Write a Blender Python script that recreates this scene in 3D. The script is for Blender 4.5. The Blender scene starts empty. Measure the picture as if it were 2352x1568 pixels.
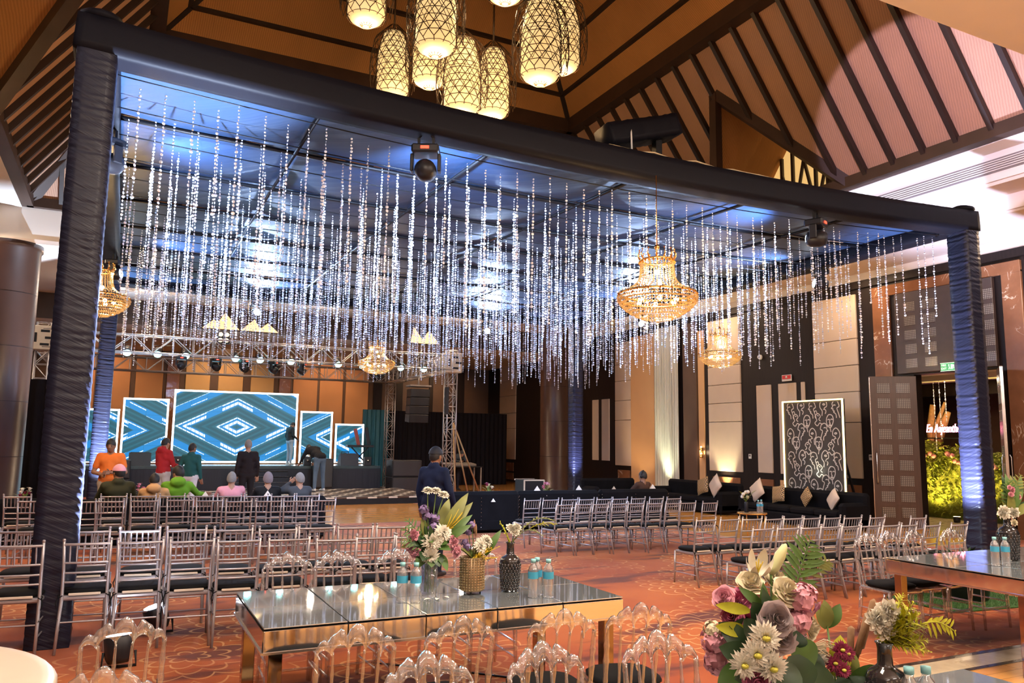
import bpy, math, random
from mathutils import Vector, Matrix, Euler
random.seed(7)
PI = math.pi
SC = bpy.context.scene
COL = SC.collection

# ------------------------------------------------------------------ camera
cam_d = bpy.data.cameras.new('camera')
cam_d.sensor_width = 36.0
cam_d.lens = 36.0 * 1798 / 2352
cam_d.clip_end = 200
cam = bpy.data.objects.new('camera', cam_d)
COL.objects.link(cam)
_yaw, _pit, _rol = math.radians(26.25), math.radians(7.37), math.radians(0.77)
_f = Vector((math.sin(_yaw) * math.cos(_pit), math.cos(_yaw) * math.cos(_pit), math.sin(_pit)))
_r = Vector((math.cos(_yaw), -math.sin(_yaw), 0))
_u = _r.cross(_f)
_r2 = _r * math.cos(_rol) + _u * math.sin(_rol)
_u2 = _u * math.cos(_rol) - _r * math.sin(_rol)
cam.matrix_world = Matrix(((_r2.x, _u2.x, -_f.x, 0), (_r2.y, _u2.y, -_f.y, 0), (_r2.z, _u2.z, -_f.z, 1.75), (0, 0, 0, 1)))
SC.camera = cam

# ------------------------------------------------------------------ world, exposure
w = bpy.data.worlds.new('world'); SC.world = w
w.use_nodes = True
w.node_tree.nodes['Background'].inputs[0].default_value = (1.0, 0.86, 0.74, 1)
w.node_tree.nodes['Background'].inputs[1].default_value = 0.05
SC.view_settings.view_transform = 'Standard'
SC.view_settings.look = 'None'
SC.view_settings.exposure = 0.45
SC.view_settings.gamma = 1.0
SC.view_settings.use_curve_mapping = False
cy = SC.cycles
cy.max_bounces = 5
cy.diffuse_bounces = 2
cy.glossy_bounces = 3
cy.transmission_bounces = 5
cy.transparent_max_bounces = 14
cy.caustics_reflective = False
cy.caustics_refractive = False
cy.sample_clamp_indirect = 4.0
cy.adaptive_threshold = 0.08
cy.time_limit = 900

def light(kind, name, loc, energy, color, size=0.2, aim=None, spot=None, blend=0.5, sy=None, parent=None):
    d = bpy.data.lights.new(name, kind)
    d.energy = energy; d.color = color
    if kind == 'AREA':
        d.size = size
        if sy: d.shape = 'RECTANGLE'; d.size_y = sy
    else:
        d.shadow_soft_size = size
    if kind == 'SPOT':
        d.spot_size = math.radians(spot or 60); d.spot_blend = blend
    o = bpy.data.objects.new(name, d)
    COL.objects.link(o)
    o.location = loc
    if aim is not None:
        o.rotation_euler = (Vector(aim) - Vector(loc)).to_track_quat('-Z', 'Y').to_euler()
    return o

WARM = (1.0, 0.70, 0.44)
NEUT = (1.0, 0.83, 0.66)
COOL = (0.45, 0.64, 1.0)
# big soft house light: area lamps for unseen ceiling downlights, front row as fill
for x in (1.0, 6.0, 11.0):
    light('AREA', 'house_light', (x, 2.6, 6.18), 330, NEUT, 1.6, (x, 3.2, 0))
for y in (8.0, 13.0, 18.0):
    light('AREA', 'house_light', (14.9, y, 6.0), 110, WARM, 1.0, (14.0, y, 0))
for x, y in ((-3.6, 12), (-3.6, 20)):
    light('AREA', 'house_light', (x, y, 6.0), 150, WARM, 1.2, (x + 1.5, y, 0))
for x in (0.0, 5.0, 10.0):
    light('AREA', 'house_light', (x, 23.8, 6.0), 170, WARM, 1.2, (x, 23.0, 0))
for x in (-1.0, 3.5, 8.0, 13):
    light('SPOT', 'back_wall_washer', (x, 32.6, 5.2), 260, (1.0, 0.62, 0.34), 0.25, (x, 34.9, 3.4), 110, 0.8)
for x in (-1.5, 3.5, 8.5, 13.0):        # fill lamps added to brighten the near and far soffits
    light('AREA', 'soffit_fill_light', (x, -3.2, 5.3), 75, (1.0, 0.86, 0.78), 2.6, (x, 1.0, 6.6), sy=.2)
for x in (0.5, 5.5, 10.5):
    light('SPOT', 'soffit_fill_light', (x, 24.8, 4.6), 70, (1.0, 0.80, 0.62), .08, (x, 23.6, 6.3), 150, .5)  # added uplight fill under the far soffit, no fixture modelled

# ------------------------------------------------------------------ node helpers
class NT:
    def __init__(s, name):
        s.m = bpy.data.materials.new(name)
        s.m.use_nodes = True
        s.t = s.m.node_tree
        s.b = s.t.nodes['Principled BSDF']
        s.out = s.t.nodes['Material Output']
    def n(s, typ, ins=None, **kw):
        nd = s.t.nodes.new(typ)
        for k, v in kw.items(): setattr(nd, k, v)
        for k, v in (ins or {}).items(): s.put(nd.inputs[k], v)
        return nd
    def put(s, sock, v):
        if hasattr(v, 'is_output') or isinstance(v, bpy.types.NodeSocket): s.t.links.new(v, sock)
        else: sock.default_value = v
    def mth(s, op, a, b=None, c=None, clamp=False):
        nd = s.t.nodes.new('ShaderNodeMath'); nd.operation = op; nd.use_clamp = clamp
        for i, v in enumerate((a, b, c)):
            if v is not None: s.put(nd.inputs[i], v)
        return nd.outputs[0]
    def mix(s, f, a, b, typ='MIX'):
        nd = s.t.nodes.new('ShaderNodeMix'); nd.data_type = 'RGBA'; nd.blend_type = typ
        s.put(nd.inputs[0], f); s.put(nd.inputs[6], a); s.put(nd.inputs[7], b)
        return nd.outputs[2]
    def xyz(s, kind='Object'):
        tc = s.t.nodes.new('ShaderNodeTexCoord')
        sp = s.t.nodes.new('ShaderNodeSeparateXYZ')
        s.t.links.new(tc.outputs[kind], sp.inputs[0])
        return tc.outputs[kind], sp.outputs[0], sp.outputs[1], sp.outputs[2]
    def step(s, v, lo, hi):
        nd = s.t.nodes.new('ShaderNodeMapRange'); nd.interpolation_type = 'SMOOTHSTEP'
        s.put(nd.inputs[0], v); nd.inputs[1].default_value = lo; nd.inputs[2].default_value = hi
        return nd.outputs[0]
    def bump(s, h, strength=0.3, dist=0.01):
        nd = s.n('ShaderNodeBump', {'Height': h, 'Strength': strength, 'Distance': dist})
        s.t.links.new(nd.outputs[0], s.b.inputs['Normal'])

def C4(c): return (c[0], c[1], c[2], 1.0)

MATS = {}
def mat(name, col, rough=0.5, metal=0.0, var=0.12, scale=6.0, bump=0.0, bscale=40.0, emit=None, es=0.0,
        spec=0.5, coat=0.0, sheen=0.0, aniso=(1, 1, 1), alpha=None):
    """plain procedural material: base colour with a little noise variation and optional fine bump"""
    t = NT(name)
    co = t.xyz()[0]
    mp = t.n('ShaderNodeMapping', {'Vector': co, 'Scale': aniso})
    nz = t.n('ShaderNodeTexNoise', {'Vector': mp.outputs[0], 'Scale': scale, 'Detail': 1.0})
    dk = tuple(max(0, c * (1 - var)) for c in col); lt = tuple(min(1, c * (1 + var)) for c in col)
    t.put(t.b.inputs['Base Color'], t.mix(nz.outputs[0], C4(dk), C4(lt)))
    t.b.inputs['Roughness'].default_value = rough
    t.b.inputs['Metallic'].default_value = metal
    t.b.inputs['Specular IOR Level'].default_value = spec
    t.b.inputs['Coat Weight'].default_value = coat
    t.b.inputs['Sheen Weight'].default_value = sheen
    if bump:
        n2 = t.n('ShaderNodeTexNoise', {'Vector': mp.outputs[0], 'Scale': bscale, 'Detail': 0.0})
        t.bump(n2.outputs[0], bump, 0.01)
    if emit:
        t.b.inputs['Emission Color'].default_value = C4(emit)
        t.b.inputs['Emission Strength'].default_value = es
    if alpha is not None: t.b.inputs['Alpha'].default_value = alpha
    MATS[name] = t.m
    return t.m

def glass_mat(name, tint, gloss=0.12, diff=0.05, rough=0.06, facing=0.35):
    """clear plastic or glass: see-through body with mirror-like Fresnel highlights"""
    t = NT(name)
    tr = t.n('ShaderNodeBsdfTransparent', {'Color': C4(tint)})
    gl = t.n('ShaderNodeBsdfGlossy', {'Color': (1, 1, 1, 1), 'Roughness': rough})
    df = t.n('ShaderNodeBsdfDiffuse', {'Color': (0.9, 0.88, 0.9, 1)})
    lw = t.n('ShaderNodeLayerWeight', {'Blend': facing})
    nz = t.n('ShaderNodeTexNoise', {'Vector': t.xyz()[0], 'Scale': 9.0})
    f = t.mth('ADD', t.mth('MULTIPLY', lw.outputs[1], 0.8), t.mth('MULTIPLY', nz.outputs[0], gloss), clamp=True)
    m1 = t.n('ShaderNodeMixShader', {0: diff}); t.t.links.new(tr.outputs[0], m1.inputs[1]); t.t.links.new(df.outputs[0], m1.inputs[2])
    m2 = t.n('ShaderNodeMixShader', {0: f}); t.t.links.new(m1.outputs[0], m2.inputs[1]); t.t.links.new(gl.outputs[0], m2.inputs[2])
    t.t.links.new(m2.outputs[0], t.out.inputs['Surface'])
    MATS[name] = t.m
    return t.m

# ------------------------------------------------------------------ mesh builder
def frame_of(d):
    d = Vector(d).normalized()
    a = Vector((0, 0, 1)) if abs(d.z) < 0.95 else Vector((1, 0, 0))
    x = a.cross(d).normalized(); y = d.cross(x)
    return x, y, d

class MB:
    def __init__(s): s.v = []; s.f = []; s.m = []; s.sm = []; s.cur = 0
    def quad(s, vs, sm=False):
        b = len(s.v); s.v += [tuple(p) for p in vs]; s.f.append(tuple(range(b, b + len(vs)))); s.m.append(s.cur); s.sm.append(sm)
    def raw(s, vs, fs, sm=True):
        b = len(s.v); s.v += [tuple(p) for p in vs]
        for f in fs: s.f.append(tuple(i + b for i in f)); s.m.append(s.cur); s.sm.append(sm)
        return s
    def box(s, c, sz, rot=None, bev=0.0):
        hx, hy, hz = sz[0] / 2, sz[1] / 2, sz[2] / 2
        M = rot.to_matrix() if isinstance(rot, Euler) else (rot if rot is not None else Matrix.Identity(3))
        c = Vector(c)
        if bev <= 0:
            vs = [c + M @ Vector((x * hx, y * hy, z * hz)) for x in (-1, 1) for y in (-1, 1) for z in (-1, 1)]
            return s.raw(vs, [(0, 1, 3, 2), (4, 6, 7, 5), (0, 4, 5, 1), (2, 3, 7, 6), (0, 2, 6, 4), (1, 5, 7, 3)], False)
        b = min(bev, hx * .98, hy * .98, hz * .98)
        vs = []; idx = {}
        for x in (-1, 1):
            for y in (-1, 1):
                for z in (-1, 1):
                    for ax in range(3):
                        p = [x * (hx - b), y * (hy - b), z * (hz - b)]
                        p[ax] = (x * hx, y * hy, z * hz)[ax]
                        idx[(x, y, z, ax)] = len(vs); vs.append(c + M @ Vector(p))
        fs = []
        I = lambda x, y, z, a: idx[(x, y, z, a)]
        for q in (-1, 1):
            for ax in range(3):
                o1, o2 = [a for a in range(3) if a != ax]
                loop = []
                for (u, v_) in ((-1, -1), (1, -1), (1, 1), (-1, 1)):
                    k = [0, 0, 0]; k[ax] = q; k[o1] = u; k[o2] = v_
                    loop.append(I(k[0], k[1], k[2], ax))
                fl = (q == 1) != (ax == 1)
                fs.append(tuple(loop if fl else loop[::-1]))
        for ax in range(3):
            o1, o2 = [a for a in range(3) if a != ax]
            for u in (-1, 1):
                for v_ in (-1, 1):
                    ka = [0, 0, 0]; ka[o1] = u; ka[o2] = v_; kb = list(ka); ka[ax] = -1; kb[ax] = 1
                    fs.append((I(*ka, o1), I(*kb, o1), I(*kb, o2), I(*ka, o2)))
        for x in (-1, 1):
            for y in (-1, 1):
                for z in (-1, 1):
                    fs.append((I(x, y, z, 0), I(x, y, z, 1), I(x, y, z, 2)))
        return s.raw(vs, fs, False)
    def bar(s, a, b, w, h=None, up=None, bev=0.0):
        """rectangular bar from a to b, w wide, h high"""
        a, b = Vector(a), Vector(b); d = b - a; L = d.length
        if L < 1e-6: return s
        d.normalize()
        u = Vector(up) if up is not None else (Vector((0, 0, 1)) if abs(d.z) < 0.95 else Vector((0, 1, 0)))
        x = d.cross(u).normalized(); u = x.cross(d)
        M = Matrix((x, d, u)).transposed()
        return s.box((a + b) / 2, (w, L, h if h else w), M, bev)
    def tube(s, path, r, n=8, cap=True, closed=False, sm=True):
        P = [Vector(p) for p in path]; R = r if isinstance(r, (list, tuple)) else [r] * len(P)
        vs = []; fs = []
        px = None
        m = len(P)
        for i, p in enumerate(P):
            if closed: d = P[(i + 1) % m] - P[i - 1]
            else: d = P[min(i + 1, m - 1)] - P[max(i - 1, 0)]
            if d.length < 1e-9: d = Vector((0, 0, 1))
            d.normalize()
            if px is None: x, y, _ = frame_of(d)
            else:
                x = px - d * px.dot(d)
                if x.length < 1e-6: x, y, _ = frame_of(d)
                x.normalize(); y = d.cross(x)
            px = x
            for k in range(n):
                a = 2 * PI * k / n
                vs.append(p + (x * math.cos(a) + y * math.sin(a)) * R[i])
        for i in range(m if closed else m - 1):
            j = (i + 1) % m
            for k in range(n):
                fs.append((i * n + k, i * n + (k + 1) % n, j * n + (k + 1) % n, j * n + k))
        if cap and not closed:
            fs.append(tuple(range(n))[::-1]); fs.append(tuple((m - 1) * n + k for k in range(n)))
        return s.raw(vs, fs, sm)
    def lathe(s, prof, n=20, c=(0, 0, 0), axis=None, sm=True, cap=True):
        """profile list of (r, z) turned about z"""
        c = Vector(c); vs = []; fs = []
        x, y, z = frame_of(axis) if axis is not None else (Vector((1, 0, 0)), Vector((0, 1, 0)), Vector((0, 0, 1)))
        for r, h in prof:
            for k in range(n):
                a = 2 * PI * k / n
                vs.append(c + x * (r * math.cos(a)) + y * (r * math.sin(a)) + z * h)
        m = len(prof)
        for i in range(m - 1):
            for k in range(n):
                fs.append((i * n + k, i * n + (k + 1) % n, (i + 1) * n + (k + 1) % n, (i + 1) * n + k))
        if cap:
            fs.append(tuple(range(n))[::-1]); fs.append(tuple((m - 1) * n + k for k in range(n)))
        return s.raw(vs, fs, sm)
    def ball(s, c, r, n=10, m=6, sm=True, rot=None):
        c = Vector(c); rr = (r, r, r) if not isinstance(r, (tuple, list)) else r
        vs = [(0, 0, 1)]
        for i in range(1, m):
            t = PI * i / m
            for k in range(n):
                a = 2 * PI * k / n; vs.append((math.sin(t) * math.cos(a), math.sin(t) * math.sin(a), math.cos(t)))
        vs.append((0, 0, -1))
        fs = [(0, 1 + k, 1 + (k + 1) % n) for k in range(n)]
        for i in range(m - 2):
            for k in range(n):
                a = 1 + i * n + k; b = 1 + i * n + (k + 1) % n
                fs.append((a, a + n, b + n, b))
        e = len(vs) - 1; q = 1 + (m - 2) * n
        fs += [(q + (k + 1) % n, q + k, e) for k in range(n)]
        R = rot.to_matrix() if isinstance(rot, Euler) else rot
        out = []
        for p in vs:
            p = Vector((p[0] * rr[0], p[1] * rr[1], p[2] * rr[2]))
            if R is not None: p = R @ p
            out.append(c + p)
        return s.raw(out, fs, sm)
    def prism(s, poly, a, b, sm=False):
        """poly: list of 3-D points; extruded by vector b (a unused offset)"""
        a = Vector(a); b = Vector(b); n = len(poly)
        vs = [Vector(p) + a for p in poly] + [Vector(p) + a + b for p in poly]
        fs = [tuple(range(n))[::-1], tuple(range(n, 2 * n))]
        for i in range(n): fs.append((i, (i + 1) % n, n + (i + 1) % n, n + i))
        return s.raw(vs, fs, sm)
    def leaf(s, a, b, w, up=(0, 0, 1), curl=0.15, fold=0.25, n=5):
        """pointed leaf blade from a to b, w wide"""
        a, b = Vector(a), Vector(b); d = b - a; L = d.length
        if L < 1e-6: return s
        d.normalize(); u = Vector(up); x = d.cross(u)
        if x.length < 1e-4: x = d.cross(Vector((1, 0.3, 0)))
        x.normalize(); u = x.cross(d)
        vs = []; fs = []
        for i in range(n + 1):
            t = i / n
            ww = w * 0.5 * (math.sin(PI * min(1, t * 0.93 + 0.07)) ** 0.75)
            c = a + d * (L * t) + u * (curl * L * math.sin(PI * t) * 0.6 - curl * L * t * t * 0.6)
            vs += [c - x * ww + u * ww * fold, c, c + x * ww + u * ww * fold]
        for i in range(n):
            q = i * 3; fs += [(q, q + 1, q + 4, q + 3), (q + 1, q + 2, q + 5, q + 4)]
        return s.raw(vs, fs, True)
    def mesh(s, name, mats):
        me = bpy.data.meshes.new(name)
        me.from_pydata(s.v, [], s.f)
        for m in (mats if isinstance(mats, (list, tuple)) else [mats]): me.materials.append(m)
        me.polygons.foreach_set('material_index', s.m)
        me.polygons.foreach_set('use_smooth', s.sm)
        me.update()
        return me
    def build(s, name, mats, parent=None, loc=None, rot=None):
        return link(name, s.mesh(name, mats), parent, loc, rot)

KIDS = {}
def link(name, me, parent=None, loc=None, rot=None):
    o = bpy.data.objects.new(name, me)
    COL.objects.link(o)
    if parent is not None:
        o.parent = parent; KIDS.setdefault(parent.name, []).append(o)
    if loc is not None: o.location = loc
    if rot is not None: o.rotation_euler = rot
    return o

def tag(o, label=None, cat=None, group=None, kind=None):
    if label: o['label'] = label
    if cat: o['category'] = cat
    if group: o['group'] = group
    if kind: o['kind'] = kind
    return o

def thing(name, label, cat, loc=(0, 0, 0), rz=0.0, group=None, kind=None):
    o = bpy.data.objects.new(name, None); COL.objects.link(o)
    o.empty_display_size = 0.1
    o.location = loc; o.rotation_euler = (0, 0, rz)
    return tag(o, label, cat, group, kind)

def struct(name, loc=(0, 0, 0)):
    o = bpy.data.objects.new(name, None); COL.objects.link(o); o.location = loc
    o['kind'] = 'structure'
    return o

def copy_tree(o, parent=None, depth=0):
    c = o.copy(); COL.objects.link(c)
    if parent is not None:
        c.parent = parent; KIDS.setdefault(parent.name, []).append(c)
    for ch in list(KIDS.get(o.name, [])): copy_tree(ch, c, depth + 1)
    return c

def clone(root, loc, rz, label, group=None):
    c = copy_tree(root)
    c.location = loc; c.rotation_euler = (0, 0, rz)
    c['label'] = label
    if group: c['group'] = group
    return c

ORD = ['first', 'second', 'third', 'fourth', 'fifth', 'sixth', 'seventh', 'eighth', 'ninth', 'tenth', 'eleventh', 'twelfth', 'thirteenth']

# ------------------------------------------------------------------ materials for the setting
def carpet_mat():
    t = NT('carpet_floral')
    co, x, y, z = t.xyz()
    nz0 = t.n('ShaderNodeTexNoise', {'Vector': co, 'Scale': 1.3, 'Detail': 2.0})
    wob = t.mix(0.10, co, nz0.outputs['Color'], 'ADD')
    vo = t.n('ShaderNodeTexVoronoi', {'Vector': wob, 'Scale': 0.52, 'Randomness': 0.8}, voronoi_dimensions='2D')
    df = t.n('ShaderNodeVectorMath', {0: wob, 1: vo.outputs['Position']}, operation='SUBTRACT')
    sp = t.n('ShaderNodeSeparateXYZ', {0: df.outputs[0]})
    lx, ly = sp.outputs[0], sp.outputs[1]
    r = t.mth('SQRT', t.mth('ADD', t.mth('MULTIPLY', lx, lx), t.mth('MULTIPLY', ly, ly)))
    th = t.mth('ARCTAN2', ly, lx)
    acc = None
    for R, n, a in ((0.10, 6, .07), (0.24, 9, .10), (0.39, 12, .11), (0.54, 15, .12), (0.70, 18, .13), (0.86, 21, .13)):
        c = t.mth('ABSOLUTE', t.mth('COSINE', t.mth('MULTIPLY_ADD', th, n / 2, R * 9)))
        d = t.mth('ABSOLUTE', t.mth('SUBTRACT', r, t.mth('MULTIPLY_ADD', c, a, R)))
        l = t.mth('SUBTRACT', 1.0, t.step(d, 0.007, 0.02))
        acc = l if acc is None else t.mth('MAXIMUM', acc, l)
    n1 = t.n('ShaderNodeTexNoise', {'Vector': co, 'Scale': 0.7, 'Detail': 3.0})
    n2 = t.n('ShaderNodeTexNoise', {'Vector': t.n('ShaderNodeMapping', {'Vector': co, 'Scale': (0.8, 2.6, 1)}).outputs[0], 'Scale': 0.75, 'Detail': 4.0})
    base = t.mix(t.step(n1.outputs[0], 0.35, 0.7), (0.32, 0.056, 0.008, 1), (0.46, 0.116, 0.012, 1))
    base = t.mix(t.step(n2.outputs[0], 0.52, 0.64), base, (0.115, 0.018, 0.009, 1))
    fade = t.mth('MULTIPLY', acc, t.step(n1.outputs[0], 0.30, 0.62))
    colr = t.mix(t.mth('MULTIPLY', fade, 0.75), base, (0.70, 0.38, 0.15, 1))
    fine = t.n('ShaderNodeTexNoise', {'Vector': co, 'Scale': 220.0, 'Detail': 1.0})
    t.put(t.b.inputs['Base Color'], t.mix(0.25, colr, fine.outputs[0], 'OVERLAY'))
    t.b.inputs['Roughness'].default_value = 0.95
    t.b.inputs['Sheen Weight'].default_value = 0.15
    t.b.inputs['Specular IOR Level'].default_value = 0.1
    t.bump(fine.outputs[0], 0.35, 0.01)
    return t.m

def wood_floor_mat(name, c1, c2, rough):
    t = NT(name)
    co, x, y, z = t.xyz()
    br = t.n('ShaderNodeTexBrick', {'Vector': co, 'Color1': C4(c1), 'Color2': C4(c2), 'Mortar': C4([c * .55 for c in c1]),
             'Scale': 1.0, 'Mortar Size': 0.004, 'Brick Width': 1.2, 'Row Height': 0.12})
    nz = t.n('ShaderNodeTexNoise', {'Vector': t.n('ShaderNodeMapping', {'Vector': co, 'Scale': (3, 30, 1)}).outputs[0], 'Scale': 1.2, 'Detail': 4.0})
    t.put(t.b.inputs['Base Color'], t.mix(0.35, br.outputs[0], nz.outputs[0], 'SOFT_LIGHT'))
    t.b.inputs['Roughness'].default_value = rough
    return t.m

def marble_mat(name, base, vein, scale=2.2, rough=0.18):
    t = NT(name)
    co = t.xyz()[0]
    nz = t.n('ShaderNodeTexNoise', {'Vector': co, 'Scale': scale, 'Detail': 6.0, 'Distortion': 1.6})
    v = t.mth('SUBTRACT', 1.0, t.step(t.mth('ABSOLUTE', t.mth('SUBTRACT', nz.outputs[0], 0.52)), 0.0, 0.018))
    n2 = t.n('ShaderNodeTexNoise', {'Vector': co, 'Scale': scale * 1.7, 'Detail': 4.0})
    b = t.mix(n2.outputs[0], C4([c * 0.6 for c in base]), C4([min(1, c * 1.35) for c in base]))
    gate = t.step(n2.outputs[0], 0.5, 0.62)
    t.put(t.b.inputs['Base Color'], t.mix(t.mth('MULTIPLY', t.mth('MULTIPLY', v, gate), 0.9), b, C4(vein)))
    t.b.inputs['Roughness'].default_value = rough
    return t.m

def weave_mat(name, c):
    t = NT(name)
    co = t.xyz('Generated')[0]; ob = t.xyz()[0]
    wv = t.n('ShaderNodeTexWave', {'Vector': ob, 'Scale': 14.0, 'Distortion': 1.5, 'Detail': 2.0}, bands_direction='DIAGONAL')
    nz = t.n('ShaderNodeTexNoise', {'Vector': ob, 'Scale': 1.1, 'Detail': 3.0})
    b = t.mix(nz.outputs[0], C4([k * .82 for k in c]), C4([min(1, k * 1.15) for k in c]))
    t.put(t.b.inputs['Base Color'], t.mix(0.12, b, wv.outputs[0], 'OVERLAY'))
    t.b.inputs['Roughness'].default_value = 0.8
    t.bump(wv.outputs[0], 0.25, 0.01)
    return t.m

def drape_mat(name, c, scale=9.0, rough=0.55, strength=0.8, axis='Z', shear=0.35, spec=0.4, sheen=0.0):
    """gathered cloth: long irregular creases"""
    t = NT(name)
    co, x, y, z = t.xyz()
    sc = {'Z': (0.02, 0.5, 1.0), 'X': (1.0, 0.25, 0.06)}[axis]
    base = t.mth('ADD', t.mth('ADD', x, y), 0.0)
    cm = t.n('ShaderNodeCombineXYZ', {0: t.mth('MULTIPLY', base, sc[0]), 1: 0.0, 2: t.mth('ADD', t.mth('MULTIPLY', z, sc[2]), t.mth('MULTIPLY', base, shear))})
    if axis == 'X': cm = t.n('ShaderNodeCombineXYZ', {0: base, 1: 0.0, 2: t.mth('MULTIPLY', z, 0.06)})
    nz = t.n('ShaderNodeTexNoise', {'Vector': cm.outputs[0], 'Scale': scale, 'Detail': 3.0, 'Roughness': 0.6})
    t.put(t.b.inputs['Base Color'], t.mix(nz.outputs[0], C4([k * .8 for k in c]), C4([min(1, k * 1.2) for k in c])))
    t.b.inputs['Roughness'].default_value = rough
    t.b.inputs['Specular IOR Level'].default_value = spec
    t.b.inputs['Sheen Weight'].default_value = sheen
    t.bump(nz.outputs[0], strength, 0.03)
    return t.m

M_CARPET = carpet_mat()
M_WOODFL = wood_floor_mat('dance_floor_wood', (0.66, 0.30, 0.075), (0.72, 0.36, 0.10), 0.16)
M_CREAM_MARBLE = marble_mat('cream_marble', (0.62, 0.50, 0.34), (0.45, 0.32, 0.18), 3.0, 0.15)
M_DARK_MARBLE = marble_mat('dark_marble', (0.05, 0.035, 0.03), (0.3, 0.2, 0.14), 3.0, 0.15)
M_BROWN_MARBLE = marble_mat('brown_marble', (0.27, 0.12, 0.06), (0.85, 0.68, 0.52), 1.5, 0.14)
M_WENGE = mat('wenge_wood', (0.016, 0.010, 0.009), 0.45, spec=.25, var=0.4, scale=3, aniso=(8, 8, 0.6))
M_BEAM = mat('stained_beam', (0.040, 0.020, 0.014), 0.5, var=0.35, scale=3)
M_RAFT = mat('stained_rafter', (0.026, 0.015, 0.012), 0.5, var=0.35, scale=3)
M_WEAVE = weave_mat('woven_ceiling_panel', (0.42, 0.23, 0.15))
M_WEAVE2 = weave_mat('woven_ceiling_panel_upper', (0.44, 0.20, 0.065))
M_SOFFIT = mat('soffit_paint', (0.84, 0.74, 0.68), 0.8, var=0.04, scale=2)
M_SOFFIT_W = mat('soffit_white_paint', (0.86, 0.81, 0.76), 0.75, var=0.03, scale=2)
M_WALL = mat('taupe_wall', (0.10, 0.055, 0.035), 0.6, var=0.2, scale=2)
M_PANEL = mat('cream_wall_panel', (0.60, 0.48, 0.37), 0.7, var=0.05, scale=3)
M_PEACH = mat('peach_wall_panel', (0.62, 0.36, 0.17), 0.7, var=0.05, scale=2)
M_ORANGE = mat('orange_fabric_panel', (0.55, 0.27, 0.12), 0.75, var=0.15, scale=1.2)
M_GOLDP = mat('gold_fabric_panel', (0.68, 0.44, 0.20), 0.75, var=0.1, scale=1.2)
M_GRILLE = mat('vent_grille', (0.20, 0.18, 0.18), 0.5, var=0.1)
M_BLACKCLOTH = drape_mat('black_stretch_cloth', (0.006, 0.006, 0.010), 5, 0.55, 0.12, 'Z', 0.25, 0.12)
M_GATHER = drape_mat('gathered_navy_satin', (0.012, 0.013, 0.028), 30, 0.38, 0.28, 'Z', 0.45, 0.30)
M_ROOFCLOTH = drape_mat('navy_roof_cloth', (0.022, 0.050, 0.115), 2.6, 0.5, 0.6, 'Z', 1.0, 0.4)
M_DRAPE = drape_mat('black_drape', (0.010, 0.008, 0.010), 7.0, 0.8, 1.0, 'X', 0, 0.1)
M_DRAPE_TEALLIT = drape_mat('drape_painted_teal_lit', (0.02, 0.10, 0.13), 7.0, 0.6, 1.0, 'X')  # black drape with the teal light on it painted into its colour
M_CURTAIN = drape_mat('sheer_cream_curtain', (0.60, 0.58, 0.48), 16.0, 0.6, 1.0, 'X')
M_CHROME = mat('polished_steel', (0.75, 0.75, 0.78), 0.18, 1.0, var=0.05)
M_ALU = mat('truss_aluminium', (0.46, 0.44, 0.44), 0.35, 0.8, var=0.1)
M_BLACK = mat('black_paint', (0.010, 0.010, 0.012), 0.45, var=0.3, spec=.25)
M_BLACKP = mat('black_plastic', (0.014, 0.014, 0.018), 0.38, var=0.3, spec=.35)
M_WHITE = mat('white_paint', (0.8, 0.79, 0.76), 0.5, var=0.04)

# ------------------------------------------------------------------ floor
XW, XL, YB, YN = 16.0, -5.6, 35.0, -4.0
fl = struct('floor')
def slab(name, x0, x1, y0, y1, z0, z1, m, parent):
    return MB().box(((x0 + x1) / 2, (y0 + y1) / 2, (z0 + z1) / 2), (x1 - x0, y1 - y0, z1 - z0)).build(name, m, parent)
slab('carpet', XL, 10.62, 4.56, 16.8, -0.05, 0.0, M_CARPET, fl)
slab('carpet', 10.62, XW, 4.56, 9.6, -0.05, 0.0, M_CARPET, fl)
slab('carpet', XL, 2.2, 16.8, YB, -0.05, 0.0, M_CARPET, fl)
slab('carpet', 7.6, 10.62, 16.8, YB, -0.05, 0.0, M_CARPET, fl)
slab('dance_floor', 2.2, 7.6, 16.8, YB, -0.05, 0.0, M_WOODFL, fl)
slab('timber_walkway', 10.68, XW, 9.66, YB, -0.05, 0.0, M_WOODFL, fl)
slab('marble_edge_strip', 10.62, 10.68, 9.6, YB, -0.05, 0.001, M_CREAM_MARBLE, fl)
slab('marble_edge_strip', 10.68, XW, 9.6, 9.66, -0.05, 0.001, M_CREAM_MARBLE, fl)
slab('dark_marble_strip', XL, XW, 4.50, 4.56, -0.05, 0.002, M_DARK_MARBLE, fl)
slab('marble_edge_strip', XL, XW, 4.26, 4.50, -0.05, 0.001, M_CREAM_MARBLE, fl)
slab('dark_marble_strip', XL, XW, 4.21, 4.26, -0.05, 0.002, M_DARK_MARBLE, fl)
slab('timber_foyer_floor', XL, XW, YN, 4.21, -0.05, 0.0, M_WOODFL, fl)
slab('foyer_slab', XW, 22, 6, 16, -0.06, -0.002, M_CREAM_MARBLE, fl)

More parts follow.
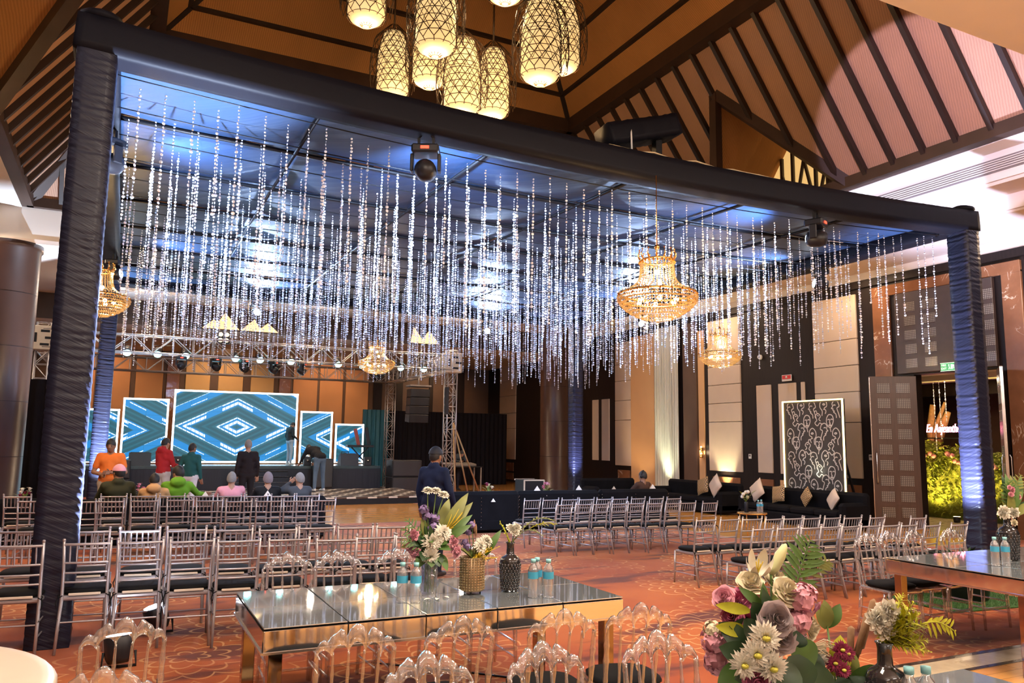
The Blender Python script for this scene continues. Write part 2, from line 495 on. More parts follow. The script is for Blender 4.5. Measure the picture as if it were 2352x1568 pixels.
# ------------------------------------------------------------------ ceiling vault
ce = struct('ceiling')
EX0, EX1, EY0, EY1, EZ = -2.26, 12.7, 5.0, 20.2, 7.0      # eaves
RX0, RX1, RY0, RY1, RZ = 0.1, 10.35, 7.6, 17.6, 10.3      # ring beam
CYV = 12.6
def slope_pt(side, s, t):
    """side L/R run along y, F/N run along x; s = world coordinate along the eave, t = 0..1 up the slope"""
    if side == 'R': return Vector((EX1 + (RX1 - EX1) * t, s, EZ + (RZ - EZ) * t))
    if side == 'L': return Vector((EX0 + (RX0 - EX0) * t, s, EZ + (RZ - EZ) * t))
    if side == 'F': return Vector((s, EY1 + (RY1 - EY1) * t, EZ + (RZ - EZ) * t))
    return Vector((s, EY0 + (RY0 - EY0) * t, EZ + (RZ - EZ) * t))
def t_top(side, s):
    lo, hi, rl, rh = (EY0, EY1, RY0, RY1) if side in 'LR' else (EX0, EX1, RX0, RX1)
    return max(0.0, min(1.0, (s - lo) / (rl - lo), (hi - s) / (hi - rh)))
def t_bot(side, s):
    if side in 'LR': return max(0.0, 0.70 * (1 - abs(s - CYV) / 2.0))
    c = (EX0 + EX1) / 2
    return 0.0
for side in 'RLFN':
    lo, hi = (EY0, EY1) if side in 'LR' else (EX0, EX1)
    nrm = {'R': Vector((-1, 0, -.72)), 'L': Vector((1, 0, -.72)), 'F': Vector((0, -1, -.79)), 'N': Vector((0, 1, -.79))}[side].normalized()
    cuts = [lo + 0.02]
    q = CYV if side in 'LR' else (EX0 + EX1) / 2
    k = q - 0.62 * int((q - lo) / 0.62)
    while k < hi - 0.1:
        if k > lo + 0.12: cuts.append(k)
        k += 0.62
    cuts.append(hi - 0.02)
    for a, b in zip(cuts[:-1], cuts[1:]):
        for lo_t, hi_t in ((0.0, 0.42), (0.42, 1.0)):
            ts = []
            for s_ in (a, b):
                ts.append((max(lo_t, t_bot(side, s_)), min(hi_t, t_top(side, s_))))
            if max(u[1] - u[0] for u in ts) < 0.03: continue
            p = [slope_pt(side, a, ts[0][0]), slope_pt(side, b, ts[1][0]), slope_pt(side, b, max(ts[1])), slope_pt(side, a, max(ts[0]))]
            mb = MB(); mb.prism(p, (0, 0, 0), -nrm * 0.03)
            mb.build('ceiling_panel', M_WEAVE, ce)
    for s_ in cuts[1:-1]:
        t0, t1 = t_bot(side, s_), t_top(side, s_)
        if t1 - t0 < 0.05: continue
        a, b = slope_pt(side, s_, t0) + nrm * 0.05, slope_pt(side, s_, t1) + nrm * 0.05
        MB().bar(a, b, 0.085, 0.12, up=-nrm).build('rafter', M_RAFT, ce)
def cbeam(name, a, b, w_, h_, m=None):
    MB().bar(a, b, w_, h_).build(name, m or M_BEAM, ce)
E4 = [(EX0, EY0), (EX1, EY0), (EX1, EY1), (EX0, EY1)]
R4 = [(RX0, RY0), (RX1, RY0), (RX1, RY1), (RX0, RY1)]
for i in range(4):
    a, b = E4[i], E4[(i + 1) % 4]
    cbeam('eave_beam', (*a, EZ - 0.02), (*b, EZ - 0.02), 0.26, 0.22)
    a, b = R4[i], R4[(i + 1) % 4]
    cbeam('ring_beam', (*a, RZ - 0.05), (*b, RZ - 0.05), 0.30, 0.36)
    cbeam('hip_beam', (*E4[i], EZ), (*R4[i], RZ), 0.24, 0.26)
for sd, sgn in (('R', 1), ('L', -1)):                         # triangular dormers in both long slopes
    ap = slope_pt(sd, CYV, 0.70)
    for yy in (10.6, 14.6):
        cbeam('dormer_beam', slope_pt(sd, yy, 0.0), ap, 0.22, 0.24)
    ex = EX1 if sd == 'R' else EX0
    if sd == 'R': cbeam('king_post', (ap.x, CYV, ap.z), (ap.x, CYV, EZ - 0.1), 0.17, 0.20)
    if sd == 'R': cbeam('tie_beam', (ap.x, CYV, EZ), (ex, CYV, EZ), 0.18, 0.2)
    xo = ex + sgn * 1.0
    # recess behind the dormer: back wall with backlit timber lattice, sloping lids
    mb = MB(); mb.prism([(xo, 10.5, EZ - .1), (xo, 14.7, EZ - .1), (xo, CYV, 9.4)], (0, 0, 0), (sgn * 0.05, 0, 0))
    mb.build('dormer_glow_panel', mat('dormer_lit_panel', (0.7, 0.5, 0.25), 0.6, emit=(1.0, 0.62, 0.22), es=0.55), ce)
    for yy in (10.6, 14.6):
        mb = MB(); mb.prism([slope_pt(sd, yy, 0), ap, (xo, CYV, 9.4), (xo, yy, EZ - .05)], (0, 0, 0), (0, 0, 0.04))
        mb.build('dormer_lid', M_WEAVE2, ce)
    for k in range(5):                                        # lattice timbers
        f = (k + 1) / 6
        for s2 in (-1, 1):
            y0 = CYV + s2 * 2.0 * f
            cbeam('lattice_bar', (xo - sgn * 0.06, y0, EZ), (xo - sgn * 0.06, y0, EZ + 2.3 * (1 - f)), 0.06, 0.07, M_RAFT)
            if k % 2 == 0:
                cbeam('lattice_bar', (xo - sgn * 0.06, y0, EZ), (xo - sgn * 0.06, y0 + s2 * 0.34, EZ + 2.3 * (1 - f) * 0.6), 0.05, 0.06, M_RAFT)
                cbeam('lattice_bar', (xo - sgn * 0.06, y0, EZ), (xo - sgn * 0.06, y0 - s2 * 0.34, EZ + 2.3 * (1 - f) * 0.7), 0.05, 0.06, M_RAFT)
# upper tier: four plain slopes with dark horizontal battens, flat cap
IN, HT = 3.6, 3.3
U4 = [(RX0 + IN, RY0 + IN), (RX1 - IN, RY0 + IN), (RX1 - IN, RY1 - IN), (RX0 + IN, RY1 - IN)]
for i in range(4):
    a, b, c_, d_ = R4[i], R4[(i + 1) % 4], U4[(i + 1) % 4], U4[i]
    bands = [0.0, 0.16, 0.36, 0.58, 0.80, 1.0]
    A, B, Cc, D = Vector((*a, RZ)), Vector((*b, RZ)), Vector((*c_, RZ + HT)), Vector((*d_, RZ + HT))
    for f0_, f1_ in zip(bands[:-1], bands[1:]):
        p = [A.lerp(D, f0_), B.lerp(Cc, f0_), B.lerp(Cc, f1_), A.lerp(D, f1_)]
        mb = MB(); mb.prism(p, (0, 0, 0), (0, 0, 0.04)); mb.build('upper_ceiling_panel', M_WEAVE2, ce)
        if f0_ > 0: cbeam('batten', A.lerp(D, f0_), B.lerp(Cc, f0_), 0.11, 0.08, M_RAFT)
    cbeam('hip_beam', A, D, 0.12, 0.10, M_RAFT)
mb = MB(); mb.prism([(*p, RZ + HT) for p in U4], (0, 0, 0), (0, 0, 0.05)); mb.build('ceiling_cap', M_WEAVE2, ce)

# soffits round the vault (sections as boxes), stepping down to the walls
so = struct('ceiling')
def sof(name, x0, x1, y0, y1, z0, z1, m=None): return slab(name, x0, x1, y0, y1, z0, z1, m or M_SOFFIT, so)
for sgn, xe, xw in ((1, EX1, XW), (-1, EX0, XL)):
    def bx_(d0, d1, y0, y1, z0, z1, m=None, nm='soffit_step'):
        x0, x1 = sorted((xe + sgn * d0, xe + sgn * d1))
        return sof(nm, x0, x1, y0, y1, z0, z1, m)
    y0, y1 = EY0 - 0.1, EY1 + 0.1
    bx_(0.10, 0.62, y0, y1, 6.86, 7.05, M_SOFFIT_W)
    bx_(0.55, 0.66, y0, y1, 6.36, 6.90, M_SOFFIT_W, 'vent_band')
    bx_(0.60, 1.35, y0, y1, 6.30, 6.40)
    bx_(1.30, 1.42, y0, y1, 6.02, 6.34)
    bx_(1.36, 3.34, y0, y1, 5.98, 6.06, None, 'wall_soffit')
    # grilles on the vent band
    xg = xe + sgn * 0.545
    spans = ((6.2, 11.8), (15.4, 19.4)) if sgn > 0 else ((6.2, 12), (16.5, 19.4))
    for (g0, g1) in spans:
        vb = tag(MB().box((xg, (g0 + g1) / 2, 6.62), (0.03, g1 - g0, 0.24)).build('air_vent', M_GRILLE),
                 'long slotted air vent in the white band ' + ('above the right-hand doors' if sgn > 0 and g0 < 10 else 'far along the right side' if sgn > 0 else 'left of the near black post' if g0 > 14 else 'at the near left'), 'vent')
        for q_ in range(5):
            MB().box((xg - sgn * 0.022, (g0 + g1) / 2, 6.54 + q_ * 0.04), (0.012, g1 - g0, 0.014)).build('slat', M_WHITE, vb)
# near soffit above the camera and far soffit before the stage
sof('soffit_near', XL, XW, YN, EY0 - 0.0, 6.22, 6.32)
sof('soffit_edge', EX0 - .1, EX1 + .1, EY0 - 0.12, EY0 - 0.02, 6.22, 7.0, M_SOFFIT_W)
sof('soffit_far', XL, XW, EY1 + 0.0, 27.0, 6.05, 6.15)
sof('soffit_far_edge', EX0 - .1, EX1 + .1, EY1 + 0.02, EY1 + 0.12, 6.1, 7.0, M_SOFFIT_W)
for xa, xb in ((XL, EX0 - .08), (EX1 + .08, XW)):
    sof('soffit_end', xa, xb, EY1 + .04, EY1 + .14, 6.0, 7.05, M_SOFFIT_W)
    sof('soffit_end', xa, xb, EY0 - .14, EY0 - .04, 6.0, 7.05, M_SOFFIT_W)
sof('stage_fascia', XL, XW, 27.0, 27.12, 5.28, 6.10, M_BEAM)
sof('soffit_stage', XL, XW, 27.1, YB, 5.28, 5.36)
# wall top dark band on the back wall side + backlit triangles on the fascia over the stage
m_tri = mat('lit_triangle_panel', (0.8, 0.55, 0.3), 0.6, emit=(1.0, 0.66, 0.28), es=1.1)
for k, (x0, x1, xp, zp) in enumerate(((2.1, 2.72, 2.45, 5.62), (2.45, 3.25, 2.78, 5.86), (3.3, 3.95, 3.72, 5.72), (3.8, 4.5, 4.15, 5.62), (9.2, 9.75, 9.3, 5.9), (9.5, 10.3, 9.9, 5.8))):
    mb = MB(); mb.prism([(x0, 26.97 - .01 * (k % 2), 5.32), (x1, 26.97 - .01 * (k % 2), 5.32), (xp, 26.97 - .01 * (k % 2), zp)], (0, 0, 0), (0, 0.03, 0))
    mb.build('lit_lattice_triangle', m_tri, so)
# recessed downlights
m_dl = mat('downlight_lens', (1, .9, .7), 0.4, emit=(1.0, 0.72, 0.36), es=4.0)
for k, (x, y, z) in enumerate(((1.38, 32.6, 5.28), (3.96, 32.6, 5.28), (6.6, 32.6, 5.28), (-3.0, 30.7, 5.28), (11.27, 26.6, 6.05), (11.14, 29.2, 5.28), (11.0, 31.5, 5.28))):
    nm = ['leftmost over the big screen', 'second from left over the big screen', 'third from left over the screens', 'at the far left behind the brown column', 'nearest of three right of the stage', 'middle one right of the stage', 'farthest of three right of the stage'][k]
    d = MB().lathe([(0.13, 0), (0.13, -0.02), (0.085, -0.02), (0.08, 0.0)], 16).build('recessed_downlight', M_WHITE, None, (x, y, z))
    tag(d, 'small warm recessed ceiling downlight, ' + nm, 'downlight', 'recessed downlights')
    MB().lathe([(0.08, -0.004), (0.001, -0.006)], 16).build('lens', m_dl, d)

# ------------------------------------------------------------------ walls
# back wall: dark timber with upright fabric panels
wb = struct('wall_back')
slab('wall_core', XL, XW, YB, YB + 0.2, 0, 5.4, M_WALL, wb)
edges = [(-2.6, -1.1, 0), (-0.95, 0.16, 0), (0.35, 1.36, 0), (1.49, 1.98, 2), (2.21, 3.16, 1), (3.49, 4.48, 1), (4.8, 5.76, 1), (5.98, 6.47, 2), (6.58, 7.64, 0), (7.74, 8.78, 0), (8.91, 9.96, 0)]
for a, b, k in edges:
    MB().box(((a + b) / 2, YB - 0.03, 2.7), (b - a, 0.05, 5.0), bev=0.015).build('wall_panel', (M_ORANGE, M_GOLDP, M_BROWN_MARBLE)[k], wb)
for a, b in ((10.2, 10.6), (11.2, 11.6), (12.9, 13.1), (14.2, 14.7)):
    MB().box(((a + b) / 2, YB - 0.03, 2.7), (b - a, 0.06, 5.2), bev=0.01).build('pilaster', M_WENGE, wb)
# left and near walls close the hall outside the picture
wl = struct('wall_left'); slab('wall_core', XL - 0.2, XL, YN, YB, 0, 6.4, M_WALL, wl)
wn = struct('wall_near'); slab('wall_core', XL, XW, YN - 0.2, YN, 0, 6.4, M_PANEL, wn)

# right wall with door opening y 9.9..12.15, head 3.4
wr = struct('wall_right')
DY0, DY1, DH = 9.86, 12.16, 3.40
def rw(name, y0, y1, z0, z1, m, proud=0.0, th=0.06, bev=0.0):
    return MB().box((XW - proud + th / 2, (y0 + y1) / 2, (z0 + z1) / 2), (th, y1 - y0, z1 - z0), bev=bev).build(name, m, wr)
rw('wall_core', YN, DY0, 0, 6.05, M_WENGE, 0, 0.25)
rw('wall_core', DY1, YB, 0, 6.05, M_WENGE, 0, 0.25)
rw('door_jamb', 11.80, DY1, 0, DH, M_WENGE, 0.03, 0.25)
rw('wall_core', DY0, DY1, DH, 6.05, M_WENGE, 0, 0.25)
rw('cornice_trim', YN, YB, 5.62, 5.80, M_WENGE, 0.06, 0.10)
rw('cove_band', YN, YB, 5.80, 6.02, M_SOFFIT_W, 0.03, 0.06)
def cream_panel(y0, y1, z0, z1, rows, m=None, proud=0.05):
    """upholstered panel made of separate horizontal boards"""
    zs = [z0] + list(rows) + [z1]
    for a, b in zip(zs[:-1], zs[1:]):
        rw('wall_panel', y0 + 0.01, y1 - 0.01, a + 0.006, b - 0.006, m or M_PANEL, proud, 0.06, 0.012)
# measured along the wall, nearest the door first
cream_panel(13.28, 14.66, 1.0, 5.50, (2.35, 3.1, 3.75, 4.4))
rw('dado_panel', 13.35, 14.5, 0.15, 0.85, M_BROWN_MARBLE, 0.03)
for a, b, z in ((15.0, 15.12, 3.44), (15.3, 15.92, 3.44), (16.2, 16.75, 3.44)):
    rw('slim_panel', a, b, 1.02, z, M_PANEL, 0.04, 0.05, 0.01)
rw('dado_panel', 16.2, 16.8, 0.15, 0.85, M_BROWN_MARBLE, 0.03)
rw('dado_panel', 15.2, 15.95, 0.15, 0.85, M_PEACH, 0.03)
cream_panel(17.36, 18.78, 1.0, 5.52, (2.45, 3.0, 3.55, 4.1))
rw('dado_panel', 17.5, 18.65, 0.30, 0.84, M_BROWN_MARBLE, 0.03)
rw('gold_strip', 18.98, 19.25, 0.2, 5.3, M_PEACH, 0.03)
rw('pilaster', 19.3, 19.95, 0, 5.6, M_WALL, 0.06)
rw('peach_panel', 21.36, 22.80, 0.1, 5.5, M_PEACH, 0.08)
cream_panel(22.82, 23.85, 1.0, 5.4, (2.6, 3.3, 4.0, 4.6), M_PANEL)
rw('dado_panel', 22.95, 23.7, 0.15, 0.85, M_BROWN_MARBLE, 0.03)
for a, b in ((24.25, 24.75), (25.0, 25.4)):
    rw('slim_panel', a, b, 1.15, 3.4, M_PANEL, 0.04, 0.05, 0.01)
cream_panel(31.9, 33.6, 1.0, 5.4, (2.4, 3.1, 3.9, 4.6), M_PANEL)
rw('dado_panel', 32.1, 33.4, 0.1, 0.4, M_BROWN_MARBLE, 0.03)
rw('dado_panel', 32.1, 33.4, 0.48, 0.86, M_BROWN_MARBLE, 0.03)
cream_panel(27.9, 28.5, 2.6, 5.3, (3.6,), M_PANEL)
# marble surround of the entrance
rw('marble_jamb', 12.34, 12.80, 0, 5.35, M_BROWN_MARBLE, 0.06, 0.10, 0.01)
rw('marble_jamb', 9.30, 9.70, 0, 5.35, M_BROWN_MARBLE, 0.06, 0.10, 0.01)
rw('marble_lintel', 9.30, 12.80, 5.30, 5.55, M_BROWN_MARBLE, 0.07, 0.10, 0.01)
cream_panel(7.2, 9.0, 1.0, 5.5, (2.35, 3.1, 3.75, 4.4))
# transom over the door: dark frame with two columns of fretwork panes on each side
m_fret = NT('fretwork_glass')
_co = m_fret.xyz()[0]
_vo = m_fret.n('ShaderNodeTexVoronoi', {'Vector': _co, 'Scale': 26.0, 'Randomness': 0.0}, distance='CHEBYCHEV')
_st = m_fret.step(_vo.outputs['Distance'], 0.28, 0.34)
m_fret.put(m_fret.b.inputs['Base Color'], m_fret.mix(_st, (0.30, 0.26, 0.21, 1), (0.09, 0.07, 0.06, 1)))
m_fret.b.inputs['Roughness'].default_value = 0.25
M_FRET = m_fret.m
tr = struct('window_1')
MB().box((XW - 0.06, (DY0 + DY1) / 2, 4.36), (0.10, DY1 - DY0, 1.86), bev=0.01).build('window_frame', mat('transom_frame', (0.055, 0.035, 0.03), 0.4, var=0.2), tr)
for yc in (11.78, 11.30, 10.40, 10.0):
    for r in range(5):
        MB().box((XW - 0.105, yc, 4.95 - r * 0.325), (0.02, 0.29, 0.215), bev=0.006).build('pane', M_FRET, tr)

# ------------------------------------------------------------------ round brown columns
for (x, y, r, lab, nm) in ((-2.55, 20.6, 0.62, 'a', 'column'), (13.55, 24.0, 0.52, 'b', 'column')):
    c = MB()
    c.lathe([(r * 1.12, 0), (r * 1.12, 0.25), (r, 0.28), (r, 5.9), (r * 1.06, 5.92), (r * 1.06, 6.06)], 36)
    o = c.build('column', mat('polished_brown_column', (0.040, 0.018, 0.012), 0.30, var=0.25, scale=2, spec=.4))
    o.location = (x, y, 0); o['kind'] = 'structure'
    for k in range(4):
        MB().lathe([(r * 1.004, 0), (r * 1.004, 0.012)], 36, cap=False).build('joint_line', M_WENGE, o, (0, 0, 1.3 + k * 1.2))

# ------------------------------------------------------------------ canopy frame
CX0, CX1, CY0, CY1, CZ = -0.44, 12.09, 7.92, 20.17, 5.43
BW = 0.34
rng = random.Random(3)
def fold_fn(seed, amp=0.011):
    rr = random.Random(seed)
    fr = [(rr.uniform(30, 150), rr.uniform(0, 6.28), rr.uniform(.4, 1), rr.uniform(.1, .9)) for _ in range(9)]
    return lambda z, u: amp * sum(a * math.sin(f * (z + k * 0.35 * u) + p) for f, p, a, k in fr) / 2.2
def wrapped_bar(path, w_, h_, seed, n_side=4, amp=0.011, along=60):
    """square bar wrapped in cloth: real creases run round it"""
    P = [Vector(p) for p in path]
    seg = [0.0]
    for a, b in zip(P[:-1], P[1:]): seg.append(seg[-1] + (b - a).length)
    L = seg[-1]; N = int(L * along)
    fn = fold_fn(seed, amp)
    ring = []
    for s_ in range(4):
        for k in range(n_side):
            f = k / n_side
            q = [(-1 + 2 * f, -1), (1, -1 + 2 * f), (1 - 2 * f, 1), (-1, 1 - 2 * f)][s_]
            ring.append(q)
    vs = []; fs = []; m = len(ring)
    for i in range(N + 1):
        d = L * i / N
        j = max(q for q in range(len(seg) - 1) if seg[q] <= d + 1e-9)
        f = (d - seg[j]) / (seg[j + 1] - seg[j])
        p = P[j].lerp(P[j + 1], min(1, f)); dr = (P[j + 1] - P[j]).normalized()
        up = Vector((0, 0, 1)) if abs(dr.z) < 0.9 else Vector((0, 1, 0))
        x = dr.cross(up).normalized(); u = x.cross(dr)
        for k, (a, b) in enumerate(ring):
            ph = 2 * PI * k / m
            o = fn(d, math.sin(ph) * 0.5 + 0.3 * math.cos(2 * ph))
            rad = math.hypot(a, b)
            e = 1.0 if rad < 1.3 else 0.965
            vs.append(p + x * (a * (w_ / 2) * e + a / rad * o) + u * (b * (h_ / 2) * e + b / rad * o))
    for i in range(N):
        for k in range(m):
            fs.append((i * m + k, i * m + (k + 1) % m, (i + 1) * m + (k + 1) % m, (i + 1) * m + k))
    fs.append(tuple(range(m))[::-1]); fs.append(tuple(N * m + k for k in range(m)))
    mb = MB(); mb.raw(vs, fs, True)
    return mb
cn = thing('canopy_frame', 'huge square canopy of posts and beams wrapped in black cloth, lit blue inside', 'canopy', (5.82, 14.05, 0))
def cpart(mb, name, m): return mb.build(name, m, cn, (-5.82, -14.05, 0))
for k, (x, y) in enumerate(((CX0, CY0), (CX1, CY0), (CX0, CY1), (CX1, CY1))):
    cpart(wrapped_bar([(x, y, 0), (x, y, CZ - 0.10)], BW, BW, 11 + k, amp=0.0026 if k == 0 else 0.0038, along=150), 'post', M_GATHER)
def sagline(a, b, sag, n=14):
    a, b = Vector(a), Vector(b)
    return [a.lerp(b, i / n) - Vector((0, 0, sag * 4 * (i / n) * (1 - i / n))) for i in range(n + 1)]
e = BW / 2 + 0.02
bm_specs = [((CX0 - e, CY0, CZ), (CX1 + e, CY0, CZ), 0.20), ((CX0 - e, CY1, CZ), (CX1 + e, CY1, CZ), 0.05),
            ((CX0, CY0 + .15, CZ), (CX0, CY1 - .15, CZ), 0.03), ((CX1, CY0 + .15, CZ), (CX1, CY1 - .15, CZ), 0.05)]
for k, (a, b, sg) in enumerate(bm_specs):
    cpart(wrapped_bar(sagline(a, b, sg), BW + 0.02, BW, 31 + k, amp=0.0012, along=14), 'beam', M_BLACKCLOTH)
# knots of bunched cloth on the corners
for k, (x, y) in enumerate(((CX0, CY0), (CX1, CY0))):
    mb = MB(); mb.lathe([(0.16, 0), (0.20, 0.03), (0.19, 0.07), (0.10, 0.11), (0.02, 0.12)], 12, (x, y, CZ + 0.15)); cpart(mb, 'cloth_knot', M_BLACKCLOTH)
# roof cloth: panels between slim cross pipes, each sagging a little
xs = [CX0 + .1 + (CX1 - CX0 - .2) * i / 6 for i in range(7)]
ys = [CY0 + .1 + (CY1 - CY0 - .2) * i / 7 for i in range(8)]
for i in range(6):
    for j in range(7):
        n = 6; vs = []; fs = []
        ph = rng.uniform(0, 6); sg = rng.uniform(0.03, 0.09)
        for a in range(n + 1):
            for b in range(n + 1):
                u, v = a / n, b / n
                xx = xs[i] + (xs[i + 1] - xs[i]) * u; yy = ys[j] + (ys[j + 1] - ys[j]) * v
                fx = (xx - CX0) / (CX1 - CX0); fr = 1 - min(1, (yy - CY0) / 6)
                zz = CZ + 0.03 - sg * 4 * u * (1 - u) * (0.4 + 2.4 * v * (1 - v)) + 0.012 * math.sin(9 * u + ph) * math.sin(7 * v) - 0.20 * 4 * fx * (1 - fx) * max(0, fr)
                vs.append((xx, yy, zz))
        for a in range(n):
            for b in range(n):
                q = a * (n + 1) + b; fs.append((q, q + 1, q + n + 2, q + n + 1))
        mb = MB(); mb.raw(vs, fs, True); cpart(mb, 'roof_panel', M_ROOFCLOTH)
for y in ys[1:-1]:
    cpart(MB().tube(sagline((CX0, y, CZ - .02), (CX1, y, CZ - .02), 0.2 * max(0, 1 - (y - CY0) / 6)), 0.028, 6), 'cross_pipe', M_BLACK)
for x in xs[1:-1]:
    fx = (x - CX0) / (CX1 - CX0); dz = 0.2 * 4 * fx * (1 - fx)
    cpart(MB().tube([(x, CY0, CZ - .03 - dz), (x, CY0 + 6, CZ - .03), (x, CY1, CZ - .03)], 0.024, 6), 'cross_pipe', M_BLACK)
ROWS = [8.22 + 0.84 * i for i in range(15)]
for y in ROWS:
    p = sagline((CX0, y, CZ - .16), (CX1, y, CZ - .16), 0.04 + 0.2 * max(0, 1 - (y - CY0) / 6), 20)
    cpart(MB().tube(p, 0.007, 4), 'hanging_wire', M_BLACK)
# white tie and cable lying along the front beam
m_cable = mat('pale_cable', (0.55, 0.42, 0.25), 0.6)
cb = MB(); cb.tube([(5.15 + 0.22 * i, CY0 - .12 + 0.03 * math.sin(i * 1.7), CZ + 0.175 - 0.19 * 4 * ((5.6 + .22 * i) / 12.5) * (1 - (5.6 + .22 * i) / 12.5) + 0.015 * math.sin(i * 2.3)) for i in range(14)], 0.012, 5)
cpart(cb, 'cable', m_cable)

# ------------------------------------------------------------------ crystal strands
def crystal_mat():
    t = NT('crystal_bead')
    co = t.xyz()[0]
    ge = t.n('ShaderNodeNewGeometry')
    wn = t.n('ShaderNodeTexWhiteNoise', {'Vector': t.n('ShaderNodeVectorMath', {0: ge.outputs['Position'], 1: (40, 40, 40)}, operation='MULTIPLY').outputs[0]})
    nz = t.n('ShaderNodeTexNoise', {'Vector': ge.outputs['Position'], 'Scale': 9.0, 'Detail': 1.0})
    rp = t.n('ShaderNodeValToRGB', {0: nz.outputs[0]})
    el = rp.color_ramp.elements
    el[0].position = 0.30; el[0].color = (0.62, 0.80, 1.0, 1); el[1].position = 0.70; el[1].color = (1.0, 0.86, 0.80, 1)
    e2 = el.new(0.46); e2.color = (0.95, 0.97, 1.0, 1); e3 = el.new(0.58); e3.color = (0.80, 0.84, 1.0, 1)
    t.put(t.b.inputs['Base Color'], rp.outputs[0])
    t.b.inputs['Metallic'].default_value = 0.15
    t.b.inputs['Roughness'].default_value = 0.25
    t.b.inputs['Specular IOR Level'].default_value = 1.0
    return t.m
M_CRYSTAL = crystal_mat()
def strand(mb, x, y, ztop, length, rr, sides=6, step=0.040, r0=0.0185):
    z = ztop - rr.uniform(0.02, 0.10)
    n = int((length - 0.1) / step)
    lx = rr.uniform(-.012, .012)
    for i in range(n):
        r = r0 * rr.uniform(0.72, 1.12) * (0.72 + 0.28 * min(1, i / 12))
        a = rr.uniform(0, PI); ca, sa = math.cos(a), math.sin(a)
        tl = rr.uniform(-.25, .25)
        cx, cy_ = x + lx * i / n + rr.uniform(-.003, .003), y + rr.uniform(-.003, .003)
        th = r * 0.42
        # faceted disc standing on its rim: flat bipyramid
        vs = [(cx + sa * th, cy_ - ca * th, z + tl * th), (cx - sa * th, cy_ + ca * th, z - tl * th)]
        for k in range(sides):
            b = 2 * PI * k / sides
            vs.append((cx + ca * r * math.cos(b), cy_ + sa * r * math.cos(b), z + r * math.sin(b)))
        fs = []
        for k in range(sides):
            p, q = 2 + k, 2 + (k + 1) % sides
            fs += [(0, p, q), (1, q, p)]
        mb.raw(vs, fs, False)
        z -= step * (r / r0 * 0.55 + 0.5)
    return mb
sr = random.Random(21)
VAR = []
for k in range(14):
    L = 1.15 + 0.075 * k + sr.uniform(-.05, .05)
    mb = MB(); strand(mb, 0, 0, 0, L, sr); VAR.append((mb.mesh('crystal_strand', M_CRYSTAL), L))
rest = MB(); count = 0; nth = {}
def wire_z(x, y):
    fx = (x - CX0) / (CX1 - CX0)
    return CZ - .165 - (0.04 + 0.2 * max(0, 1 - (y - CY0) / 6)) * 4 * fx * (1 - fx)
spots = []
AVOID = [(12.05, 13.75, .56), (5.98, 20.3, .56), (-.5, 13.9, .56), (5.72, 7.62, .55)] + [(a, b, .34) for a, b in ((2.8, 7.89), (8.74, 7.89), (2.77, 20.12), (9.1, 20.12), (11.95, 10.73), (11.95, 16.5), (-.34, 9.7), (-.34, 16.5))]
for r_, y in enumerate(ROWS):
    x = CX0 + 0.28 + sr.uniform(0, .12)
    while x < CX1 - 0.22:
        q = (x + sr.uniform(-.04, .04), y + sr.uniform(-.05, .05))
        if all(math.hypot(q[0] - a, q[1] - b) > c for a, b, c in AVOID): spots.append((r_, *q))
        x += 0.232 if r_ < 2 else 0.25 if r_ < 6 else 0.195
for r_, x, y in spots:
    if count < 296 and sr.random() < (1.0 if r_ < 6 else 0):
        v = sr.choice(VAR)
        o = link('crystal_strand', v[0], None, (x, y, wire_z(x, y)), (0, 0, sr.uniform(0, 6.28)))
        nth[r_] = nth.get(r_, 0) + 1; q = nth[r_]
        sfx = 'th' if q % 100 in (11, 12, 13) else {1: 'st', 2: 'nd', 3: 'rd'}.get(q % 10, 'th')
        tag(o, 'crystal bead strand, %d%s from the left in the %s row behind the front canopy beam' % (q, sfx, ORD[r_]), 'crystal strand', 'crystal strands under the front half of the canopy')
        count += 1
    elif r_ >= 5:
        L = sr.uniform(1.1, 2.15)
        strand(rest, x, y, wire_z(x, y), L, sr, sides=4, step=0.046, r0=0.021)
rs = rest.build('crystal_strand_mass', M_CRYSTAL)
tag(rs, 'dense glittering mass of crystal bead strands in the rear half of the canopy', 'crystal strands', kind='stuff')

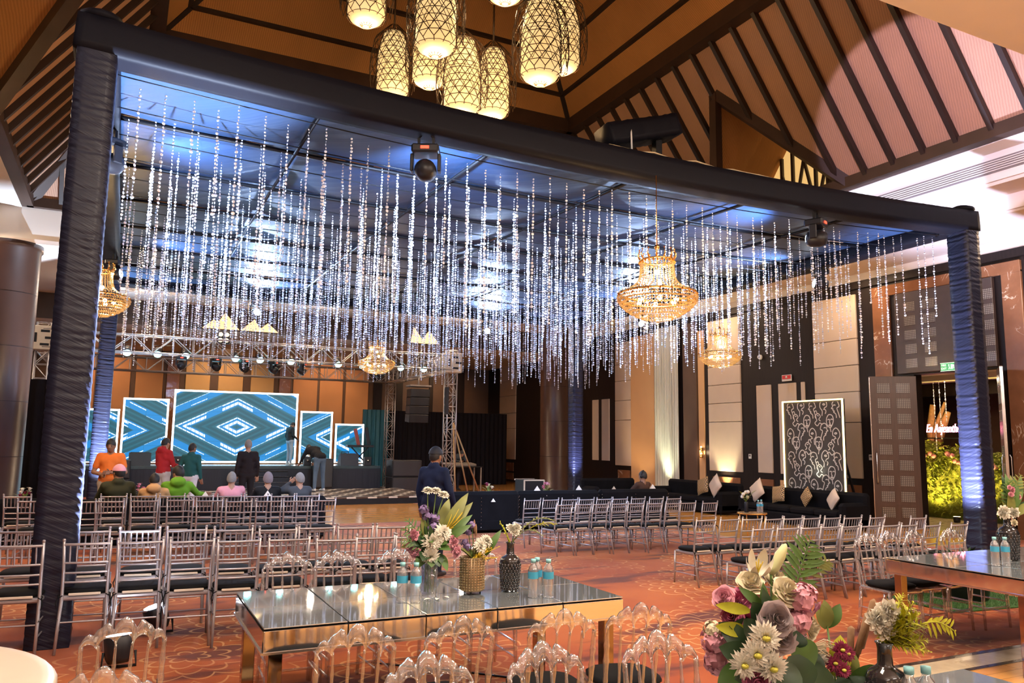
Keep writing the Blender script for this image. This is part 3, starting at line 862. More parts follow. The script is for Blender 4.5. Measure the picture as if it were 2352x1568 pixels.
# ------------------------------------------------------------------ moving-head lights on the beams
m_lens = mat('led_lens', (0.9, 0.95, 1.0), 0.2, emit=(0.78, 0.88, 1.0), es=40.0)
m_red = mat('red_display', (0.6, 0.02, 0.02), 0.4, emit=(1, 0.05, 0.02), es=3.0)
def moving_head(name_label, loc, aim, energy, group='moving-head lights on the canopy beams'):
    t = thing('moving_head_light', name_label, 'stage light', loc, math.atan2(aim[1] - loc[1], aim[0] - loc[0]) - PI / 2, group)
    b = MB(); b.box((0, 0, 0.02), (0.30, 0.26, 0.10), bev=0.02); b.build('base', M_BLACKP, t)
    d = MB(); d.box((0, -0.135, 0.02), (0.09, 0.012, 0.03)); d.build('display', m_red, t)
    c = MB(); c.bar((-.08, 0, .06), (-.08, 0, .17), .03); c.bar((.08, 0, .06), (.08, 0, .17), .03); c.tube([(-.08, 0, .17), (0, 0, .25), (.08, 0, .17)], .012, 6); c.build('clamp', M_BLACK, t)
    y = MB()
    for s in (-1, 1): y.bar((s * .15, 0, -.02), (s * .15, 0, -.22), .035, .10, bev=.008)
    y.build('yoke', M_BLACKP, t)
    h = MB(); h.lathe([(0.02, -0.15), (0.09, -0.13), (0.12, -0.05), (0.12, 0.07), (0.105, 0.12), (0.09, 0.125)], 18, (0, 0, -.2), (0, 1, 0.15)); hd = h.build('head', M_BLACKP, t)
    l = MB(); l.lathe([(0.085, 0.128), (0.06, 0.14), (0.001, 0.145)], 18, (0, 0, -.2), (0, 1, 0.15)); l.build('lens', m_lens, hd)
    dv = (Vector(aim) - Vector(loc)); dv.z = 0; dv.normalize()
    p = Vector(loc) + dv * 0.26 + Vector((0, 0, -.14))
    light('SPOT', 'moving_head_beam', p, energy, COOL, 0.07, (aim[0], aim[1], aim[2]), 112, 0.75)
    return t
HZ = CZ - 0.40
mid = (5.82, 14.05, 4.45)
MHE = 900
moving_head('black moving-head light under the front beam, left of centre', (2.8, CY0 - .03, HZ - .12), mid, MHE)
moving_head('black moving-head light under the front beam near the right post', (8.74, CY0 - .03, HZ - .12), mid, MHE)
moving_head('glaring moving-head light on the far canopy beam above the screens', (2.77, CY1 - .05, HZ + .03), (5, 10, 4.4), MHE)
moving_head('glaring moving-head light on the far canopy beam, right of centre', (9.1, CY1 - .05, HZ + .03), (7, 10, 4.4), MHE)
moving_head('glaring moving-head light on the right canopy beam near the front', (11.95, 10.73, HZ + .05), mid, MHE * .8)
moving_head('moving-head light on the right canopy beam beside the big chandelier', (11.95, 16.5, HZ), mid, MHE * .8)
moving_head('moving-head light on the left canopy beam near the front post', (CX0 + .1, 9.7, HZ), mid, MHE)
moving_head('moving-head light on the left canopy beam near the far post', (CX0 + .1, 16.5, HZ), mid, MHE * .8)

# ------------------------------------------------------------------ chandeliers
M_GOLD = mat('gold_ring', (0.9, 0.55, 0.18), 0.25, 1.0)
_t = NT('amber_crystal')
_tl = _t.n('ShaderNodeBsdfTranslucent', {'Color': (1.0, 0.84, 0.58, 1)}); _gl = _t.n('ShaderNodeBsdfGlossy', {'Color': (1.0, 0.85, 0.6, 1), 'Roughness': 0.15})
_nz = _t.n('ShaderNodeTexNoise', {'Vector': _t.xyz()[0], 'Scale': 60.0})
_mx = _t.n('ShaderNodeMixShader', {0: _t.mth('MULTIPLY_ADD', _nz.outputs[0], 0.5, 0.1)})
_t.t.links.new(_tl.outputs[0], _mx.inputs[1]); _t.t.links.new(_gl.outputs[0], _mx.inputs[2]); _t.t.links.new(_mx.outputs[0], _t.out.inputs['Surface'])
M_AMBER = _t.m
m_bulb = mat('warm_bulb', (1, .9, .7), 0.3, emit=(1.0, 0.80, 0.48), es=28.0)
def bead(mb, p, r):
    x, y, z = p
    mb.raw([(x, y, z + r), (x + r, y, z), (x, y + r, z), (x - r, y, z), (x, y - r, z), (x, y, z - r)],
           [(0, 1, 2), (0, 2, 3), (0, 3, 4), (0, 4, 1), (5, 2, 1), (5, 3, 2), (5, 4, 3), (5, 1, 4)], False)
def ring_tube(mb, R, z, r, n=28):
    mb.tube([(R * math.cos(2 * PI * k / n), R * math.sin(2 * PI * k / n), z) for k in range(n)], r, 6, closed=True)
def make_chandelier():
    t = thing('crystal_chandelier', 'x', 'chandelier')
    # local z = 0 at the bottom tip, 0.88 at the crown
    f = MB(); ring_tube(f, 0.205, 0.76, .012); ring_tube(f, 0.465, 0.35, .014); ring_tube(f, 0.45, 0.27, .012); f.build('gold_frame', M_GOLD, t)
    c = MB()
    for k in range(14):
        a = 2 * PI * k / 14
        c.tube([(0.2 * math.cos(a), 0.2 * math.sin(a), .76), (0.235 * math.cos(a), .235 * math.sin(a), .82), (0.215 * math.cos(a), .215 * math.sin(a), .875)], [.012, .009, .004], 5)
        bead(c, (0.215 * math.cos(a), .215 * math.sin(a), .885), .014)
    for k in range(26):
        a = 2 * PI * k / 26; bead(c, (.215 * math.cos(a), .215 * math.sin(a), .735), .02)
    c.build('crown', M_GOLD, t)
    s = MB()
    for k in range(34):
        a = 2 * PI * k / 34
        for i in range(15):
            q = i / 14; R = 0.20 + 0.02 * q + 0.24 * q ** 5; z = .73 - .36 * q
            bead(s, (R * math.cos(a), R * math.sin(a), z), .0125)
    s.build('bead_strands', M_AMBER, t)['kind'] = 'stuff'
    b = MB()
    for i in range(9):
        q = i / 8; R = 0.47 * (1 - q ** 1.7) ** 0.62 + .01; z = .30 - .29 * q
        n = max(5, int(2 * PI * R / .036))
        for k in range(n):
            a = 2 * PI * (k + .5 * (i % 2)) / n; bead(b, (R * math.cos(a), R * math.sin(a), z), .018)
    b.build('crystal_bowl', M_AMBER, t)['kind'] = 'stuff'
    g = MB()
    for k in range(44):
        a = 2 * PI * k / 44; bead(g, (.475 * math.cos(a), .475 * math.sin(a), .31 + .03 * (k % 2)), .02)
    g.build('rim_beads', M_GOLD, t)['kind'] = 'stuff'
    for k in range(6):
        a = 2 * PI * k / 6; MB().ball((.24 * math.cos(a), .24 * math.sin(a), .26), .03, 8, 5).build('bulb', m_bulb, t)
    MB().ball((0, 0, .62), .034, 8, 5).build('bulb', m_bulb, t); MB().ball((.06, .03, .50), .034, 8, 5).build('bulb', m_bulb, t)
    return t
ch0 = make_chandelier()
for k, (x, y, z, lab, ztop) in enumerate(((5.72, 7.62, 3.22, 'big golden crystal chandelier hanging under the front canopy beam', CZ - .37), (12.05, 13.75, 3.48, 'golden crystal chandelier in front of the cream wall panel at right', CZ - .15),
                              (5.98, 20.3, 3.5, 'small golden chandelier hanging before the stage truss', CZ - .2), (-0.50, 13.9, 3.62, 'golden chandelier half hidden behind the near left post', CZ - .15))):
    o = ch0 if k == 0 else copy_tree(ch0)
    o.location = (x, y, z); o['label'] = lab; o['group'] = 'crystal chandeliers on the canopy beams'
    mb = MB(); mb.tube([(0, 0, .76), (0, 0, ztop - z)], .006, 5); mb.ball((0, 0, .93), .035, 8, 5); mb.build('hanging_chain', M_GOLD, o)
    light('POINT', 'chandelier_glow', (x, y, z + .20), 95, (1.0, 0.66, 0.30), 0.10)
    light('POINT', 'chandelier_glow', (x, y, z + .58), 50, (1.0, 0.66, 0.30), 0.06)

# ------------------------------------------------------------------ pendant lanterns under the vault
m_shade = NT('lantern_shade')
_c, _x, _y, _z = m_shade.xyz()
_n = m_shade.n('ShaderNodeTexNoise', {'Vector': _c, 'Scale': 2.5, 'Detail': 2.0})
m_shade.put(m_shade.b.inputs['Base Color'], (0.8, 0.62, 0.36, 1))
m_shade.put(m_shade.b.inputs['Emission Color'], m_shade.mix(_n.outputs[0], (1.0, 0.56, 0.18, 1), (1.0, 0.74, 0.36, 1)))
m_shade.b.inputs['Emission Strength'].default_value = 0.70
M_SHADE = m_shade.m
M_WIRE = mat('lantern_wire', (0.05, 0.025, 0.012), 0.4, 0.3)
def lantern_prof(q):                                     # q 0 bottom .. 1 top -> radius factor
    if q < 0.12: return 0.45 + 0.55 * math.sin(q / 0.12 * PI / 2)
    if q < 0.55: return 1.0
    return 1.0 - 0.36 * ((q - .55) / .45) ** 1.6
def make_lantern():
    t = thing('pendant_lantern', 'x', 'pendant lamp')
    H = 1.36; R = 0.31
    s = MB(); s.lathe([(max(.03, R * lantern_prof(i / 16)), H * i / 16) for i in range(17)], 24); s.build('shade', M_SHADE, t)
    n = MB(); K = 12
    Rn = 0.335
    rows = [0.20 + 0.088 * i for i in range(10)]
    def pt(k, q, R_=Rn): 
        a = 2 * PI * k / K; r = R_ * lantern_prof(min(1, q)); return (r * math.cos(a), r * math.sin(a), H * q - .01)
    for i, q in enumerate(rows):
        n.tube([pt(k, q) for k in range(K)],   .0068, 4, closed=True)
        if i:
            for k in range(K):
                n.tube([pt(k + .5 * (i % 2), q), pt(k + .5 * (i % 2) + .5, rows[i - 1])],   .0068, 4, cap=False)
                n.tube([pt(k + .5 * (i % 2), q), pt(k + .5 * (i % 2) - .5, rows[i - 1])],   .0068, 4, cap=False)
    for k in range(K):                                   # petal wires closing the bottom
        n.tube([pt(k, rows[0]), pt(k + .5, .11), (.06 * math.cos(2 * PI * (k + .5) / K), .06 * math.sin(2 * PI * (k + .5) / K), -.03)], .0072, 4, cap=False)
        n.tube([pt(k + 1, rows[0]), pt(k + .5, .11)], .0072, 4, cap=False)
    n.tube([pt(k, .085) for k in range(K)], .006, 4, closed=True)
    n.tube([(.06 * math.cos(2 * PI * k / 10), .06 * math.sin(2 * PI * k / 10), -.03) for k in range(10)], .009, 4, closed=True)
    n.build('wire_net', M_WIRE, t)
    c = MB(); Rc = 0.46; K2 = 16
    def pc(k, q):
        a = 2 * PI * k / K2; r = Rc * (0.80 + 0.2 * math.sin(PI * min(1, q * 1.05 + .08))) * (1 if q < .85 else 1 - (q - .85) / .2 * .75); return (r * math.cos(a), r * math.sin(a), H * q * 1.06 + .02)
    qs = [0.14 + .115 * i for i in range(9)]
    for i in range(1, len(qs)):
        for k in range(K2):
            c.tube([pc(k + .5 * (i % 2), qs[i]), pc(k + .5 * (i % 2) + .5, qs[i - 1])], .0056, 4, cap=False)
            c.tube([pc(k + .5 * (i % 2), qs[i]), pc(k + .5 * (i % 2) - .5, qs[i - 1])], .0056, 4, cap=False)
        if i % 3 == 0: c.tube([pc(k, qs[i]) for k in range(K2)], .005, 4, closed=True)
    c.build('outer_cage', M_WIRE, t)
    r = MB(); r.tube([(0, 0, H), (0, 0, 3.2)], .02, 6); r.lathe([(.05, H), (.12, H + .02), (.05, H + .08), (.02, H + .1)], 12); r.build('rod', M_WIRE, t)
    return t
ln0 = make_lantern()
LN = [(5.56, 10.39, 7.40, 'rightmost of the hanging lanterns, largest and fully in view'), (6.62, 11.55, 8.33, 'behind the rightmost one'), (3.94, 10.81, 7.68, 'long one in the middle, nearest to us'),
      (4.66, 13.07, 8.26, 'behind the long middle one, showing only its bottom'), (3.19, 12.16, 8.65, 'leftmost, its top cut by the picture edge'), (5.95, 13.05, 7.9, 'right of centre, its bottom behind the canopy beam'),
      (4.91, 12.06, 7.38, 'lowest, in the centre, half behind the canopy beam'), (4.32, 14.25, 8.42, 'lower left, its bottom behind the canopy beam'), (5.21, 11.0, 9.0, 'highest, only its tip at the picture top')]
for k, (x, y, z, lab) in enumerate(LN):
    o = ln0 if k == 0 else copy_tree(ln0)
    o.location = (x, y, z); o.rotation_euler = (0, 0, k * .7); o['label'] = 'glowing wire-caged pendant lantern, ' + lab; o['group'] = 'pendant lanterns under the vault'
    light('POINT', 'lantern_glow', (x, y, z - .12), 62, (1.0, 0.62, 0.28), 0.12)
# black draped hoist beam above the canopy, tied with a white strap
t = thing('draped_hoist_box', 'black cloth-covered box beam above the front canopy beam, tied with a strap', 'rigging box', (6.2, 8.6, 5.6))
mb = wrapped_bar([(5.55, 8.55, 5.84), (6.62, 8.45, 6.16)], 0.42, 0.30, 91, amp=0.006, along=20); mb.build('cloth_cover', M_BLACKCLOTH, t, (-6.2, -8.6, -5.6))
mb = MB(); mb.tube([(5.85, 8.32, 5.62), (5.83, 8.30, 5.82), (5.85, 8.34, 6.02)], .014, 5); mb.build('strap', M_WHITE, t, (-6.2, -8.6, -5.6))
mb = MB(); mb.bar((5.7, 8.5, 5.58), (5.7, 8.5, 5.86), .1); mb.bar((6.4, 8.5, 5.58), (6.4, 8.5, 6.05), .1); mb.build('support_leg', M_BLACK, t, (-6.2, -8.6, -5.6))

# LED uplights at the foot of every post
def par_can(label, loc, aim, energy, col, group='LED uplights on the floor', spot=70):
    t = thing('led_uplight', label, 'uplight', loc, 0, group)
    d = (Vector(aim) - Vector(loc)).normalized()
    b = MB(); b.lathe([(0.08, -0.02), (0.10, 0.02), (0.105, 0.17), (0.095, 0.18)], 16, (0, 0, .06), d); b.build('housing', M_BLACKP, t)
    l = MB(); l.lathe([(0.09, 0.182), (0.001, 0.186)], 16, (0, 0, .06), d); l.build('lens', m_lens, t)
    f = MB(); f.tube([(-.11, 0, .12), (-.12, 0, .01), (.12, 0, .01), (.11, 0, .12)], .012, 6); f.build('yoke', M_BLACK, t)
    light('SPOT', 'uplight_beam', Vector(loc) + Vector((0, 0, .08)) + d * .24, energy, col, 0.06, aim, spot, 0.7)
    return t
par_can('black LED uplight at the foot of the near left post, behind clear chair', (0.10, 6.95, 0), (-.05, 7.2, 2.0), 12, (0.62, 0.75, 1.0))
par_can('black LED uplight behind the near left post, between the chair rows', (0.42, 8.02, 0), (CX0 + .15, 7.95, 2.6), 9000, (0.62, 0.75, 1.0))
par_can('black LED uplight at the foot of the right post', (10.95, 7.98, 0), (CX1 - .15, 7.92, 2.3), 3800, (0.60, 0.68, 1.0))
par_can('black LED uplight hidden at the foot of the far left post', (0.0, 19.1, 0), (CX0 + .1, 20.05, 2.2), 4500, (0.62, 0.78, 1.0))
par_can('black LED uplight hidden at the foot of the far right post', (11.55, 19.5, 0), (CX1 - .1, 20.0, 2.6), 1000, (0.55, 0.62, 1.0))

# ------------------------------------------------------------------ stage
ST = 0.90
st = thing('stage', 'black skirted stage with teal-lit deck in front of the screens', 'stage', (2.9, 28.4, 0))
def sp(mb, name, m, par=None): return mb.build(name, m, par or st, (-2.9, -28.4, 0))
M_DECK = mat('stage_deck', (0.03, 0.05, 0.06), 0.25, var=0.2)
M_SKIRT = drape_mat('stage_skirt', (0.010, 0.012, 0.022), 10.0, 0.6, 0.6, 'X')
sp(MB().box((2.9, 28.3, ST - .05), (10.4, 3.5, .1), bev=.01), 'deck', M_DECK)
sp(MB().box((2.9, 26.58, (ST - .1) / 2), (10.4, .06, ST - .1)), 'front_skirt', M_SKIRT)
for x in (-2.28, 8.08): sp(MB().box((x, 28.3, (ST - .1) / 2), (.05, 3.4, ST - .1)), 'side_skirt', M_SKIRT)
sp(MB().box((2.9, 30.0, (ST - .1) / 2), (10.4, .05, ST - .1)), 'back_skirt', M_SKIRT)
for k in range(4):
    zt = 0.24 + .165 * k
    sp(MB().box((4.05, 25.72 + .24 * k, zt / 2 + .1), (1.75, .24, zt - .2 + .0)), 'step', M_SKIRT)
    sp(MB().box((4.05, 25.61 + .24 * k, zt - .01), (1.75, .02, .025)), 'step_edge', M_CHROME)
# patterned low platform in front
def diamond_mat():
    t = NT('diamond_platform')
    co, x, y, z = t.xyz()
    a = t.mth('PINGPONG', t.mth('ADD', t.mth('MULTIPLY', x, 1.0), t.mth('MULTIPLY', y, 0.6)), 0.30)
    b = t.mth('PINGPONG', t.mth('SUBTRACT', t.mth('MULTIPLY', x, 1.0), t.mth('MULTIPLY', y, 0.6)), 0.30)
    l1 = t.mth('LESS_THAN', a, 0.045); l2 = t.mth('LESS_THAN', b, 0.045)
    big = t.mth('LESS_THAN', t.mth('MAXIMUM', a, b), 0.16)
    m = t.mth('MAXIMUM', t.mth('MAXIMUM', l1, l2), big)
    t.put(t.b.inputs['Base Color'], t.mix(m, (0.09, 0.06, 0.05, 1), (0.72, 0.66, 0.60, 1)))
    t.b.inputs['Roughness'].default_value = 0.16
    return t.m
rw_ = thing('dance_platform', 'low black platform with white diamond lattice top before the stage', 'platform', (5.2, 23.6, 0))
MB().box((0, 0, .18), (6.4, 3.9, .04), bev=.005).build('top', diamond_mat(), rw_)
MB().box((0, 0, .08), (6.36, 3.86, .16)).build('riser', M_BLACK, rw_)

# ------------------------------------------------------------------ LED screens
def led_mat(name, mode, phase, k=0.50):
    t = NT(name)
    co, x, y, z = t.xyz()
    ax = t.mth('ABSOLUTE', x); az = t.mth('ABSOLUTE', z)
    if mode == 0: d = t.mth('ADD', t.mth('MULTIPLY', ax, k), az)
    else: d = t.mth('ADD', t.mth('MULTIPLY', x, k * mode), az)
    q = t.mth('FRACT', t.mth('ADD', t.mth('MULTIPLY', d, 1.55), phase))
    q2 = t.mth('FRACT', t.mth('ADD', t.mth('MULTIPLY', d, 6.2), phase * 3))
    blue = t.mth('MULTIPLY', t.step(q, 0.26, 0.32), t.mth('SUBTRACT', 1.0, t.step(q, 0.64, 0.70)))
    cell = t.n('ShaderNodeCombineXYZ', {0: t.mth('FLOOR', t.mth('MULTIPLY', ax if mode == 0 else x, 2.0)), 1: t.mth('FLOOR', t.mth('MULTIPLY', d, 6.2)), 2: phase})
    wn = t.n('ShaderNodeTexWhiteNoise', {'Vector': cell.outputs[0]})
    dash = t.mth('MULTIPLY', t.mth('GREATER_THAN', wn.outputs[0], 0.44), t.mth('GREATER_THAN', t.mth('FRACT', t.mth('MULTIPLY', x, 7.5)), 0.12))
    white = t.mth('MULTIPLY', t.mth('MULTIPLY', t.mth('GREATER_THAN', q2, 0.28), t.mth('LESS_THAN', q2, 0.86)), t.mth('MULTIPLY', dash, blue))
    faint = t.mth('MULTIPLY', t.mth('GREATER_THAN', q2, 0.60), 0.5)
    gx = t.mth('LESS_THAN', t.mth('FRACT', t.mth('MULTIPLY', x, 2.0)), 0.02); gz = t.mth('LESS_THAN', t.mth('FRACT', t.mth('MULTIPLY', z, 2.0)), 0.02)
    c = t.mix(faint, (0.004, 0.070, 0.10, 1), (0.012, 0.14, 0.21, 1))
    c = t.mix(t.mth('MULTIPLY', blue, 0.9), c, (0.0, 0.22, 0.60, 1))
    c = t.mix(white, c, (0.85, 1.15, 1.3, 1))
    c = t.mix(t.mth('MAXIMUM', t.mth('MULTIPLY', gx, .6), t.mth('MULTIPLY', gz, .6)), c, (0.0, 0.10, 0.14, 1))
    t.b.inputs['Base Color'].default_value = (0.01, 0.02, 0.03, 1)
    t.b.inputs['Roughness'].default_value = 0.4
    t.put(t.b.inputs['Emission Color'], c)
    t.b.inputs['Emission Strength'].default_value = 0.95
    return t.m
m_frame_led = mat('white_led_border', (0.9, 0.9, 0.9), 0.4, emit=(1.0, 1.0, 0.98), es=2.2)
YS = 28.5
SCR = [('large central LED screen showing a blue and white diamond pattern', 1.49, 5.57, 3.38, 0, 0.15),
       ('tall narrow LED screen just left of the central one', -0.02, 1.36, 3.05, 1, 0.55),
       ('short LED screen at far left behind the blue-lit post', -1.35, -0.10, 2.67, 1, 0.20),
       ('tall narrow LED screen just right of the central one', 5.70, 6.86, 2.78, -1, 0.45),
       ('shortest LED screen at the right end with chevrons', 6.99, 8.06, 2.36, -1, 0.05)]
for k, (lab, x0, x1, zt, mode, ph) in enumerate(SCR):
    cx_, w_ = (x0 + x1) / 2, x1 - x0; h_ = zt - ST - .04; cz = ST + .04 + h_ / 2
    yy = YS + (0.0 if k == 0 else 0.12 if k in (1, 3) else 0.2)
    t = thing('led_screen', lab, 'LED screen', (cx_, yy, ST), 0, 'LED screens on the stage')
    MB().box((0, .08, cz - ST), (w_, .14, h_), bev=.01).build('cabinet', M_BLACK, t)
    MB().box((0, 0, 0), (w_ - .12, .012, h_ - .12)).build('display', led_mat('led_picture', mode, ph), t, (0, 0, cz - ST))
    for s in (-1, 1):
        MB().box((s * (w_ / 2 - .03), -.005, cz - ST), (.06, .03, h_)).build('light_border', m_frame_led, t)
    for s in ((-1, 1) if k == 0 else (1,)):
        MB().box((0, -.005, cz - ST + s * (h_ / 2 - .03)), (w_, .03, .06)).build('light_border', m_frame_led, t)
    if k != 0: MB().box((0, -.005, cz - ST - (h_ / 2 - .02)), (w_, .03, .03)).build('light_border', m_frame_led, t)
light('AREA', 'screen_spill', (3.5, 28.2, 2.2), 60, (0.25, 0.75, 1.0), 4.0, (3.5, 20, 0.5), sy=2.0)

# ------------------------------------------------------------------ stage truss
def truss_mesh(L, s=0.46, step=0.5, r=0.026, n=6):
    """box truss along +x from 0 to L, section s x s centred on the axis"""
    mb = MB(); h = s / 2
    for a in (-h, h):
        for b in (-h, h): mb.tube([(0, a, b), (L, a, b)], r, n)
    k = 0; x = 0
    N = max(1, round(L / step)); dx = L / N
    for i in range(N + 1):
        x = i * dx
        for a in (-h, h):
            mb.tube([(x, a, -h), (x, a, h)], r * .55, 5, cap=False); mb.tube([(x, -h, a), (x, h, a)], r * .55, 5, cap=False)
        if i < N:
            u, v = (-h, h) if i % 2 else (h, -h)
            for a in (-h, h):
                mb.tube([(x, a, u), (x + dx, a, v)], r * .5, 5, cap=False); mb.tube([(x, u, a), (x + dx, v, a)], r * .5, 5, cap=False)
    return mb
TX0, TX1, TY0, TY1, TZ = -1.95, 9.20, 23.0, 29.2, 4.22
tt = thing('stage_truss', 'silver aluminium box truss on towers framing the stage', 'truss', (3.6, 26.1, 0))
def tp(mb, name, loc, rot, m=M_ALU): 
    o = mb.build(name, m, tt); o.location = Vector(loc) - Vector((3.6, 26.1, 0)); o.rotation_euler = rot; return o
tp(truss_mesh(TX1 - TX0), 'truss_span', (TX0, TY0, TZ), (0, 0, 0))
tp(truss_mesh(TX1 - TX0), 'truss_span', (TX0, TY1, TZ), (0, 0, 0))
tp(truss_mesh(TY1 - TY0), 'truss_span', (TX0, TY0, TZ), (0, 0, PI / 2))
tp(truss_mesh(TY1 - TY0), 'truss_span', (TX1, TY0, TZ), (0, 0, PI / 2))
for x in (TX0, TX1):
    for y in (TY0, TY1):
        o = tp(truss_mesh(4.6, 0.30, 0.36, 0.022), 'tower', (x, y, 0.02), (0, -PI / 2, 0))
        tp(MB().box((0, 0, .02), (.6, .6, .04), bev=.01), 'base_plate', (x, y, 0), (0, 0, 0))
        if y == TY0:
            s = MB(); s.box((0, 0, 0), (.56, .50, .62), bev=.02)
            so_ = tp(s, 'sleeve_block', (x, y, TZ), (0, 0, 0), mat('cream_sleeve_block', (.62, .55, .42), .6))
            for q in range(3):
                MB().box((.05 + .1 * (q % 2), -.252, -.17 + q * .17), (.20, .01, .06)).build('slot', M_BLACK, so_)
            MB().box((-.16, -.252, 0), (.07, .01, .24)).build('slot', M_BLACK, so_)
# raking braces of the near right tower
for (dx, dy) in ((0.95, -.1), (0.35, -.55), (-.2, -.8)):
    s = MB(); s.tube([(TX1 + .12, TY0, 2.35), (TX1 + .12 + dx, TY0 + dy, 0.05)], .026, 8); s.box((TX1 + .12 + dx, TY0 + dy, .025), (.16, .12, .05)); tp(s, 'brace', (0, 0, 0), (0, 0, 0), mat('bronze_brace', (.45, .30, .16), .4, .6))
# lamps on the truss
m_teal = mat('teal_lamp_lens', (.6, 1, 1), .3, emit=(.35, 1.0, .95), es=9.0)
m_warmcell = mat('blinder_cell', (.9, .7, .5), .3, emit=(1, .75, .5), es=1.2)
def truss_par(lab, loc):
    t = thing('par_can_light', lab, 'stage light', loc, 0, 'par lights on the stage truss')
    d = Vector((0, -.8, -.6)).normalized()
    MB().lathe([(.03, -.16), (.085, -.13), (.10, 0), (.105, .12)], 14, (0, 0, 0), d).build('housing', M_BLACKP, t)
    MB().lathe([(.098, .121), (.05, .135), (.001, .14)], 14, (0, 0, 0), d).build('lens', m_teal, t)
    MB().tube([(-.11, 0, 0), (-.11, 0.02, .18), (.11, 0.02, .18), (.11, 0, 0)], .010, 5).build('yoke', M_BLACK, t)
pl = [(-.02, 'first par light from the left on the truss'), (.72, 'second par light from the left on the truss'), (1.42, 'third par light from the left on the truss'), (2.72, 'fourth par light from the left, beside the four-cell blinder'), (3.38, 'fifth par light from the left on the truss'),
      (4.24, 'sixth par light from the left, left of centre'), (5.62, 'seventh par light from the left on the truss'), (6.35, 'par light just left of the small chandelier'), (7.55, 'par light just right of the small chandelier'), (8.3, 'last par light at the right end of the truss')]
for x, lab in pl: truss_par('small black teal-glowing ' + lab, (x, TY0 + .1, TZ - .17))
b = thing('blinder_light', 'square four-cell blinder lamp standing on the stage truss', 'stage light', (2.35, TY0 - .1, TZ + .32))
MB().box((0, 0, 0), (.34, .12, .34), bev=.03).build('housing', M_BLACKP, b)
for x in (-.08, .08):
    for z in (-.08, .08): MB().lathe([(.062, 0), (.03, .02), (.001, .024)], 14, (x, -.062, z), (0, -1, 0)).build('cell', m_warmcell, b)
MB().bar((0, 0, -.17), (0, 0, -.36), .05, .04).build('bracket', M_BLACK, b)
for k, x in enumerate((1.32, 2.2, 2.95, 3.75, 4.55, 6.9)):
    t = thing('moving_head_light', 'black moving-head hanging under the stage truss, %s from the left' % ORD[k], 'stage light', (x, TY0, TZ - .30), .3 * k, 'moving heads under the stage truss')
    MB().box((0, 0, 0), (.26, .22, .09), bev=.02).build('base', M_BLACKP, t)
    MB().box((0, -.115, 0), (.07, .01, .025)).build('display', m_red, t)
    for s in (-1, 1): MB().bar((s * .13, 0, -.02), (s * .13, 0, -.2), .03, .08, bev=.006).build('yoke_arm', M_BLACKP, t)
    MB().lathe([(.02, -.13), (.09, -.1), (.11, 0), (.10, .11), (.001, .115)], 14, (0, 0, -.19), (0.2 * math.sin(k * 2), -1, -.5)).build('head', M_BLACKP, t)
for x in (0.5, 3.4, 6.4):
    light('SPOT', 'stage_teal_beam', (x, TY0 + .5, TZ - .5), 70, (.3, .9, 1.0), .1, (x, 28.0, 0.9), 80, .8)
# ------------------------------------------------------------------ PA and stage kit
M_GRILL = mat('speaker_grille', (.028, .028, .034), .6, var=.3, scale=80, bump=.3, bscale=300)
def speaker(lab, loc, w_, d_, h_, rz=0, group=None, name='subwoofer'):
    t = thing(name, lab, 'speaker', loc, rz, group)
    MB().box((0, 0, h_ / 2), (w_, d_, h_), bev=.02).build('cabinet', M_BLACKP, t)
    MB().box((0, -d_ / 2 - .004, h_ / 2), (w_ - .08, .02, h_ - .08), bev=.008).build('grille', M_GRILL, t)
    for s in (-1, 1): MB().box((s * (w_ / 2 + .004), 0, h_ * .6), (.012, .18, .06)).build('handle', M_BLACK, t)
    return t
speaker('lower big black subwoofer right of the stage', (8.72, 25.9, 0), 1.05, .7, .56, 0, 'stacked subwoofers')
speaker('upper big black subwoofer right of the stage', (8.72, 25.9, .56), 1.05, .7, .56, 0, 'stacked subwoofers')
speaker('lower black subwoofer at the left stage end behind orange-shirted man', (-.15, 26.1, 0), .9, .6, .55, 0, 'left subwoofers')
speaker('upper black subwoofer at the left stage end behind orange-shirted man', (-.15, 26.1, .55), .9, .6, .55, 0, 'left subwoofers')
speaker('black stage box beside the bending man', (6.02, 26.25, 0.2), .62, .5, .95, 0, None, 'stage_box')
def wedge(lab, loc, rz=0, w_=.62):
    t = thing('floor_monitor', lab, 'speaker', loc, rz, 'floor monitors on the stage edge')
    p = [(-w_ / 2, -.22, 0), (-w_ / 2, .25, 0), (-w_ / 2, .18, .40), (-w_ / 2, .02, .40), (-w_ / 2, -.22, .12)]
    MB().prism(p, (0, 0, 0), (w_, 0, 0)).build('cabinet', M_BLACKP, t)
    g = [(-w_ / 2 + .04, -.225, .14), (-w_ / 2 + .04, .0, .405), (w_ / 2 - .04, .0, .405), (w_ / 2 - .04, -.225, .14)]
    MB().prism(g, (0, 0, 0), (0, -.012, .01)).build('grille', M_GRILL, t)
wedge('black wedge monitor at the right stage edge before shortest screen', (7.05, 26.95, ST), PI)
wedge('black wedge monitor at the left stage edge near orange-shirted man', (.55, 26.95, ST), PI)
for k, (x, lab) in enumerate(((1.62, 'left of red-hooded man'), (3.95, 'left of the man in dark top'), (5.62, 'below the man on stage'), (7.68, 'right of the wedge monitor'))):
    t = thing('lamp_box', 'small black floor lamp box on the stage edge, ' + lab, 'stage light', (x, 26.75, ST), 0, 'lamp boxes on the stage edge')
    MB().box((0, 0, .15), (.24, .2, .30), bev=.015).build('housing', M_BLACKP, t)
    MB().lathe([(.05, 0), (.001, .01)], 12, (0, -.102, .17), (0, -1, 0)).build('lens', M_CHROME, t)
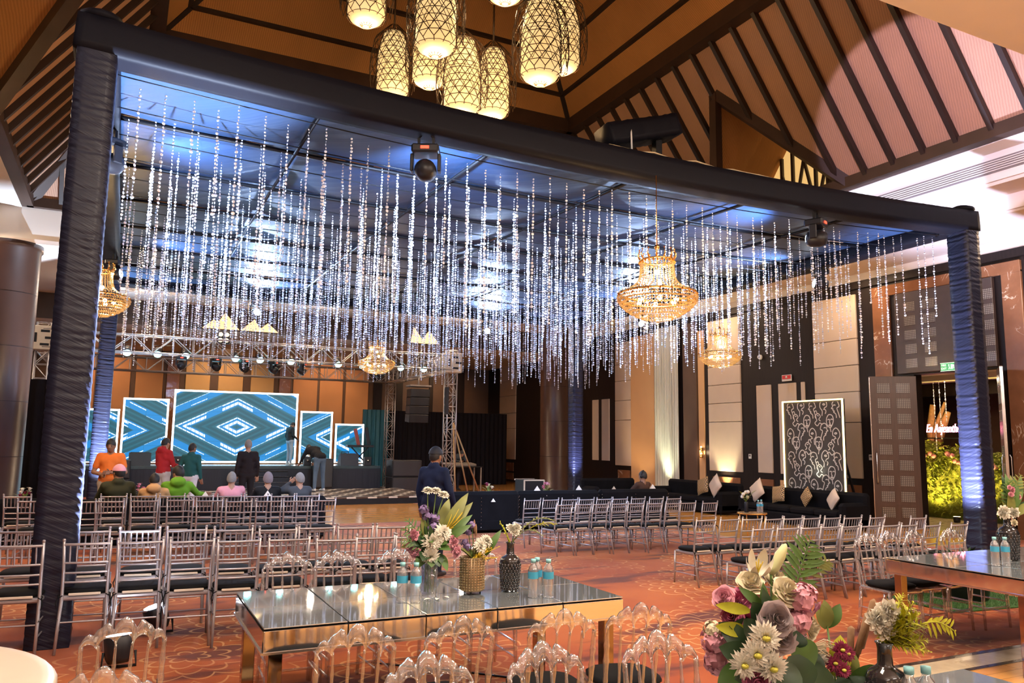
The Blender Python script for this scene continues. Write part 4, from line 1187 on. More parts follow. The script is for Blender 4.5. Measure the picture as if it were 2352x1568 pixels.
for k, (x, lab) in enumerate(((5.72, 'between the central screen and right screen'), (7.0, 'before the shortest screen'))):
    t = thing('stage_effect_lamp', 'round black chrome-lensed stage lamp ' + lab, 'stage light', (x, 27.2, ST), 0, 'round lamps on stage')
    MB().lathe([(.12, 0), (.12, .05), (.04, .07)], 14).build('base', M_BLACKP, t)
    MB().tube([(-.16, 0, .07), (-.17, 0, .3), (-.12, 0, .46), (.12, 0, .46), (.17, 0, .3), (.16, 0, .07)], .018, 6).build('yoke', M_BLACKP, t)
    MB().lathe([(.03, .12), (.13, .08), (.15, -.06), (.13, -.1)], 16, (0, 0, .28), (0, 1, 0)).build('head', M_BLACKP, t)
    MB().lathe([(.12, .101), (.06, .13), (.001, .135)], 16, (0, 0, .28), (0, -1, 0)).build('lens', M_CHROME, t)
# keyboard stand with instruments behind wedge
t = thing('keyboard_stand', 'folded keyboard stand with tilted boards at right stage end', 'instrument', (7.6, 27.5, ST))
for s in (-1, 1): MB().bar((s * .3, 0, 0), (-s * .3, 0, .62), .04).build('leg', M_BLACK, t)
MB().box((0, 0, .66), (.95, .3, .08), bev=.01).build('keyboard', M_BLACKP, t)
MB().box((-.12, 0, .98), (.12, .06, .6), Euler((0, -.25, 0)), bev=.01).build('board', mat('red_board', (.25, .04, .03), .4), t)
MB().box((.26, 0, 1.02), (.13, .06, .62), Euler((0, -.2, 0)), bev=.01).build('board', M_BLACKP, t)
# hanging line array on the side truss
t = thing('line_array_speaker', 'black speaker array hanging from the right side truss', 'speaker', (9.2, 26.0, 2.4))
for k in range(4):
    MB().box((-.0 - .02 * (3 - k), -.02 * (3 - k), .15 + k * .29), (.70, .46, .28), Euler((.03 * (3 - k), 0, 0)), bev=.015).build('cabinet', M_BLACKP, t)
MB().box((0, 0, 1.27), (.78, .5, .06), bev=.01).build('rigging_frame', M_GRILLE, t)
MB().tube([(0, 0, 1.28), (0, 0, 1.60)], .03, 8).build('hoist_hook', M_ALU, t)
# strip lamp clipped to the near tower
t = thing('strip_lamp', 'black strip lamp clipped to the near right truss tower', 'stage light', (8.98, 22.75, 2.6))
MB().box((0, 0, .42), (.12, .12, .85), bev=.02).build('housing', M_BLACKP, t)
for k in range(3): MB().box((-.062, 0, .16 + k * .26), (.01, .08, .2)).build('cell', M_GRILL, t)
# drapes closing the right stage side: each curtain a folded sheet
def curtain(lab, a, b, z0, z1, m, folds, amp=.05, name='drape', cat='drape', group=None):
    a, b = Vector(a), Vector(b); d = b - a; L = d.length; d.normalize(); nn = Vector((-d.y, d.x, 0))
    N = int(folds * 8); vs = []; fs = []
    rr = random.Random(int(L * 100))
    for i in range(N + 1):
        s = i / N
        o = amp * math.sin(s * folds * 2 * PI) * (0.7 + .3 * math.sin(s * 17 + 1))
        for q, z in enumerate((z0, z0 + (z1 - z0) * .33, z0 + (z1 - z0) * .66, z1)):
            p = a + d * (L * s) + nn * (o * (1.1 - .25 * q / 3)); vs.append((p.x, p.y, z))
    for i in range(N):
        for q in range(3): fs.append((i * 4 + q, i * 4 + 4 + q, i * 4 + 5 + q, i * 4 + 1 + q))
    mb = MB(); mb.raw(vs, fs, True)
    vs2 = [Vector(v) + nn * .02 for v in vs]; mb.raw(vs2, [f[::-1] for f in fs], True)
    o = mb.build(name, m)
    tag(o, lab, cat, group)
    return o
curtain('black drape wall between stage and right wall, behind the truss', (9.4, 30.0, 0), (14.6, 30.0, 0), .02, 2.95, M_DRAPE, 26, group='black drapes by the stage')
curtain('teal-lit curtain edge right of the shortest screen', (8.25, 29.6, 0), (9.3, 29.6, 0), .02, 2.95, M_DRAPE_TEALLIT, 6, group='black drapes by the stage')
curtain('black drape behind the brown column at far left', (-3.2, 22.6, 0), (-1.6, 22.4, 0), .02, 3.15, M_DRAPE, 6, group='black drapes by the stage')
# DJ table behind the truss
t = thing('mixing_desk_table', 'black-draped table with sound mixing desk behind the truss braces', 'table', (10.9, 26.2, 0))
MB().box((0, 0, .88), (1.5, .7, .04), bev=.01).build('table_top', M_BLACK, t)
for x in (-.7, .7):
    for y in (-.3, .3): MB().bar((x, y, 0), (x, y, .87), .04).build('leg', M_ALU, t)
MB().box((0, .0, .96), (1.1, .5, .09), Euler((.1, 0, 0)), bev=.015).build('mixing_desk', mat('mixer_grey', (.2, .17, .14), .5, var=.5, scale=40), t)

# ------------------------------------------------------------------ silver chiavari chairs
M_SILVER = mat('silver_paint', (0.40, 0.37, 0.39), 0.33, 0.55, var=0.08)
M_CUSH = mat('black_seat_cloth', (0.009, 0.009, 0.010), 0.85, var=0.3, spec=.1)
M_PAD = mat('pale_pad_underside', (0.62, 0.52, 0.42), 0.8)
def rounded_pad(mb, c, sx, sy, h, n=20, p=3.2, puff=.35):
    """flat cushion with a rounded-square outline"""
    vs = []; fs = []
    prof = [(0.90, 0), (1.0, .35), (1.0, .65), (.90, .92), (.5, 1.0 + puff * .15)]
    for s, q in prof:
        for k in range(n):
            a = 2 * PI * k / n; ca, sa = math.cos(a), math.sin(a)
            r = (abs(ca) ** p + abs(sa) ** p) ** (-1 / p)
            vs.append((c[0] + sx / 2 * s * r * ca, c[1] + sy / 2 * s * r * sa, c[2] + h * q))
    m = len(prof)
    for i in range(m - 1):
        for k in range(n): fs.append((i * n + k, i * n + (k + 1) % n, (i + 1) * n + (k + 1) % n, (i + 1) * n + k))
    fs.append(tuple(range(n))[::-1]); fs.append(tuple((m - 1) * n + k for k in range(n)))
    mb.raw(vs, fs, True); return mb
def make_chiavari():
    t = thing('chiavari_chair', 'x', 'chair')
    for s in (-1, 1):
        b = MB(); b.tube([(s * .178, -.29, 0), (s * .172, -.225, .26), (s * .166, -.185, .44), (s * .166, -.205, .64), (s * .174, -.26, .90)], [.0125, .014, .0145, .0135, .0115], 7)
        b.ball((s * .1745, -.262, .905), .014, 6, 4); b.build('rear_leg', M_SILVER, t)
        f = MB(); f.tube([(s * .185, .195, 0), (s * .182, .185, .2), (s * .180, .178, .43)], [.011, .014, .015], 7); f.build('front_leg', M_SILVER, t)
        for z in (.15, .27):
            MB().tube([(s * .18, -.245, z), (s * .183, .19, z)], .0075, 5, cap=False).build('stretcher', M_SILVER, t)
    MB().tube([(-.183, .19, .21), (.183, .19, .21)], .0075, 5, cap=False).build('stretcher', M_SILVER, t)
    MB().tube([(-.173, -.225, .24), (.173, -.225, .24)], .0075, 5, cap=False).build('stretcher', M_SILVER, t)
    sf = MB(); sf.box((0, -.005, .425), (.365, .375, .04), bev=.012); sf.build('seat', M_SILVER, t)
    def rail(z, y, r, bow=-.018):
        w_ = .166 + .008 * max(0, (z - .64) / .26)
        return MB().tube([(-w_, y, z), (-w_ * .5, y + bow * .8, z), (0, y + bow, z), (w_ * .5, y + bow * .8, z), (w_, y, z)], r, 6, cap=False)
    yz = lambda z: -.205 - .055 * (z - .64) / .26 if z > .64 else -.185 - .02 * (z - .44) / .2
    for z, r in ((.868, .012), (.715, .010), (.632, .0095), (.556, .0095)):
        rail(z, yz(z), r).build('back_rail', M_SILVER, t)
    for k in range(6):
        x = -.125 + .05 * k; bw = -.018 * (1 - (x / .17) ** 2)
        MB().tube([(x, yz(.715) + bw, .715), (x, yz(.79) + bw, .79), (x, yz(.868) + bw, .868)], [.006, .0085, .006], 5, cap=False).build('spindle', M_SILVER, t)
    cu = rounded_pad(MB(), (0, .0, .447), .372, .385, .05).build('cushion', M_CUSH, t)
    ti = MB()
    for s in (-1, 1):
        ti.tube([(s * .165, -.16, .46), (s * .19, -.20, .455), (s * .185, -.235, .44), (s * .16, -.21, .45)], .005, 4)
        ti.tube([(s * .185, -.215, .45), (s * .20, -.25, .40), (s * .19, -.26, .36)], [.006, .006, .003], 4)
    ti.build('tie', M_CUSH, cu)
    pd = MB(); pd.box((0, -.196, .455), (.24, .012, .022), bev=.005); pd.build('pad_lining', M_PAD, cu)
    return t
chv = make_chiavari()
used = [False]
crr = random.Random(5)
def place_chair(x, y, rz, label, group, sc_=1.0):
    if not used[0]:
        used[0] = True; o = chv
        o.location = (x, y, 0); o.rotation_euler = (0, 0, rz); o['label'] = label; o['group'] = group
    else: o = clone(chv, (x, y, 0), rz, label, group)
    o.scale = (sc_, sc_, sc_)
    return o
def row(pts, rz, phrase, group, sc_=1.0):
    n = len(pts)
    for i, (x, y) in enumerate(pts):
        # pts are the middles of the top rails: the seat lies in front
        a = rz + crr.uniform(-.06, .06)
        ox, oy = x - math.sin(a) * .26, y + math.cos(a) * .26
        pos = ('leftmost' if i == 0 else 'rightmost' if i == n - 1 else ORD[i] + ' from left')
        place_chair(ox, oy, a, 'silver chiavari chair, %s in %s' % (pos, phrase), group, sc_)
ROT = math.radians(-5)
R1 = [(-.68, 7.55), (-.19, 7.55), (.21, 7.5), (.61, 7.41), (.98, 7.29), (1.40, 7.25), (1.78, 7.07), (2.15, 7.12), (2.50, 7.05)]
R2 = [(-.77, 8.66), (-.21, 8.47), (.22, 8.39), (.63, 8.32), (1.04, 8.17), (1.44, 8.05), (1.83, 8.10), (2.20, 8.00), (2.58, 7.93)]
R3 = [(-1.03, 12.62), (-.39, 12.35), (-.08, 12.3), (.35, 12.3), (.82, 12.32), (1.19, 12.1), (1.56, 11.85), (1.96, 11.8), (2.33, 11.72), (2.73, 11.72)]
R4 = [(-1.3, 13.6), (-.04, 13.35), (.36, 13.28), (.76, 13.2), (1.16, 13.08), (1.56, 12.95), (1.94, 12.85), (2.33, 12.75), (2.71, 12.72)]
row(R1, ROT, 'the nearest left row', 'left block of chairs'); row(R2, ROT, 'the second left row', 'left block of chairs')
row(R3, ROT, 'the third left row', 'left block of chairs'); row(R4, ROT, 'the farthest left row before the sofas', 'left block of chairs')
M1 = [(6.36, 10.9), (6.71, 10.9), (7.02, 10.87), (7.36, 10.83), (7.67, 10.82), (7.98, 10.73), (8.29, 10.64), (8.62, 10.66), (9.00, 10.56)]
M2 = [(6.34, 11.95), (6.68, 11.92), (7.03, 11.88), (7.35, 11.84), (7.70, 11.82), (8.02, 11.80), (8.40, 11.78), (8.74, 11.7), (9.05, 11.6)]
row(M1, .05, 'the nearer middle row', 'middle block of chairs', .90); row(M2, .05, 'the farther middle row', 'middle block of chairs', .90)
Q1 = [(6.70, 7.94), (7.05, 7.9), (7.37, 7.84), (7.67, 7.76), (7.97, 7.73), (8.26, 7.68), (8.57, 7.62), (8.86, 7.54), (9.24, 7.46), (9.74, 7.22)]
Q2 = [(6.63, 6.88), (6.97, 6.84), (7.29, 6.79), (7.59, 6.78), (7.88, 6.74), (8.17, 6.70), (8.47, 6.65), (8.73, 6.6), (9.0, 6.48), (9.42, 6.42)]
row(Q1, .05, 'the farther right row', 'right block of chairs', .93); row(Q2, .05, 'the nearer right row', 'right block of chairs', .93)

# ------------------------------------------------------------------ clear acrylic chairs with arched backs
M_ACR = glass_mat('clear_acrylic', (0.92, 0.90, 0.91), 0.22, 0.12, 0.06, 0.42)
def crest_top(u):                                   # u -1..1
    a = abs(u)
    z = .83 + .075 * math.cos(min(1, a) * PI / 2) ** .9
    z += .020 * math.exp(-((a - .0) / .13) ** 2)
    z -= .030 * math.exp(-((a - .26) / .06) ** 2)
    z -= .018 * math.exp(-((a - .70) / .05) ** 2)
    z += .012 * math.exp(-((a - .40) / .10) ** 2)
    if a > .88: z -= (a - .88) * .22
    return z
def crest_bot(u):
    b = (u * .5 + .5) * 5; f = b - int(min(4, b)); k = int(min(4, b))
    base = .785 + .045 * math.cos(min(1, abs((k + .5) / 2.5 - 1)) * PI / 2)
    q = max(0, 1 - (2 * f - 1) ** 2)
    return base - .035 + .05 * math.sqrt(q)
def make_ghost():
    t = thing('acrylic_chair', 'x', 'chair')
    N = 60; W = .185; th = .011
    yb = lambda z: -.195 - .065 * (z - .45) / .45
    vs = []; fs = []
    for i in range(N + 1):
        u = -1 + 2 * i / N
        zt, zb = crest_top(u), min(crest_bot(u), crest_top(u) - .012)
        x = u * W; cv = -.020 * (1 - u * u)
        for z, o in ((zb, -th), (zb, th), (zt, th), (zt, -th)): vs.append((x, yb(z) + cv + o, z))
    for i in range(N):
        for k in range(4): fs.append((i * 4 + k, i * 4 + (k + 1) % 4, i * 4 + 4 + (k + 1) % 4, i * 4 + 4 + k))
    fs += [(0, 1, 2, 3), (N * 4 + 3, N * 4 + 2, N * 4 + 1, N * 4)]
    mb = MB(); mb.raw(vs, fs, True); mb.build('crest_rail', M_ACR, t)
    def balus(p0, p1, r):
        P0, P1 = Vector(p0), Vector(p1); path = []; rad = []
        for i in range(19):
            q = i / 18
            path.append(P0.lerp(P1, q))
            rr = r * (.75 + .35 * math.sin(PI * q))
            for c, a in ((.12, .9), (.2, .6), (.42, .85), (.5, .5), (.72, .4)): rr += r * a * math.exp(-((q - c) / .022) ** 2) * .8
            rad.append(rr)
        return MB().tube(path, rad, 7, cap=True)
    for s in (-1, 1):
        balus((s * .172, -.195, .44), (s * .176, yb(.80), .80), .0125).build('back_post', M_ACR, t)
    for k in range(1, 5):
        u = -1 + 2 * k / 5
        balus((u * .165, -.20, .45), (u * .176, yb(.79) - .02 * (1 - u * u), .80), .0075).build('spindle', M_ACR, t)
    s = MB(); s.box((0, 0, .435), (.385, .385, .035), bev=.012); s.build('seat', M_ACR, t)
    for sx in (-1, 1):
        MB().tube([(sx * .178, .175, .43), (sx * .18, .178, .25), (sx * .185, .19, 0)], [.019, .017, .013], 7).build('front_leg', M_ACR, t)
        MB().tube([(sx * .174, -.185, .43), (sx * .176, -.21, .2), (sx * .18, -.245, 0)], [.019, .017, .013], 7).build('rear_leg', M_ACR, t)
        for z in (.14, .25):
            MB().tube([(sx * .18, .18, z), (sx * .178, -.21, z)], .009, 6, cap=False).build('stretcher', M_ACR, t)
    MB().tube([(-.18, .18, .2), (.18, .18, .2)], .009, 6, cap=False).build('stretcher', M_ACR, t)
    cu = rounded_pad(MB(), (0, .0, .455), .39, .38, .045).build('cushion', M_CUSH, t)
    return t
gh = make_ghost(); gused = [False]
def ghost(x, y, deg, label, group):
    rz = math.radians(deg)
    if not gused[0]:
        gused[0] = True; gh.location = (x, y, 0); gh.rotation_euler = (0, 0, rz); gh['label'] = label; gh['group'] = group
    else: clone(gh, (x, y, 0), rz, label, group)
G = 'clear acrylic chairs'
C_ = 'clear acrylic spindle-back chair, '
for i, (x, y, a) in enumerate(((1.05, 3.90, -5), (1.52, 3.88, 3), (2.11, 3.83, -8), (2.59, 3.80, -14))):
    ghost(x, y, a, C_ + ['leftmost', 'second from left', 'third from left', 'rightmost'][i] + ' on the near side of the mirrored table', G)
for i, (x, y, a) in enumerate(((1.13, 2.78, 176), (1.67, 2.74, 184), (2.18, 2.71, 172))):
    ghost(x, y, a, C_ + ['left', 'middle', 'right'][i] + ' of three at the bottom edge', G)
for i, (x, y, a) in enumerate(((1.16, 5.82, 178), (1.55, 5.80, 183), (2.01, 5.78, 180), (2.62, 5.72, 176))):
    ghost(x, y, a, C_ + ['leftmost', 'second from left', 'third', 'rightmost, behind dark vase'][i] + ' on the far side of the mirrored table', G)
ghost(0.05, 4.45, 6, C_ + 'beside the white round table, in front of the black post', G)
ghost(0.03, 3.60, -6, C_ + 'in the bottom left corner by the white round table', G)
for i, (x, y, a) in enumerate(((6.58, 5.22, 172), (6.96, 5.25, 180), (7.36, 5.26, 186), (7.86, 5.22, 178))):
    ghost(x, y, a, C_ + ['leftmost', 'second', 'third', 'rightmost'][i] + ' behind the right-hand mirrored table', G)
ghost(7.1, 3.6, 10, C_ + 'on the near side of the right-hand mirrored table', G)

# ------------------------------------------------------------------ tables
M_MIRROR = mat('mirror_glass', (0.80, 0.90, 0.95), 0.04, 0.84, var=0.04)
M_EDGE = mat('mirror_bevel', (0.9, 0.9, 0.9), 0.05, 1.0, var=0.05)
M_LEGM = mat('bronze_mirror_leg', (0.35, 0.26, 0.18), 0.08, 1.0, var=0.1)
def mirror_table(lab, x0, x1, y0, y1, zt=.76, nx=5, ny=2, apron=.13):
    cx_, cy_ = (x0 + x1) / 2, (y0 + y1) / 2; W, D = x1 - x0, y1 - y0
    t = thing('mirrored_table', lab, 'table', (cx_, cy_, 0))
    MB().box((0, 0, zt - apron / 2 - .008), (W - .012, D - .012, apron - .012)).build('core', M_BLACK, t)
    for i in range(nx):
        for j in range(ny):
            MB().box((-W / 2 + W * (i + .5) / nx, -D / 2 + D * (j + .5) / ny, zt - .004), (W / nx - .006, D / ny - .006, .008), bev=.003).build('mirror_tile', M_MIRROR, t)
        for s in (-1, 1):
            MB().box((-W / 2 + W * (i + .5) / nx, s * (D / 2 - .003), zt - apron / 2 - .008), (W / nx - .005, .006, apron - .016), bev=.002).build('side_tile', M_EDGE, t)
    for s in (-1, 1):
        MB().box((s * (W / 2 - .003), 0, zt - apron / 2 - .008), (.006, D - .02, apron - .016), bev=.002).build('side_tile', M_EDGE, t)
        MB().bar((-W / 2, s * D / 2, zt - apron), (W / 2, s * D / 2, zt - apron), .016, .012).build('edge_trim', M_CHROME, t)
        MB().bar((s * W / 2, -D / 2, zt - apron), (s * W / 2, D / 2, zt - apron), .016, .012).build('edge_trim', M_CHROME, t)
        for q in (-1, 1):
            MB().box((s * (W / 2 - .08), q * (D / 2 - .09), (zt - apron) / 2), (.075, .075, zt - apron), bev=.004).build('leg', M_LEGM, t)
    return t
mirror_table('long mirror-tiled table with flower vases in the centre foreground', .74, 3.02, 4.42, 5.52)
mirror_table('mirror-tiled table at the right edge with bottles and plant', 6.32, 8.75, 3.78, 5.06)
mirror_table('mirrored table below the picture edge carrying the big bouquet', 1.25, 3.5, 1.38, 2.42)
t = thing('round_table', 'round white-topped table in the bottom left corner', 'table', (-1.17, 3.92, 0))
M_TOPW = mat('cream_laminate', (.72, .60, .46), .35, var=.04)
MB().lathe([(.94, .71), (.985, .715), (1.0, .73), (.985, .748), (.94, .752), (.001, .752)], 56).build('table_top', M_TOPW, t)
MB().lathe([(.28, 0), (.28, .03), (.06, .06), (.05, .70), (.2, .71)], 24).build('pedestal', M_CHROME, t)

# ------------------------------------------------------------------ black lounge furniture
M_VELVET = mat('black_velvet', (0.007, 0.007, 0.009), 0.85, var=0.4, scale=4, spec=.08)
def sofa(lab, x, y, L, deg, D=.85, hb=.78, group='black lounge sofas', buttons=True):
    t = thing('sofa', lab, 'sofa', (x, y, 0), math.radians(deg), group)   # faces +y, back at -y
    MB().box((0, 0, .15), (L, D, .22), bev=.03).build('base', M_VELVET, t)
    MB().box((0, -D / 2 + .11, hb / 2 + .02), (L, .2, hb - .04), bev=.06).build('backrest', M_VELVET, t)
    for s in (-1, 1): MB().box((s * (L / 2 - .10), .05, .32), (.2, D - .1, .52), bev=.06).build('armrest', M_VELVET, t)
    n = max(1, round((L - .4) / .75)); w_ = (L - .42) / n
    for k in range(n): MB().box((-(L - .42) / 2 + w_ * (k + .5), .08, .325), (w_ - .01, D - .28, .15), bev=.045).build('seat_cushion', M_VELVET, t)
    for s in (-1, 1):
        for q in (-1, 1): MB().lathe([(.025, 0), (.035, .05)], 8, (s * (L / 2 - .08), q * (D / 2 - .08), 0)).build('foot', M_BLACK, t)
    if buttons:
        b = MB(); nb = int(L / .62)
        for k in range(nb + 1):
            xx = -L / 2 + .04 + (L - .08) * k / nb
            for q in range(9): b.ball((xx, -D / 2 - .002, .12 + q * .07), .008, 6, 4)
        o = b.build('stud_rows', M_CHROME, t); o['kind'] = 'stuff'
    return t
sofa('black studded sofa seen from behind, left of the middle chairs', 6.35, 14.55, 1.7, 0, hb=.80)
sofa('black sofa behind the middle chair rows, left one', 8.25, 14.75, 1.9, -4)
sofa('black sofa behind the middle chair rows, with man in headphones', 10.15, 14.75, 1.75, -4)
sofa('black sofa with man in pink cap and man in green', .2, 14.75, 1.95, 0, hb=.76)
sofa('black sofa with man in pink shirt', 1.62, 14.75, .82, 0, hb=.76)
sofa('black sofa with two grey-headed men', 2.72, 14.75, 1.35, 0, hb=.76)
sofa('black sofa at far left beside the black post', -1.55, 15.2, 1.5, 0, hb=.76)
sofa('long black sofa along the right wall before the face backdrop', 14.0, 13.4, 3.2, 90, buttons=False)
sofa('black sofa along the right wall under the lit cream panel', 14.1, 17.2, 3.0, 90, buttons=False)
sofa('black sofa end between right wall and column', 12.6, 18.9, 1.8, 180, buttons=False)

def pillow(lab, loc, size, rot, m, group='throw cushions on the black sofas'):
    vs = []; fs = []; n = 10
    for sgn in (1, -1):
        for i in range(n + 1):
            for j in range(n + 1):
                u, v = -1 + 2 * i / n, -1 + 2 * j / n
                pin = 1 - .10 * (u * u * (1 - abs(v)) + v * v * (1 - abs(u)))
                e = max(0, (1 - u ** 4) * (1 - v ** 4)) ** .5
                vs.append((u * size / 2 * pin, sgn * e * size * .16, v * size / 2 * pin))
    m1 = (n + 1) ** 2
    for i in range(n):
        for j in range(n):
            q = i * (n + 1) + j; f = (q, q + n + 1, q + n + 2, q + 1)
            fs.append(f); fs.append(tuple(k + m1 for k in f[::-1]))
    mb = MB(); mb.raw(vs, fs, True)
    o = mb.build('throw_cushion', m, None, loc, rot)
    return tag(o, lab, 'cushion', group)
M_CREAMC = mat('cream_satin', (.62, .50, .40), .5, var=.08)
t_ = NT('gold_zigzag_cloth'); _co, _x, _y, _z = t_.xyz()
_zz = t_.mth('PINGPONG', t_.mth('ADD', _x, t_.mth('PINGPONG', _z, .05)), .022)
t_.put(t_.b.inputs['Base Color'], t_.mix(t_.mth('LESS_THAN', _zz, .011), (.05, .03, .02, 1), (.55, .36, .16, 1))); t_.b.inputs['Roughness'].default_value = .6
M_ZIG = t_.m
R45 = PI / 4
pillow('cream satin cushion standing on its corner before the lit panel', (13.95, 16.2, .72), .46, (.25, R45, PI / 2), M_CREAMC)
pillow('gold zigzag cushion beside the cream one on the far wall sofa', (14.0, 16.75, .68), .44, (.25, .3, PI / 2), M_ZIG)
pillow('cream cushion on its corner left of the face backdrop', (14.0, 14.75, .68), .46, (.25, R45 * .8, PI / 2), M_CREAMC)
pillow('gold zigzag cushion in front of the face backdrop', (14.0, 14.05, .64), .40, (.25, .2, PI / 2), M_ZIG)
pillow('small gold cushion in front of the face backdrop, right of centre', (14.05, 13.25, .62), .36, (.4, .9, PI / 2), M_ZIG)
pillow('cream cushion at the right foot of the face backdrop', (14.05, 12.5, .62), .38, (.45, .9, PI / 2), M_CREAMC)
M_NAP = mat('white_napkin', (.78, .73, .68), .7)
for k, (x, y, z, lab) in enumerate(((7.75, 14.45, .78, 'left of the man in headphones'), (8.75, 14.45, .78, 'peeking above the middle chairs'), (10.7, 14.5, .78, 'right of the man in headphones'), (12.6, 18.9, .475, 'near the striped curtain'), (1.35, 14.5, .76, 'right of the man in the green top'), (2.38, 14.5, .76, 'on the sofa back beside the man in pink shirt'), (6.6, 14.12, .60, 'small one on the black studded sofa'))):
    o = MB(); o.raw([(-.13, -.05, 0), (.13, -.05, 0), (.13, .05, 0), (-.13, .05, 0), (0, 0, .20)], [(0, 1, 4), (1, 2, 4), (2, 3, 4), (3, 0, 4), (3, 2, 1, 0)], False)
    s_ = .35 if k == 6 else .5
    ob = o.build('folded_napkin', M_NAP, None, (x, y, z)); ob.scale = (s_, s_, s_)
    tag(ob, 'white napkin folded to a point, ' + lab, 'napkin', 'folded white napkins')
t = thing('coffee_table', 'round gold-rimmed coffee table behind the right chair rows', 'table', (11.25, 12.0, 0))
MB().lathe([(.27, .42), (.28, .43), (.28, .45), (.001, .455)], 28).build('table_top', mat('brown_tabletop', (.22, .11, .05), .2), t)
rg = MB(); rg.tube([(.28 * math.cos(2 * PI * k / 28), .28 * math.sin(2 * PI * k / 28), .44) for k in range(28)], .012, 6, closed=True); rg.build('gold_rim', M_GOLD, t)
for k in range(4):
    a = 2 * PI * k / 4 + .4
    MB().tube([(.26 * math.cos(a), .26 * math.sin(a), .43), (.22 * math.cos(a), .22 * math.sin(a), 0)], .012, 6).build('leg', M_GOLD, t)
# flight case on castors between sofas
t = thing('flight_case', 'black flight case rack with pale edges standing behind the middle chairs', 'case', (8.9, 17.0, 0))
MB().box((0, 0, .50), (.52, .5, .76), bev=.01).build('body', M_BLACKP, t)
for s in (-1, 1):
    for q in (.13, .87): MB().bar((-.27, s * .255, q), (.27, s * .255, q), .03).build('edge_trim', M_PAD, t)
    MB().bar((s * .265, -.255, .13), (s * .265, -.255, .87), .03).build('edge_trim', M_PAD, t)
    MB().box((s * .13, -.26, .55), (.12, .02, .08), bev=.008).build('handle', M_CHROME, t)
    for q in (-1, 1): MB().lathe([(.05, -.02), (.05, .02)], 12, (s * .2, q * .2, .05), (1, 0, 0)).build('castor', M_BLACK, t)

# ------------------------------------------------------------------ entrance door, foyer
M_DOOR = mat('brown_door_wood', (.085, .045, .03), .32, var=.25, scale=4, aniso=(6, 6, .6))
def door_leaf(name, hx, hy, deg, W=.98, H=3.36):
    d = struct(name, (hx, hy, 0)); d.rotation_euler = (0, 0, math.radians(deg))   # leaf runs along local +x from the hinge
    MB().box((W / 2, 0, H / 2), (W, .05, H), bev=.006).build('leaf', M_DOOR, d)
    for c in range(2):
        for r in range(9):
            z = .22 + r * .345
            MB().box((W * (.29 + .42 * c), -.027, z + .11), (.28, .012, .22), bev=.005).build('pane', M_FRET, d)
            MB().box((W * (.29 + .42 * c), .027, z + .11), (.28, .012, .22), bev=.005).build('pane', M_FRET, d)
    MB().tube([(W - .08, -.05, .95), (W - .08, -.075, 1.0), (W - .08, -.075, 1.6), (W - .08, -.05, 1.65)], .012, 8).build('handle', M_CHROME, d)
    MB().tube([(W - .08, .05, .95), (W - .08, .075, 1.0), (W - .08, .075, 1.6), (W - .08, .05, 1.65)], .012, 8).build('handle', M_CHROME, d)
    MB().bar((W, 0, .02), (W, 0, H - .02), .012, .052).build('edge_strip', M_CHROME, d)
    return d
door_leaf('door_1', 15.97, 11.76, 140)
door_leaf('door_2', 15.97, 9.90, 215, 1.0)
fo = struct('wall_foyer')
slab('foyer_wall', 21.6, 21.8, 6, 17, 0, 3.6, M_WALL, fo)
slab('foyer_wall', 16.26, 21.8, 16.6, 16.8, 0, 3.6, M_WENGE, fo)
slab('foyer_wall', 16.26, 21.8, 6, 6.2, 0, 3.6, M_WENGE, fo)
slab('foyer_ceiling', 16.26, 21.8, 6, 16.8, 3.5, 3.6, M_SOFFIT, fo)
slab('foyer_beam', 19.7, 20.0, 6.2, 16.6, 3.15, 3.5, M_WENGE, fo)
slab('foyer_cove', 17.6, 17.75, 6.2, 16.6, 3.38, 3.5, M_SOFFIT_W, fo)
light('AREA', 'foyer_cove_light', (18.3, 12.2, 3.42), 45, WARM, .8, (18.3, 12.2, 0))
# moss wall with climbing leaves
M_MOSS = mat('yellow_green_moss', (.16, .17, .025), .9, var=.55, scale=9, bump=1.0, bscale=40)
M_LEAFG = mat('foliage_green', (.06, .14, .025), .55, var=.4, scale=12)
M_LEAFL = mat('foliage_lime', (.26, .30, .04), .55, var=.5, scale=12)
mw = thing('moss_wall', 'yellow-lit moss wall with leaves beyond the open entrance door', 'plant wall', (18.9, 13.3, 0))
N1, N2 = 26, 22; vs = []; fs = []; mr = random.Random(8)
for i in range(N1 + 1):
    for j in range(N2 + 1):
        y = 11.6 + 3.4 * i / N1; top = 2.1 - .55 * max(0, 1 - abs(i / N1 - .82) / .7) + .14 * math.sin(i * 1.3)
        top = 1.55 + .55 * (i / N1) + .1 * math.sin(i * .9)
        vs.append((18.95 + mr.uniform(-.05, .05) - 18.9, y - 13.3, top * j / N2))
for i in range(N1):
    for j in range(N2): q = i * (N2 + 1) + j; fs.append((q, q + 1, q + N2 + 2, q + N2 + 1))
mb = MB(); mb.raw(vs, fs, True); mb.box((.12, 1.7 - 1.7, .85), (.2, 3.4, 1.5)); mb.build('moss', M_MOSS, mw)
lf = MB()
for k in range(1500):
    i = mr.random(); y = 11.6 + 3.4 * i; top = 1.55 + .55 * i
    z = top * (1 - mr.random() ** 1.5 * .95) + .05
    p = Vector((18.88 - 18.9 - mr.uniform(0, .06), y - 13.3, z)); d = Vector((-mr.uniform(.2, 1), mr.uniform(-1, 1), mr.uniform(-.8, .7))).normalized()
    lf.leaf(p, p + d * mr.uniform(.08, .17), mr.uniform(.04, .08), n=2)
o = lf.build('leaves', M_LEAFL, mw); o['kind'] = 'stuff'
fl_ = MB()
M_ROSEP = mat('flower_pink', (.70, .25, .33), .6, var=.3, scale=30)
M_ROSEW = mat('flower_cream', (.82, .74, .58), .6, var=.12, scale=30)
